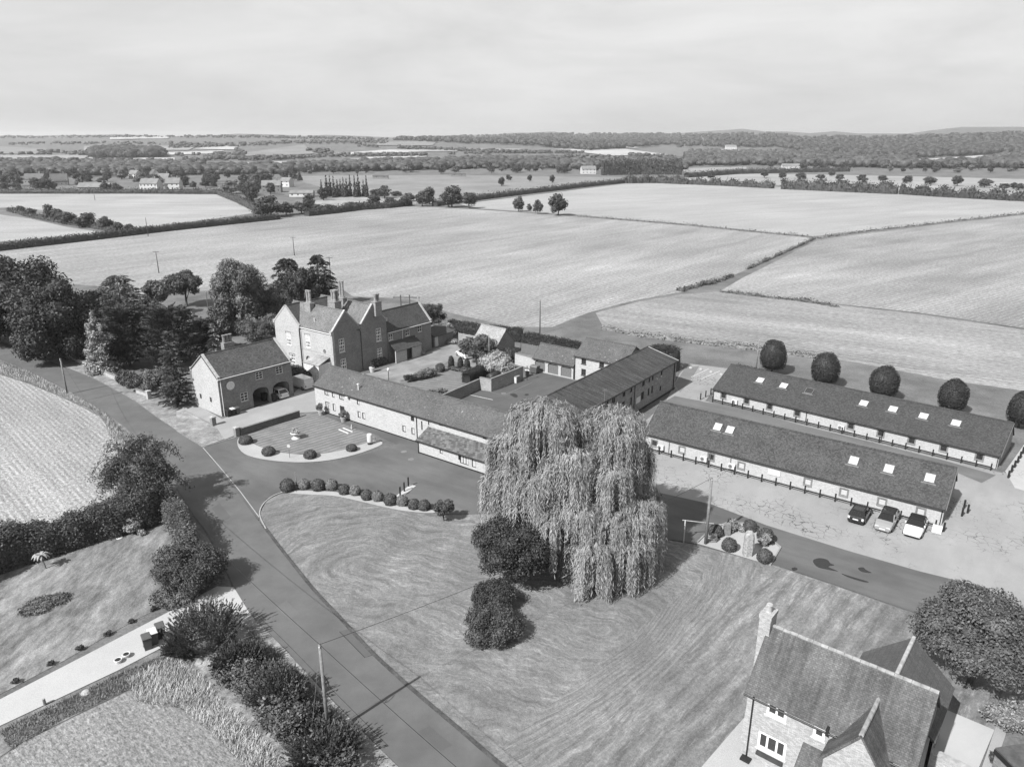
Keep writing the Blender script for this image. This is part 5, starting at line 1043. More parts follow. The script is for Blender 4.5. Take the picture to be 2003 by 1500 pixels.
# left foreground garden
def arching(label, px, py, ty, wpx, seed):
    # open crown of long arching sprays
    p = at(px, py); Ht = htop(px, py, ty); R = wpx / 2 * mpp(p.y, Ht * .6); e = E('cherry_tree', label, 'tree', p); rng = np.random.default_rng(seed); mb = MB(); P = []; N = []
    mb.cyl((0, 0, -.1), (0, 0, Ht * .4), .28, .2, 8, False)
    for k in range(120):
        a = rng.uniform(0, 6.283); ro = R * rng.uniform(.45, 1.05); zt = Ht * rng.uniform(.5, .97); s = np.array([0, 0, Ht * rng.uniform(.2, .42)]); pk = np.array([math.cos(a)*ro*.55, math.sin(a)*ro*.55, zt]); en = np.array([math.cos(a)*ro, math.sin(a)*ro, zt * rng.uniform(.35, .85)])
        t = np.linspace(0, 1, 14)[:, None]; c = (1-t)**2 * s + 2*t*(1-t) * pk * np.array([1, 1, 1.15]) + t*t*en; mb.tube([tuple(q) for q in c[::2]], .035, 3)
        for q in c[3:]:
            m = 15; P.append(q + rng.normal(size=(m, 3)) * .2); N.append(unit(m, rng) + np.array([0, 0, .6]))
    P = np.concatenate(P); N = np.concatenate(N); N /= np.linalg.norm(N, axis=1)[:, None]; V, Q = leafquads(P, N, .12 * rng.uniform(.6, 1.3, len(P)), .5, rng)
    Vs = [V, np.array([0, 0, Ht * .45]) + CSV * np.array([R * .5, R * .5, Ht * .25])]; Qs = [Q, CSQ + len(V)]
    mb.build('trunk', BARK, e); link(bpy.data.objects.new('crown', npmesh('crown', np.concatenate(Vs), np.concatenate(Qs), LF_D)), e)
arching('dark tree of arching sprays leaning over the lane at the left', 288, 992, 846, 168, 160)
bush('garden_shrub', 'dense dark hedge shrub under the arching tree', 'shrub', at(270, 1010), 2.9, 2.6, 5000, .15, LF_D, 161, k=18)
bush('viburnum_bush', 'tall rounded bush beside the lane above the gravel drive', 'bush', at(378, 1150), 2.9, 4.3, 15000, .1, LF_D, 162, k=30, lr=.34)
bush('garden_shrub', 'mixed low planting at the foot of the rounded bush', 'shrub', at(350, 1168), 1.9, .95, 2000, .11, LF_M, 163, k=12)
bush('variegated_shrub', 'pale variegated shrub against the long garden hedge', 'shrub', at(262, 1040), 1.0, 1.6, 1100, .12, LF_V, 164); bush('variegated_shrub', 'small white-leaved plant below the variegated shrub', 'shrub', at(276, 1046), .5, .6, 350, .09, leaf('leaf_white', .42), 165, k=6)
bush('flower_bed', 'oval island flower bed in the garden lawn', 'flower bed', at(85, 1186), 1.9, .35, 2200, .09, LF_G, 166, ry=1.3, rz=.5); 
for i, (px, py, R, h_, lb) in enumerate([(405,1250,3.0,3.0,'big bush at the corner of gravel drive and lane'),(470,1300,1.9,1.9,'bush second down the lane from the gravel drive'),(548,1372,2.0,2.5,'bush of upright shoots behind the near pole'),(640,1480,2.4,1.9,'bramble bush at the bottom edge beside the lane'),(515,1335,1.6,1.7,'mid grey bush between the corner bush and the pole'),(600,1425,1.7,1.6,'low bush at the foot of the near pole'),(360,1262,1.5,1.3,'low bush behind the wheelie bins')]):
    shoots('lane_bush', lb, at(px, py + 12), R * 1.05, h_ * 1.1, 380, 36, .105, [LF_M, LF_D, LF_M, LF_D, LF_M, LF_D, LF_M][i], 170 + i)
def phormium():
    o = at(352, 1150); mb = MB(); rd = random.Random(4)
    for k in range(70):
        a = rd.uniform(0, 6.28); L = rd.uniform(.7, 1.4); d = Vector((math.cos(a), math.sin(a), 0)); s = Vector((-d.y, d.x, 0)) * .04; b0 = d * .12; m = b0 + d * L * .45 + Vector((0, 0, L * .75)); t = b0 + d * L * rd.uniform(.7, 1.0) + Vector((0, 0, L * rd.uniform(.3, .8)))
        mb.poly(b0 - s, b0 + s, m + s, m - s); mb.poly(m - s, m + s, t + s * .2, t - s * .2)
    q = mb.build('sword_plant', LF_P); q.location = o; tag(q, 'spiky sword-leaved plant at the foot of the rounded bush', 'plant')
phormium()
def palm():
    e = E('palm_tree', 'small palm with pale fronds on the garden lawn', 'palm tree', at(90, 1112)); mb = MB().tube([(0, 0, 0), (-.08, 0, .5), (-.16, 0, 1.0), (-.2, 0, 1.35)], .07, 7); mb.build('trunk', BARKP, e, True); rd = random.Random(9)
    for k in range(14):
        f = MB(); a = 6.283 * k / 14 + rd.uniform(-.15, .15); d = Vector((math.cos(a), math.sin(a), 0)); s = Vector((-d.y, d.x, 0)); up = rd.uniform(.1, .45); pts = [Vector((-.2, 0, 1.32)) + d * t * .8 + Vector((0, 0, up * math.sin(t * 2.6) - .25 * t * t)) for t in (0, .25, .5, .75, 1)]; wd = (.03, .1, .12, .09, .01)
        for i in range(4): f.poly(pts[i] - s * wd[i], pts[i] + s * wd[i], pts[i+1] + s * wd[i+1], pts[i+1] - s * wd[i+1])
        f.build('frond', leaf('palm_leaf', .38, .2), e)
palm()
tufts('verge_grass', 'long pale grass along the lane verge by the stubble', [(0, 715), (60, 733), (150, 780), (205, 812), (235, 850), (255, 900), (220, 915), (226, 880), (200, 812), (140, 784), (60, 750), (0, 732)], 9000, .5, LF_S, 180, wd=.03)
tufts('verge_grass', 'long dark grass beside the lane verge', [(0, 706), (60, 729), (160, 783), (205, 808), (262, 858), (300, 905), (310, 935), (270, 930), (230, 860), (195, 812), (140, 782), (60, 745), (0, 725)], 3500, .35, LF_GR, 181, wd=.03)
tufts('tall_straw', 'tall straw-coloured grass at the edge of the corner stubble', [(250, 1335), (330, 1290), (385, 1315), (430, 1370), (490, 1430), (560, 1505), (480, 1505), (415, 1435), (350, 1385), (270, 1375)], 10000, .34, LF_S, 182, wd=.022, spread=.9)
tufts('rough_grass', 'rough grass between gravel drive and stubble', [(0, 1430), (230, 1320), (320, 1280), (330, 1320), (250, 1350), (120, 1410), (20, 1470)], 5000, .22, LF_GR, 183, wd=.025)
tufts('rough_grass', 'rough grass on the bank between the hedge and the lane', [(480, 1225), (560, 1290), (640, 1370), (700, 1440), (690, 1460), (600, 1400), (520, 1310)], 5000, .25, LF_GR, 184, wd=.025)
# ---------------------------------------------------------------- vehicles
TYRE = plain('tyre', .02, .1, 5, .8); RIM = plain('rim', .35, .1, 5, .35, .6); LENS = plain('lamp_lens', .65, .05, 3, .15); CGL = glassmat('car_glass', .012, .03); PLATE = plain('number_plate', .75, .05, 3, .5); REDL = plain('tail_lamp', .2, .1, 3, .2)
def paint(n, v):
    m = plain(n, v, .03, 1, .22, 0, 0, .5); m.node_tree.nodes['Principled BSDF'].inputs['Coat Weight'].default_value = .6; return m
def loft(st):
    mb = MB(); rings = []
    for x, w_, zl, zm, zb, wt in st: rings.append([(x, -w_*.94, zl), (x, -w_, zm), (x, -w_*wt, zb), (x, -w_*wt*.5, zb+.025), (x, w_*wt*.5, zb+.025), (x, w_*wt, zb), (x, w_, zm), (x, w_*.94, zl)])
    n = 8; mb.v = [p for r_ in rings for p in r_]
    for i in range(len(rings)-1): mb.f += [(i*n+k, i*n+(k+1) % n, (i+1)*n+(k+1) % n, (i+1)*n+k) for k in range(n)]
    mb.f += [tuple(range(n))[::-1], tuple(range((len(rings)-1)*n, len(rings)*n))]; return mb
def car(name, label, pos, hd, pm, roofm, L=4.1, W=1.7, z=1.42, hood=1.15, tail=.25, group=None, kind='hatch'):
    e = E(name, label, 'car' if kind != 'van' else 'van', pos, hd, group); w2 = W/2; f, bk = L/2, -L/2; v = kind == 'van'; belt = .92 if not v else 1.15
    body = loft([(bk, w2*.86, .38, .6, .78 if not v else 1.1, .9), (bk+.12, w2*.96, .26, .6, belt-.02, .92), (bk+.6, w2, .24, .6, belt, .92), (0, w2, .24, .6, belt-.01, .92), (f-hood-.05, w2, .24, .6, belt-.02, .92), (f-.5, w2*.98, .26, .58, .80 if not v else 1.0, .9), (f-.12, w2*.9, .28, .52, .68 if not v else .85, .86), (f, w2*.78, .36, .5, .58, .84)]).build('body', pm, e, False)
    x0, x1, x2, x3 = bk+tail, f-hood+.1, bk+tail+(.45 if not v else .12), f-hood-.62; wb, wt = w2*.9, w2*.72 if not v else w2*.86
    g = MB().prism([(x0, -wb, belt), (x1, -wb, belt), (x1, wb, belt), (x0, wb, belt)], [(x2, -wt, z-.04), (x3, -wt, z-.04), (x3, wt, z-.04), (x2, wt, z-.04)]); g.build('windows', CGL if not v else pm, e)
    MB().prism([(x2-.06, -wt-.02, z-.06), (x3+.08, -wt-.02, z-.06), (x3+.08, wt+.02, z-.06), (x2-.06, wt+.02, z-.06)], [(x2+.05, -wt+.12, z+.02), (x3-.1, -wt+.12, z+.02), (x3-.1, wt-.12, z+.02), (x2+.05, wt-.12, z+.02)]).build('roof', roofm, e)
    pb = MB()
    for s in (-1, 1):
        for a, c in (((x0+.02, s*wb, belt), (x2, s*wt, z-.04)), ((x1, s*wb, belt), (x3, s*wt, z-.04)), (((x0+x1)/2-.1, s*wb*1.005, belt), ((x2+x3)/2-.05, s*wt*1.01, z-.04))): pb.cyl(a, c, .045, .045, 5)
    pb.build('pillars', pm if kind != 'soft' else roofm, e)
    if v: MB().prism([(x1-.02, -wb*.9, belt+.05), (x1+.03, -wb*.9, belt+.05), (x1+.03, wb*.9, belt+.05), (x1-.02, wb*.9, belt+.05)], [(x3+.03, -wt*.9, z-.15), (x3+.08, -wt*.9, z-.15), (x3+.08, wt*.9, z-.15), (x3+.03, wt*.9, z-.15)]).build('windscreen', CGL, e)
    for x in (bk+.75, f-.78):
        for s in (-1, 1):
            t = MB().cyl((x, s*(w2-.2), .31), (x, s*(w2+.005), .31), .31, .31, 14).build('wheel', TYRE, e); MB().cyl((x, s*(w2-.02), .31), (x, s*(w2+.02), .31), .2, .17, 10).build('rim', RIM, t)
    for s in (-1, 1):
        MB().box(f-.2, f-.03, s*w2*.6-.17, s*w2*.6+.17, .56, .68).build('headlight', LENS, e); MB().box(bk-.01, bk+.12, s*w2*.78-.1, s*w2*.78+.1, .62, .86).build('tail_light', REDL if kind != 'hatchr' else LENS, e); MB().box(x1-.3, x1-.15, s*(wb+.06)-.08, s*(wb+.06)+.08, belt, belt+.13).build('mirror', pm, e)
    MB().box(f-.01, f+.02, -.26, .26, .38, .5).build('number_plate', PLATE, e); MB().box(bk-.02, bk+.01, -.26, .26, .58, .7).build('number_plate', PLATE, e)
    MB().box(f-.1, f+.015, -w2*.74, w2*.74, .28, .37).box(bk-.015, bk+.1, -w2*.8, w2*.8, .3, .45).build('bumper', BLK if kind == 'soft' else pm, e)
    return e
hc = wdir((1806, 1012), (1782, 1062)); PB = paint('paint_black', .012); PS = paint('paint_silver', .3); PW = paint('paint_white_car', .8)
def carpos(px, py): return at(px, py)
car('parked_car', 'black hatchback parked tail outwards, leftmost of three by the barn', at(1681, 1012), hc + math.pi, PB, PB, 3.9, 1.65, 1.4, 1.1, .2, 'cars parked before the near barn', 'hatchr')
car('parked_car', 'silver hatchback parked nose outwards in the middle of three', at(1733, 1026), hc, PS, PB, 4.1, 1.7, 1.42, 1.2, .15, 'cars parked before the near barn')
car('parked_car', 'white convertible with black soft top, rightmost of three by the barn', at(1789, 1038), hc, PW, plain('soft_top', .014, .1, 8, .8), 4.0, 1.7, 1.4, 1.3, .5, 'cars parked before the near barn', 'soft')
cb = math.radians(50.2 - 90)
car('parked_car', 'white car parked inside the right arch of the coach house', at(543, 775), math.radians(50.2 + 90), PW, PW, 4.1, 1.7, 1.42); 
car('delivery_van', 'white van parked between the coach house and the manor', at(590, 757), math.radians(50.2 + 90), PW, PW, 4.4, 1.8, 1.85, .8, .1, None, 'van')
car('parked_car', 'white car half hidden by the fruit tree at the manor', at(908, 698), math.radians(120), PW, PW, 4.1, 1.7, 1.42)
car('parked_car', 'black car half hidden by the willow in the courtyard', at(1028, 808), math.radians(150), PB, PB, 4.3, 1.75, 1.42)
# ---------------------------------------------------------------- yard furniture
WOODP = plain('pole_wood', .22, .3, 4, .9, 0, .4); WOODD = plain('pole_dark', .1, .3, 4, .9)
def pole(label, px, py, ty, r=.13, arms=0, m=None, extra=None, tx=None):
    p = at(px, py); h_ = zat(px, ty, p.y); e = E('utility_pole', label, 'pole', p); dx = 0 if tx is None else (tx - px) * mpp(p.y, h_) + 0
    MB().cyl((0, 0, -.2), (dx*.0, 0, h_), r, r*.75, 9).build('shaft', m or WOODP, e, True)
    for k in range(arms): MB().box(-.9, .9, -.06, .06, h_-.35-.5*k, h_-.23-.5*k).build('crossarm', WOODD, e)
    MB().cyl((0, -.15, h_-.12), (0, .15, h_-.12), .05, .05, 6).build('insulator', WHITE, e); return e, Vector((p.x, p.y, h_))
e1, t1 = pole('pale wooden pole beside the lane at the bottom', 643, 1440, 1260)
MB().tube([(.14, -.1, 4.9), (.3, -.1, 4.5), (.38, -.1, 4.1), (.25, -.1, 4.0), (.15, -.1, 4.3)], .03).build('cable_loop', BLK, e1)
MB().tube([(-.02, 0, 7.0), (-.6, -.3, 3.0), (-1.1, -.5, 0)], .012, 4).build('stay_wire', FRG, e1)
e2, t2 = pole('wooden pole on the verge at the left bend of the lane', 132, 772, 701); e3, t3 = pole('pole rising from the arching tree by the lane', 238, 925, 863); e4, t4 = pole('tall wooden pole in the gravel bed by the parking', 1380, 1064, 935, .16)
e5, t5 = pole('slim pole standing in the field behind the garages', 1056, 653, 587, .12, 0, WOODD); e6, t6 = pole('grey pole behind the far barn beside the clipped tree', 1478, 730, 663, .12); e7, t7 = pole('pole among the white shrub on the manor lawn', 957, 718, 657, .1)
pole('pole at the dark corner of the garden behind the coach house', 411, 632, 570, .1, 0, WOODD); pole('thin pole in the stubble behind the dark trees', 311, 534, 491, .13, 1, WOODD); pole('thin pole in the stubble behind the manor', 576, 500, 463, .13, 1, WOODD); pole('pole in the hedge line of the far left field', 290, 462, 426, .14, 0, WOODD); pole('pole standing in the far left field', 186, 392, 370, .14, 0, WOODD); pole('pole at the left field hedge among the bushes', 87, 424, 402, .14, 0, WOODD); pole('pole right of the firs behind the manor', 648, 560, 502, .12, 1, WOODD)
p = at(795, 640); e_ = E('twin_pole', 'twin poles with crossarm behind the service wing', 'pole', p); zt = zat(795, 577, p.y)
for s in (-.9, .9): MB().cyl((s, 0, -.2), (s, 0, zt), .13, .11, 8).build('shaft', WOODD, e_)
MB().box(-2.4, 2.4, -.08, .08, zt-.6, zt-.42).box(-1.0, 1.0, -.08, .08, zt-1.6, zt-1.45).build('crossarm', WOODD, e_)
def wire(label, a, b, sag, r=.015):
    pts = [a.lerp(b, t / 16) - Vector((0, 0, sag * 4 * (t/16) * (1 - t/16))) - a for t in range(17)]
    o = MB().tube(pts, r, 4).build('overhead_wire', BLK); o.location = a; tag(o, label, 'wire')
wire('overhead wire along the lane from the near pole to the arching tree', t1, t3, .8); wire('overhead wire crossing the lawn from near pole to parking pole', t1, t4, .7); wire('overhead wire leaving the near pole towards the bottom edge', t1, Vector((9, 18, 6.6)), .4); wire('overhead wire from the arching tree towards the bend pole', t3, t2, .6, .012)
wire('thin overhead wire over the clipped trees', t6, t6 + Vector((45, -32, .6)), .8, .011); wire('thin second overhead wire over the clipped trees', t6 - Vector((0, 0, .4)), t6 + Vector((45, -32, .2)), .8, .015)
# posts and rails in front of the barns
def fence(bd, label, x0, x1, n, yo, z=.98):
    e = E('post_rail_fence', label, 'fence', bd.o + bd.ey * yo + bd.ex * x0, bd.a); dx = (x1-x0)/(n-1); me = MB().box(-.07, .07, -.07, .07, 0, z).mesh('post', BLK); mr_ = MB().box(.07, dx-.07, -.04, .04, .38, .5).mesh('rail', BLK)
    for i in range(n):
        o = link(bpy.data.objects.new('post', me), e); o.location = (i*dx, 0, 0); o.rotation_euler = (0, 0, .02 * ((i * 7) % 5 - 2))
        if i < n-1: q = link(bpy.data.objects.new('rail', mr_), e); q.location = (i*dx, 0, 0)
fence(B1, 'black post and rail fence along the near barn wall', -.6, 32.6, 22, -1.15); fence(B2, 'black post and rail fence along the far barn wall', .5, 35.8, 24, -1.0, .9)
def bollard(name, label, px, py, h_=1.0, r=.1, group=None, m=None):
    e = E(name, label, 'bollard', at(px, py), 0, group); MB().cyl((0, 0, 0), (0, 0, h_), r, r, 8).build('post', m or BLK, e); MB().cyl((0, 0, h_), (0, 0, h_+.05), r*1.15, r*.7, 8).build('cap', m or BLK, e); return e
for (px, py), lb in zip([(1370, 782), (1380, 777), (1390, 772)], ['left', 'middle', 'right']): bollard('bollard', f'{lb} of three dark bollards at the left end of the far barn', px, py, 1.0, .09, 'bollards by the far barn end')
for (px, py), lb in zip([(1885, 995), (1881, 1010), (1892, 1004)], ['rear', 'front left', 'right']): bollard('bollard', f'{lb} of three dark posts right of the near barn gable', px, py, 1.0, .1, 'posts by the near barn gable')
for i, (px, py) in enumerate([(1972,935),(1978,924),(1984,915),(1990,906),(1995,897),(2000,888)]): bollard('bollard', f'{["first", "second", "third", "fourth", "fifth", "sixth"][i]} black bollard counting up the row at the right edge', px, py, .9, .12, 'bollard row at the right edge')
bollard('bollard', 'black bollard beside the white board at the barn corner', 1845, 1040, 1.0, .1)
e_ = E('bollard_strip', 'pale concrete strip at the drive behind the box balls', 'kerb', at(776, 976)); q = at(808, 950) - at(776, 976); ribbon([Vector((0, 0, 0)), q], .75, 0, .09).build('slab', plain('pale_concrete', .5), e_)
for (px, py), lb in zip([(783, 971), (791, 962), (799, 952)], ['nearest', 'middle', 'farthest']): bollard('bollard', f'{lb} black bollard on the pale strip behind the box balls', px, py, 1.05, .09, 'bollards on the pale strip').location.z = .09
# wall units: air conditioners
def ac(bd, label, px, py, face='front'):
    a, z = bd.fr(px, py, -.2); z = max(.55, z)
    e = E('air_conditioner', label, 'air conditioner', bd.o + bd.ex * a - bd.ey * .05 + Vector((0, 0, z - .3)), bd.a); MB().box(-.42, .42, -.34, -.02, 0, .62).build('casing', WHITE, e)
    f = MB().cyl((-.12, -.345, .31), (-.12, -.36, .31), .24, .24, 14).build('fan_grille', FRG, e); MB().cyl((-.12, -.361, .31), (-.12, -.37, .31), .07, .07, 8).build('fan_hub', FRD, f); MB().box(-.36, -.3, -.3, -.02, -.1, 0).box(.3, .36, -.3, -.02, -.1, 0).build('bracket', FRG, e)
ac(B1, 'white air conditioner at the willow end of the near barn', 1292, 880); ac(B1, 'white air conditioner second along the near barn', 1376, 903); ac(B1, 'white air conditioner third along the near barn', 1431, 916); ac(B2, 'white air conditioner at the left end of the far barn', 1437, 788); ac(B2, 'white air conditioner midway along the far barn', 1645, 839)
a, z = B1.fr(1514.5, 924); e_ = E('wall_sign', 'white lettered sign board on the near barn wall', 'sign', B1.o + B1.ex * a - B1.ey * .03 + Vector((0, 0, z)), B1.a); MB().box(-.68, .68, -.05, 0, -.33, .33).build('board', WHITE, e_); mb = MB(); rd = random.Random(3)
for zz, xs in ((.14, (-.5, .5)), (-.02, (-.3, .4)), (-.17, (-.4, .3))):
    x = xs[0]
    while x < xs[1]: w_ = rd.uniform(.04, .12); mb.box(x, x+w_, -.055, -.051, zz-.03, zz+.03); x += w_ + .05
mb.build('lettering', plain('faded_ink', .42), e_)
e_ = E('leaning_board', 'plain white board leaning at the near barn corner', 'board', at(1831, 1043), B1.a); MB().prism([(-.42, 0, 0), (.42, 0, 0), (.42, .04, 0), (-.42, .04, 0)], [(-.42, .25, .8), (.42, .25, .8), (.42, .29, .8), (-.42, .29, .8)]).build('panel', WHITE, e_); MB().box(-.36, -.3, .22, .4, 0, .7).build('leg', plain('weathered_white', .5), e_)
# gravel bed: standing stone and barrier
p = at(1462, 1086); mb = MB(); rd = random.Random(8); n = 12; rings = []
for z, r_ in ((0, .62), (.5, .66), (1.1, .68), (1.7, .64), (2.3, .6), (2.75, .5), (2.95, .28)): rings.append([(math.cos(6.283*i/n)*r_*(.86+.3*((i*5) % 3)/3)*rd.uniform(.9, 1.1), math.sin(6.283*i/n)*r_*.75*(.86+.3*((i*5) % 3)/3), z + rd.uniform(-.06, .1)) for i in range(n)])
mb.v = [q for r_ in rings for q in r_]
for i in range(6): mb.f += [(i*n+k, i*n+(k+1) % n, (i+1)*n+(k+1) % n, (i+1)*n+k) for k in range(n)]
mb.f.append(tuple(range(6*n, 7*n))); o = mb.build('standing_stone', plain('weathered_stone', .42, .45, 5, .95, 0, .9)); o.location = p; o.scale = (.85, .85, .86); tag(o, 'tall pale fluted standing stone in the gravel bed', 'stone')
p = at(1337, 1060); q = at(1421, 1046); e_ = E('barrier', 'white barrier pole across the drive beside the gravel bed', 'barrier', p); d = q - p; zt = zat(1337, 1017, p.y)
MB().cyl((0, 0, 0), (0, 0, zt), .07, .06, 8).build('post', WHITE, e_); MB().cyl((-.25, 0, zt), (d.x, d.y, zatq := zat(1421, 1027, q.y)), .05, .04, 7).build('arm', plain('weathered_white', .5), e_); MB().box(d.x-.3, d.x+.3, d.y-.25, d.y+.25, .05, zatq+.15).build('counterweight', STONED, e_)
p = at(1392, 1062); e_ = E('plant_stand', 'small metal stand beside the pole in the gravel bed', 'stand', p); mb = MB()
for z in (.1, .45, .8): mb.box(-.45, .45, -.02, .02, z, z+.05).box(-.45, .45, .3, .34, z, z+.05)
for x in (-.45, .42): mb.box(x, x+.04, -.02, .34, 0, .85)
mb.build('bars', FRG, e_)
# front lawn ornaments
e_ = E('stone_urn', 'white stone urn of flowers on the front lawn', 'urn', at(579, 858)); MB().lathe([(.55, 0), (.55, .12), (.4, .16), (.3, .35), (.22, .5), (.3, .6), (.62, .75), (.66, .85), (.55, .88)], 16).build('bowl', plain('urn_stone', .6, .15), e_, True); o = bush('flowers', None, None, (0, 0, .8), .6, .6, 380, .09, leaf('leaf_white', .42), 201, k=7); o.parent = e_
e_ = E('sign_post', 'round sign on a thin white post at the gravel curve', 'sign', at(567, 896)); MB().cyl((0, 0, 0), (0, 0, 1.6), .035, .035, 7).build('post', FRG, e_); MB().cyl((0, -.04, 1.6), (0, .0, 1.6), .2, .2, 16).build('disc', WHITE, e_)
e_ = E('white_post_drum', 'white cylinder with black foot at the end of the gravel border', 'drum', at(724, 869)); MB().cyl((0, 0, 0), (0, 0, .3), .32, .32, 18).build('foot', BLK, e_); MB().lathe([(.34, .3), (.35, .5), (.35, 1.3), (.3, 1.42), (.1, 1.46)], 18).build('drum', WHITE, e_, True)
e_ = E('traffic_cone', 'pale traffic cone before the stable range', 'cone', at(688, 839)); MB().box(-.2, .2, -.2, .2, 0, .05).build('base', FRG, e_); MB().lathe([(.15, .05), (.04, .68)], 12).build('cone', plain('cone_pale', .5), e_)
for (a_, b_), lb in zip([((663, 841), (682, 849)), ((671, 838), (690, 846))], ['front', 'rear']):
    o = ribbon([Vector((0, 0, 0)), at(*b_) - at(*a_)], .16, .03, .13).build('white_plank', WHITE); o.location = at(*a_); tag(o, f'{lb} of two white planks lying on the grass by the cone', 'plank')
for (px, py), lb in zip([(628, 811), (672, 824)], ['potted shrub at the corner of the stable range', 'potted shrub under the second window of the stable range']):
    e_ = E('potted_shrub', lb, 'planter', at(px, py + 1)); MB().lathe([(.28, 0), (.4, .6), (.43, .62), (.4, .66)], 14).build('pot', plain('terracotta', .36), e_); o = bush('shrub', None, None, (0, 0, .6), .6, 1.2, 600, .1, LF_G, int(px), k=8); o.parent = e_
e_ = E('potted_shrub', 'white pot with clipped shrub at the manor front', 'planter', at(728, 728)); MB().lathe([(.3, 0), (.48, .8), (.5, .85)], 14).build('pot', WHITE, e_); o = bush('shrub', None, None, (0, 0, .8), .4, .9, 400, .1, LF_D, 729, k=6); o.parent = e_
e_ = E('lamp_post', 'black garden lamp post on the manor paving', 'lamp post', at(761, 752)); MB().cyl((0, 0, 0), (0, 0, 2.2), .06, .045, 8).build('post', BLK, e_); MB().lathe([(.1, 2.2), (.2, 2.3), (.22, 2.55), (.1, 2.7), (.03, 2.8)], 8).build('lantern', WHITE, e_)
e_ = E('sign_post', 'bare wooden post at the lane end of the box balls', 'post', at(580, 951)); MB().box(-.06, .06, -.05, .05, 0, 1.75).build('post', WOODP, e_); MB().box(-.1, .1, -.07, -.052, 1.3, 1.65).build('plate', FRG, e_)
# bins
def bin_(label, px, py, rz, m, lm, s=1.0, group=None):
    e = E('wheelie_bin', label, 'bin', at(px, py), rz, group); MB().prism([(-.23*s, -.26*s, .06), (.23*s, -.26*s, .06), (.23*s, .26*s, .06), (-.23*s, .26*s, .06)], [(-.29*s, -.34*s, 1.0*s), (.29*s, -.34*s, 1.0*s), (.29*s, .34*s, 1.0*s), (-.29*s, .34*s, 1.0*s)]).build('body', m, e)
    MB().prism([(-.31*s, -.37*s, 1.0*s), (.31*s, -.37*s, 1.0*s), (.31*s, .38*s, 1.02*s), (-.31*s, .38*s, 1.02*s)], [(-.26*s, -.3*s, 1.06*s), (.26*s, -.3*s, 1.06*s), (.26*s, .33*s, 1.1*s), (-.26*s, .33*s, 1.1*s)]).build('lid', lm, e)
    for x in (-.22, .22): MB().cyl((x*s-.03, .3*s, .1), (x*s+.03, .3*s, .1), .1, .1, 10).build('wheel', TYRE, e)
    return e
BINB = plain('bin_black', .03, .1, 3, .5); BING = plain('bin_grey', .1, .1, 3, .5)
for (px, py, m, lm), lb in zip([(448, 815, BINB, BINB), (456, 812.5, BINB, WHITE), (465, 810, BING, BING)], ['black wheelie bin left of three by the coach house', 'wheelie bin with white lid by the coach house', 'grey wheelie bin right of three by the coach house']): bin_(lb, px, py, math.radians(50), m, lm)
bin_('black wheelie bin inside the left arch', 518, 784, math.radians(50), BINB, BINB, 1.15); bin_('black wheelie bin before the pier between the arches', 536, 785, math.radians(50), BINB, BINB, 1.15)
for (px, py, m, lm), lb in zip([(290, 1268, BING, BING), (302, 1258, BING, WHITE), (316, 1246, BINB, BING)], ['grey wheelie bin nearest on the gravel drive', 'wheelie bin with pale lid between two others on the drive', 'dark wheelie bin nearest the big corner bush']): bin_(lb, px, py, math.radians(35), m, lm, 1.1)
e_ = E('waste_container', 'large grey wheeled waste container before the garages', 'bin', at(1046, 730), math.radians(-37)); MB().prism([(-.6, -.45, .2), (.6, -.45, .2), (.6, .45, .2), (-.6, .45, .2)], [(-.68, -.5, 1.15), (.68, -.5, 1.15), (.68, .5, 1.15), (-.68, .5, 1.15)]).build('body', BING, e_); MB().prism([(-.7, -.52, 1.15), (.7, -.52, 1.15), (.7, .52, 1.15), (-.7, .52, 1.15)], [(-.66, -.3, 1.38), (.66, -.3, 1.38), (.66, .4, 1.38), (-.66, .4, 1.38)]).build('lid', plain('bin_lid', .16), e_)
for x in (-.5, .5):
    for y in (-.35, .35): MB().cyl((x-.04, y, .1), (x+.04, y, .1), .1, .1, 9).build('wheel', TYRE, e_)
bin_('wheelie bin with rubbish beside the waste container', 1031, 736, .3, BING, WHITE)
e_ = E('oil_tank', 'dark ribbed oil tank behind the enclosure wall', 'tank', at(966, 750), math.radians(53)); MB().cyl((-1.1, 0, 1.15), (1.1, 0, 1.15), .72, .72, 16).build('drum', BINB, e_, True)
for x in (-.8, -.27, .27, .8): MB().cyl((x-.04, 0, 1.15), (x+.04, 0, 1.15), .75, .75, 16).build('rib', BINB, e_)
MB().box(-.9, -.6, -.5, .5, 0, .5).box(.6, .9, -.5, .5, 0, .5).build('cradle', STONED, e_)
e_ = E('meter_box', 'white fronted cabinet at the end of the enclosure wall', 'cabinet', at(1011, 748), math.radians(53)); MB().box(-.5, .5, -.35, .3, 0, 1.1).build('cabinet', BR_D, e_); MB().box(-.55, -.501, -.3, .25, .05, 1.0).build('door', WHITE, e_)
e_ = E('lamp_post', 'slim black lamp post in the courtyard', 'lamp post', at(1031, 745)); MB().cyl((0, 0, 0), (0, 0, 2.3), .04, .04, 7).build('post', BLK, e_); MB().box(-.1, .1, -.1, .1, 2.3, 2.5).build('lantern', FRG, e_)
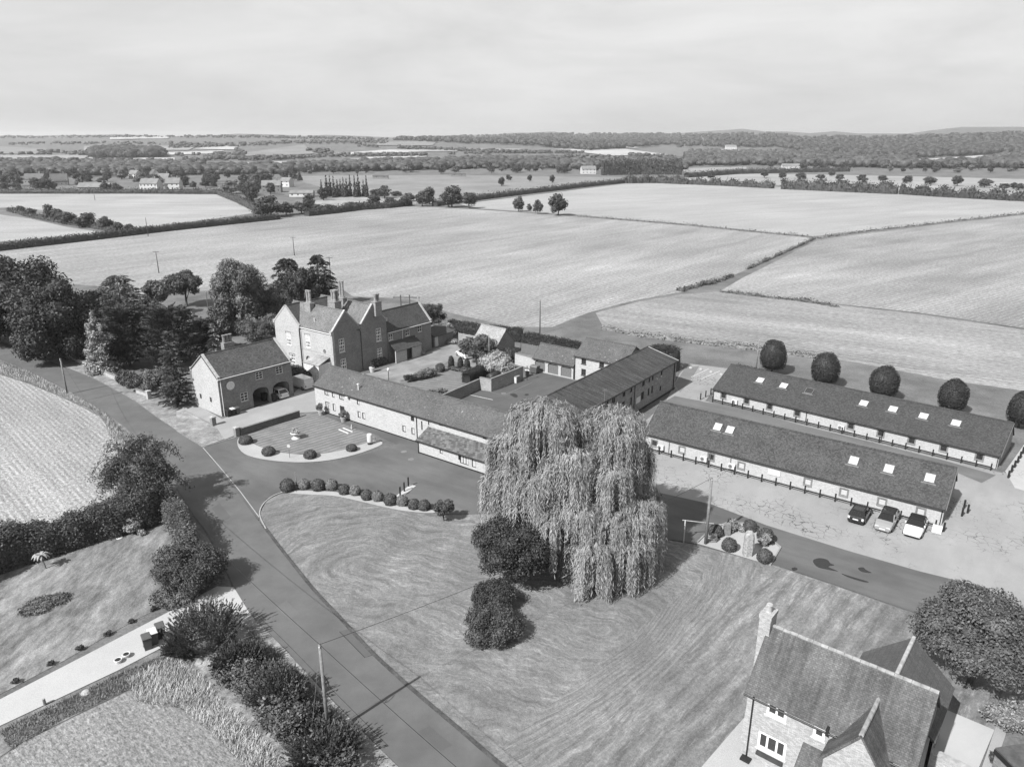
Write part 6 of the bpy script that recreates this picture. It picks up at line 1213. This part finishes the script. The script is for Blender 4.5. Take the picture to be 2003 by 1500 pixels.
# slatted fences
def slats(label, a, b_, ht, m, vertical, n):
    A, B_ = at(*a), at(*b_); d = B_ - A; L = d.length; e = E('panel_fence', label, 'fence', A, math.atan2(d.y, d.x))
    for i in range(n):
        if vertical: MB().box(L*i/n, L*(i+.9)/n, -.02, .02, .05, ht + .04 * (i % 2)).build('slat', m, e)
        else: MB().box(0, L, -.02, .02, ht*i/n + .05, ht*(i+.8)/n + .05).build('slat', m, e)
    for i in range(4): MB().box(L*i/3-.05, L*i/3+.05, .021, .12, 0, ht+.1).build('post', m, e)
slats('pale horizontal slat fence left of the shed', (897, 668), (928, 674), 1.7, plain('pale_timber', .34), False, 7); slats('grey close boarded fence behind the garage roof', (1020, 690), (1052, 696), 1.8, plain('grey_timber', .18), True, 14)
# small things in the left garden
e_ = E('black_post', 'black post on a white base before the long garden hedge', 'post', at(233, 1052)); MB().lathe([(.35, 0), (.35, .06), (.3, .08)], 12).build('base', WHITE, e_); MB().cyl((0, 0, .08), (-.08, 0, 1.15), .11, .1, 9).build('post', BLK, e_)
for (px, py), lb in zip([(232, 1296), (248, 1285)], ['white tub nearest the camera at the drive edge', 'white tub behind the other at the drive edge']):
    e_ = E('white_tub', lb, 'tub', at(px, py), 0, 'white tubs'); MB().lathe([(.2, 0), (.26, .28), (.3, .3), (.27, .33), (.2, .3)], 14).build('pot', WHITE, e_); MB().cyl((0, 0, .25), (0, 0, .305), .22, .22, 12).build('soil', BLK, e_)
e_ = E('marker_post', 'short timber marker post beside the gravel drive', 'post', at(88, 1378)); MB().cyl((0, 0, 0), (0, 0, .5), .1, .09, 9).build('stump', WOODP, e_); MB().cyl((0, 0, .5), (0, 0, .52), .085, .085, 9).build('top', STONE, e_)
o = MB().lathe([(.3, 0), (.34, .12), (.22, .25), (.05, .3)], 9).build('pale_rock', STONE); o.location = at(168, 1357); tag(o, 'pale rock in the rough grass below the drive', 'rock')
for i, (px, py) in enumerate([(1333, 722), (1351, 725), (1371, 728), (1391, 733), (1411, 738)]):
    o = MB().lathe([(.3, 0), (.32, .15), (.2, .32), (.05, .36)], 8).build('edging_stone', STONE); o.location = at(px, py - 4); tag(o, f'{["first", "second", "third", "fourth", "fifth"][i]} edging boulder from the east range along the yard', 'rock', 'edging boulders')
bush('flower_bed', 'flowering border along the garden path at the right edge', 'flower bed', at(1995, 1420), 2.2, 1.2, 2600, .1, LF_V, 210, ry=1.6); bush('low_plant', 'dark clump at the corner of the gravel bed path', 'plant', at(1950, 1490), .5, .6, 400, .08, LF_D, 211)
# ---------------------------------------------------------------- middle distance
NQ, SQ = .9, 1.0
MID = []
def proto(kind, seed, mat):
    if kind == 'poplar': C, L = lobes_cone(10, 1.0, .6, 9, seed, 1.4, .3, 3); n, s = 700, .34
    elif kind == 'wide': C, L = lobes_round(4.8, 5.0, 4.4, 22, .36, seed, -.9); n, s = 1500, .42
    elif kind == 'tall': C, L = lobes_round(3.6, 5.2, 4.5, 22, .38, seed, -.9); n, s = 1300, .4
    elif kind == 'fir': C, L = lobes_cone(10, 2.6, .8, 8, seed, .6, .8, 6); n, s = 1100, .38
    else: C, L = lobes_round(4.3, 5.0, 4.5, 20, .38, seed, -.9); n, s = 1300, .42
    tm = trunk_mb(10, .3, C, seed, 3, .4).mesh('trunk', BARK); cm = fol_mesh('crown', C, L, n, s, mat, seed)
    return tm, cm
LF_F1 = leaf('leaf_far_dark', .058); LF_F2 = leaf('leaf_far_mid', .08); LF_F3 = leaf('leaf_far_pale', .15)
PR = {'dark': [proto('round', 301, LF_F1), proto('tall', 302, LF_F1), proto('wide', 303, LF_F1)], 'mid': [proto('round', 304, LF_F2), proto('wide', 305, LF_F2), proto('tall', 306, LF_F2)], 'pale': [proto('round', 307, LF_F3), proto('wide', 308, LF_F3)], 'poplar': [proto('poplar', 309, LF_F1), proto('poplar', 310, LF_F2)], 'fir': [proto('fir', 311, LF_F1)]}
RD = random.Random(77)
def mtree(name, label, pos, Ht, Wd, kind, group=None, v=None):
    ps = PR[kind]; tm, cm = ps[RD.randrange(len(ps)) if v is None else v % len(ps)]
    e = E(name, label, 'tree', pos, RD.uniform(0, 6.28), group); bw_ = {'poplar': 2.4}.get(kind, 8.6); sx = Wd / bw_; e.scale = (sx, sx, Ht / 10)
    link(bpy.data.objects.new('trunk', tm), e); link(bpy.data.objects.new('crown', cm), e); return e
def ptree(name, label, px, py, ty, wpx, kind, group=None):
    p = at3(px, py) if py < 345 else at(px, py); h_ = zat(px, ty, p.y) - p.z; return mtree(name, label, p, h_, wpx * mpp(p.y, 0), kind, group)
OR = ['first', 'second', 'third', 'fourth', 'fifth', 'sixth', 'seventh', 'eighth', 'ninth', 'tenth', 'eleventh', 'twelfth', 'thirteenth', 'fourteenth', 'fifteenth', 'sixteenth']
for (px, py, ty, w_, k), lb in zip([(1014,414,381,21,'mid'),(1035,414,397,12,'mid'),(1052,419,388,23,'mid'),(1092,422,373,36,'dark')], ['slim tree left of the four on the field boundary', 'smallest tree of the four on the field boundary', 'round tree third of the four on the field boundary', 'tallest ragged tree of the four on the field boundary']): ptree('field_tree', lb, px, py, ty, w_, k)
for (px, py, ty, w_, k), lb in zip([(884,406,361,44,'dark'),(917,408,374,37,'mid'),(826,404,370,30,'mid'),(841,400,364,28,'dark')], ['large dark tree left of the pair beside the field gap', 'rounder tree right of the pair beside the field gap', 'grey tree before the dark one at the hedge end', 'dark tree at the hedge end beside the pasture']): ptree('field_tree', lb, px, py, ty, w_, k)
for (px, py, ty, w_), lb in zip([(981,364,345,18),(995,353,341,14),(1036,355,341,13),(1080,358,341,15)], ['nearest lone tree in the far pasture', 'lone tree behind the nearest one in the pasture', 'third lone tree from the left in the pasture', 'rightmost lone tree in the pasture']): ptree('pasture_tree', lb, px, py, ty, w_, 'dark', 'lone trees in the pasture')
for i, (px, py, ty, w_, k) in enumerate([(1390,350,338,15,'dark'),(1495,348,334,19,'mid'),(1530,349,336,17,'dark'),(1566,351,336,21,'mid'),(1604,352,340,17,'dark'),(1627,345,333,12,'mid'),(1643,354,340,21,'mid'),(1686,356,340,20,'dark'),(1727,357,342,23,'mid'),(1774,359,343,20,'dark'),(1818,361,344,24,'mid'),(1872,364,341,20,'dark'),(1925,367,348,25,'mid'),(1964,373,358,25,'mid'),(1982,370,356,17,'dark'),(1993,372,357,17,'mid')]): ptree('parkland_tree', f'{OR[i]} parkland tree from the left beyond the upper field', px, py, ty, w_, k, 'parkland trees')
for i, (px, py, ty, w_, k) in enumerate([(42,416,401,15,'mid'),(60,423,405,23,'dark'),(101,431,398,29,'dark'),(116,433,405,22,'mid'),(132,438,411,35,'mid'),(171,445,415,50,'dark'),(210,449,420,28,'dark'),(233,452,432,17,'mid'),(254,453,436,17,'mid')]): ptree('hedgerow_tree', f'{OR[i]} tree from the left in the line between the left fields', px, py, ty, w_, k, 'trees between the left fields')
for i, (px, py, ty, w_, k, lb) in enumerate([(530,425,378,54,'dark','broad dark tree at the corner of the left field'),(510,424,396,30,'dark','lower dark tree left of the corner tree'),(560,421,392,32,'dark','dark rounded tree right of the corner tree'),(590,418,392,34,'dark','dark layered tree on the waste ground'),(605,410,378,28,'dark','dark tree behind the waste ground'),(620,416,398,30,'mid','grey bush-like tree at the waste ground hedge'),(645,414,398,28,'mid','second grey bush-like tree at the waste ground hedge'),(690,408,394,34,'mid','mounded grey tree above the hedge'),(733,404,380,30,'dark','dark round tree above the hedge right of the poplars'),(752,388,360,30,'mid','grey tree right of the poplars at the pasture edge'),(764,402,386,26,'dark','dark bushy tree along the field hedge'),(790,404,384,24,'dark','dark bushy tree second along the field hedge'),(735,384,368,22,'mid','small tree against the pasture by the poplars'),(633,392,366,26,'dark','dark tree left of the poplars'),(775,384,373,28,'mid','low grey tree at the pasture edge'),(800,394,376,30,'mid','grey tree before the pasture hedge')]): ptree('waste_ground_tree', lb, px, py, ty, w_, k)
for i, (px, ty) in enumerate([(630,352),(640,343),(647,344),(654,345),(661,352),(667,351),(673,347),(679,350),(686,341),(695,343),(702,342),(712,352),(718,344)]): ptree('poplar_tree', f'{OR[i]} tall narrow poplar from the left in the row', px, 386 - (i % 3), ty, 8.5 + 2 * (i % 3 == 1), 'poplar', 'row of poplars')
# trees standing round the village and beyond the pasture
def inpoly(P, x, y):
    c = False; j = len(P) - 1
    for i in range(len(P)):
        if (P[i][1] > y) != (P[j][1] > y) and x < (P[j][0]-P[i][0])*(y-P[i][1])/(P[j][1]-P[i][1])+P[i][0]: c = not c
        j = i
    return c
def scatter(poly, n, name, label, group, kinds, hr, seed, gaps=()):
    rd = random.Random(seed); xs = [p[0] for p in poly]; ys = [p[1] for p in poly]; S = []
    while len(S) < n:
        x, y = rd.uniform(min(xs), max(xs)), rd.uniform(min(ys), max(ys))
        if inpoly(poly, x, y) and not any(abs(x-gx) < gw and abs(y-gy) < 7 for gx, gy, gw in gaps): S.append((x, y, rd.choice(kinds), rd.uniform(*hr), rd.uniform(.75, 1.25)))
    cnt = {}
    for x, y, kd, h_, a in sorted(S):
        cnt[kd] = k = cnt.get(kd, 0) + 1; sf = 'th' if 10 <= k % 100 <= 20 else {1: 'st', 2: 'nd', 3: 'rd'}.get(k % 10, 'th')
        mtree(name, f'{ {"dark": "dark crowned", "mid": "mid grey", "pale": "pale", "fir": "pointed dark"}[kd]} tree, {k}{sf} from left {label}', at3(x, y), h_, h_ * a, kd, group)
GAPS = [(288, 374, 24), (175, 374, 32), (110, 366, 16), (60, 362, 14), (245, 360, 10), (298, 353, 8), (335, 374, 16), (530, 372, 18), (585, 384, 16)]
scatter([(0, 340), (560, 338), (600, 350), (560, 372), (520, 390), (490, 400), (440, 377), (0, 376)], 120, 'village_tree', 'among the village houses', 'village trees', ['dark', 'dark', 'mid', 'mid', 'pale', 'fir'], (6, 10.5), 401, GAPS)
scatter([(560, 330), (780, 326), (1100, 328), (1340, 334), (1340, 342), (1000, 340), (700, 342), (560, 343)], 75, 'belt_tree', 'in the belt behind the far pasture', 'belt trees behind the pasture', ['dark', 'mid', 'mid', 'pale'], (5, 11), 402)
scatter([(1460, 322), (1700, 320), (2003, 325), (2003, 343), (1800, 338), (1460, 330)], 60, 'belt_tree', 'in the belt behind the parkland', 'belt trees behind the parkland', ['dark', 'mid', 'mid', 'pale'], (5, 11), 403)
hedge('conifer_screen', 'tall dark clipped conifer screen beside the far field corner', [at3(1178, 343), at3(1250, 342), at3(1332, 342)], 8, 14, 2600, .9, LF_F1, 404, rough=.06)
# hedgerows
def hr_(label, px, wd, ht, n, m, seed, size=.42, rough=.12, name='hedgerow'): return hedge(name, label, [at(*p) if p[1] >= 345 else at3(*p) for p in px], wd, ht, n, size, m, seed, 'field hedgerows', rough=rough)
hr_('long dark hedge along the top of the main stubble field', [(-300, 525), (0, 490), (150, 473), (300, 455), (420, 442), (545, 429)], 3.2, 2.3, 12000, LF_F1, 501, .3, .08)
hr_('hedge continuing right from the corner tree to the pasture', [(600, 423), (655, 417), (700, 411), (760, 407), (802, 402)], 4, 3.0, 3500, LF_F1, 502, .45)
hr_('dark hedge between the pasture and the upper stubble field', [(850, 404), (900, 396), (960, 388), (1060, 376), (1150, 365), (1232, 357)], 4, 3.0, 4000, LF_F1, 503, .5, .1)
hr_('bushy hedge corner where pasture meets parkland', [(1225, 359), (1280, 358), (1345, 361)], 6, 5, 1800, LF_F1, 504, .6, .25)
hr_('ragged bushes between the upper stubble field and parkland', [(1348, 361), (1420, 364), (1512, 369)], 4, 4, 1800, LF_F1, 505, .6, .35)
hr_('dense bushy hedge between the upper stubble field and parkland', [(1530, 370), (1640, 375), (1754, 380)], 6, 6.5, 3200, LF_F1, 506, .6, .22)
hr_('bushy hedge at the right end of the upper stubble field', [(1762, 380), (1850, 386), (2003, 394), (2200, 404)], 5, 5, 3600, LF_F1, 507, .6, .3)
hr_('hedge along the far side of the parkland', [(1342, 348), (1440, 341), (1560, 338), (1660, 336)], 5, 4.5, 2600, LF_F1, 508, .7)
hr_('hedge between the village and the left field', [(0, 379), (150, 379), (280, 379), (430, 380)], 4, 3, 2800, LF_F1, 509, .5)
hr_('low growth under the trees between the left fields', [(20, 413), (60, 424), (130, 438), (200, 449), (262, 453)], 3, 1.4, 3000, LF_F1, 510, .4, .3)
hr_('hedge along the right side of the left field', [(430, 381), (470, 397), (500, 412), (520, 424)], 4, 3, 1800, LF_F1, 511, .45)
hr_('scrubby ditch line between the two right stubble fields', [(1592, 468), (1540, 492), (1500, 510), (1462, 527)], .8, .35, 1500, LF_M, 512, .25, .9); hr_('scrubby ditch line below the field junction', [(1430, 542), (1395, 554), (1365, 560), (1330, 570)], 1.2, .4, 1500, LF_M, 513, .25, .9)
hr_('low scrub line along the strip field', [(1410, 571), (1480, 580), (1560, 588), (1640, 601)], .9, .3, 1500, LF_M, 514, .2, .9); hr_('thin grass bank between main and upper stubble fields', [(1130, 424), (1300, 437), (1480, 455), (1588, 464)], 1.0, .3, 1600, LF_M, 515, .3, .8); hr_('thin grass bank rising to the right field edge', [(1600, 466), (1700, 452), (1850, 435), (2003, 418)], 1.1, .3, 1500, LF_GR, 516, .35, .8)
hr_('rough grass bank at the edge of the strip field by the buildings', [(1180, 643), (1260, 659), (1380, 673), (1480, 684), (1600, 700)], 1.4, .45, 2600, LF_GR, 517, .2, .4)
# ---------------------------------------------------------------- village houses
HWALL = plain('render_white', .6, .1, .5); HBR = plain('far_brick', .22, .15, .5); HROOF = plain('far_roof', .13, .2, .3); HROOP = plain('far_roof_pale', .22, .2, .3)
def house(label, px, py, L, W, e, r, wm, rm, ang=0, nwin=4, storeys=2, chim=True):
    p = at3(px, py); b = Bld('village_house', label, (p.x, p.y), ang, L, W, 'house'); b.e.location = p; hw = .9
    ops = [O(L*(i+.5)/nwin, .9 + 2.5*s_, 1.0, 1.1, f=WHITE, g=GLS) for i in range(nwin) for s_ in range(storeys)]
    b.wall('front', 0, L, 0, e, wm, ops); b.wall('left', 0, W, 0, e, wm, [], (W/2, r)); b.wall('right', 0, W, 0, e, wm, [], (W/2, r)); b.wall('back', 0, L, 0, e, wm); b.roof(0, L, 0, W, e, r, rm, over=.4, ridge=False, gutter=False)
    if chim: b.part('chimney', MB().box(L*.75, L*.75+.9, W/2-.4, W/2+.4, r-1, r+1.4), HBR)
for a_ in [('white two storey house with pale roof at the village edge', 274, 374, 13, 8, 5.2, 8.5, HWALL, HROOP, -4, 5), ('long low pale roofed bungalow behind the field hedge', 152, 374, 22, 7, 2.8, 5.5, HBR, HROOP, 2, 6, 1), ('house with steep dark roof left in the village', 100, 364, 12, 8, 4, 9, HBR, HROOF, 25), ('dark roofed house at the left of the village', 46, 360, 16, 8, 4, 8, HBR, HROOF, 0), ('white gabled house above the village centre', 293, 352, 9, 7, 5, 9, HWALL, HROOF, -50, 2), ('pale house pair right of the white house', 324, 373, 10, 8, 5, 8.5, HWALL, HROOP, 5, 3), ('hipped house among trees behind the white house', 308, 361, 9, 8, 4.5, 8.5, HBR, HROOP, 0, 2), ('small white house in the upper village', 252, 350, 9, 7, 4.5, 7.5, HWALL, HROOP, -20, 3), ('brick house half hidden right of the left field', 512, 377, 13, 8, 4.8, 8, HBR, HROOP, 8, 4), ('white house left of the poplars', 548, 366, 8, 7, 4.5, 7, HWALL, HROOP, -15, 2), ('long low shed below the poplars', 566, 386, 15, 7, 2.5, 4.0, HWALL, HROOP, 3, 4, 1, False), ('open farm building beyond the parkland', 1530, 332, 20, 9, 4, 6.5, HWALL, HROOP, -8, 4, 1, False), ('pale house among trees beside the conifer screen', 1138, 341, 15, 9, 5, 8, HWALL, HROOP, 6, 4), ('white house on the far wooded slope', 1420, 294, 26, 12, 8, 12, HWALL, HROOP, 0, 5), ('small white gable among the far right trees', 1672, 322, 9, 8, 6, 10, HWALL, HROOF, -40, 2), ('small pale house by the far right meadow', 1830, 326, 16, 9, 5, 8, HWALL, HROOP, 0, 4)]: house(*a_)
for (px, py), lb in zip([(737, 350), (890, 346)], ['field shelter left in the far pasture', 'field shelter right in the far pasture']): house(lb, px - 8, py, 14, 4, 2.6, 3.2, HBR, HROOF, 0, 2, 1, False)
# ---------------------------------------------------------------- far woods, one mass each
def wood(name, label, polys, n, hr, mat, seed, leaves=16):
    cs, cq = (CSV1, CSQ1) if leaves < 7 else (CSV, CSQ)
    rng = np.random.default_rng(seed); Vs = []; Qs = []; off = 0; xs = []
    areas = [(max(p[0] for p in P)-min(p[0] for p in P)) * (max(p[1] for p in P)-min(p[1] for p in P)) for P in polys]; tot = sum(areas)
    for P, a in zip(polys, areas):
        k = 0; m = int(n * a / tot); tries = 0
        while k < m and tries < m * 12:
            tries += 1; x, y = rng.uniform(min(p[0] for p in P), max(p[0] for p in P)), rng.uniform(min(p[1] for p in P), max(p[1] for p in P))
            if not inpoly(P, x, y): continue
            q = at3(x, y)
            if q is None: continue
            k += 1; h_ = rng.uniform(*hr); r_ = h_ * rng.uniform(.5, 1.0); c = np.array([q.x, q.y, q.z + h_ * .52]); R = np.array([r_, r_, h_ * .5])
            Vs.append(c + cs * R * (.92 if leaves > 6 else 1.05) * (1 + rng.normal(size=(len(cs), 1)) * .14)); Qs.append(cq + off); off += len(cs)
            d = unit(leaves, rng); d[:, 2] = np.abs(d[:, 2]) * .9 - .2; V, Q = leafquads(c + d * R, d, np.full(leaves, r_ * .3), .7, rng); Vs.append(V); Qs.append(Q + off); off += len(V)
    o = link(bpy.data.objects.new(name, npmesh(name, np.concatenate(Vs), np.concatenate(Qs), mat))); tag(o, label, 'wood', kind='stuff')
def band(pts, t):                                        # a strip t pixels deep below a skyline of pixels
    return [(x, y) for x, y in pts] + [(x, y + t) for x, y in pts[::-1]]
wood('far_wood', 'dark copse on the far left farmland', [[(178, 306), (190, 300), (250, 298), (312, 301), (318, 309), (250, 311), (185, 311)]], 240, (11, 17), LF_F1, 601)
wood('far_wood', 'wooded ridge on the horizon at the centre', [[(760, 275), (850, 271), (960, 267), (1100, 264), (1330, 264), (1330, 284), (1240, 290), (1150, 296), (1060, 288), (1000, 284), (860, 280)]], 1700, (9, 16), LF_F1, 602, 6)
wood('far_wood', 'wooded slopes on the horizon at the right', [[(1300, 266), (1500, 264), (1560, 272), (1700, 272), (2003, 264), (2003, 290), (1800, 296), (1600, 294), (1480, 290), (1320, 290)], [(1500, 284), (1800, 288), (2003, 280), (2003, 300), (1930, 304), (1780, 312), (1600, 302)]], 2700, (9, 16), LF_F1, 603, 6)
wood('far_wood', 'belt of woodland behind the pasture', [[(400, 334), (560, 328), (700, 322), (860, 316), (1050, 312), (1130, 320), (1340, 318), (1340, 334), (1000, 330), (700, 336), (560, 338), (400, 340)]], 1300, (4.5, 10), LF_F2, 604, 8)
wood('far_wood', 'woodland behind the parkland at the right', [[(1340, 304), (1480, 300), (1700, 294), (1790, 304), (1790, 328), (1930, 318), (1960, 300), (2003, 296), (2003, 330), (1760, 330), (1500, 324), (1340, 326)], [(1340, 296), (1400, 298), (1500, 303), (1700, 298), (1700, 306), (1340, 312)]], 1600, (5, 11), LF_F2, 605, 8)
wood('far_wood', 'woodland behind the village at the left', [[(0, 328), (130, 326), (180, 322), (340, 322), (400, 332), (560, 330), (560, 342), (0, 346)], [(60, 318), (115, 316), (120, 322), (60, 324)]], 1200, (4.5, 9.5), LF_F2, 606, 8)
wood('far_hedgerows', 'far hedgerows and scattered trees on the horizon farmland', [band([(0, 268), (300, 266), (560, 268), (760, 272)], 4), band([(0, 281), (200, 280), (420, 281)], 4), band([(75, 296), (170, 300)], 4), band([(330, 287), (470, 283), (560, 278), (760, 277)], 5), band([(460, 293), (480, 300), (475, 303)], 3), band([(400, 308), (560, 310), (640, 305), (840, 303)], 4), band([(340, 304), (470, 303)], 3), band([(600, 290), (650, 298)], 8), band([(780, 289), (1000, 298), (1140, 299)], 3), band([(880, 301), (1080, 298)], 3), band([(1230, 303), (1330, 310)], 4), band([(1100, 307), (1240, 310)], 3), band([(700, 284), (740, 287)], 4), band([(0, 316), (160, 316), (340, 318), (400, 322)], 3), band([(350, 314), (560, 312)], 3), band([(0, 303), (170, 304)], 1.5)], 2000, (3, 8), LF_F2, 607, 5)
# ---------------------------------------------------------------- haze
hz = MB().box(-16000, 16000, -15500, 16000, -9, 112).build('haze', None); tag(hz, kind='stuff'); hm = bpy.data.materials.new('haze_air'); hm.use_nodes = True; n_ = hm.node_tree.nodes; n_.clear()
pv = n_.new('ShaderNodeVolumePrincipled'); pv.inputs['Color'].default_value = (.92, .92, .92, 1); pv.inputs['Density'].default_value = HAZE_D; pv.inputs['Anisotropy'].default_value = .3
om = n_.new('ShaderNodeOutputMaterial'); hm.node_tree.links.new(pv.outputs[0], om.inputs['Volume']); hz.data.materials.append(hm); hz.display_type = 'WIRE'
hz['label'] = 'thin pale summer haze over the whole landscape'
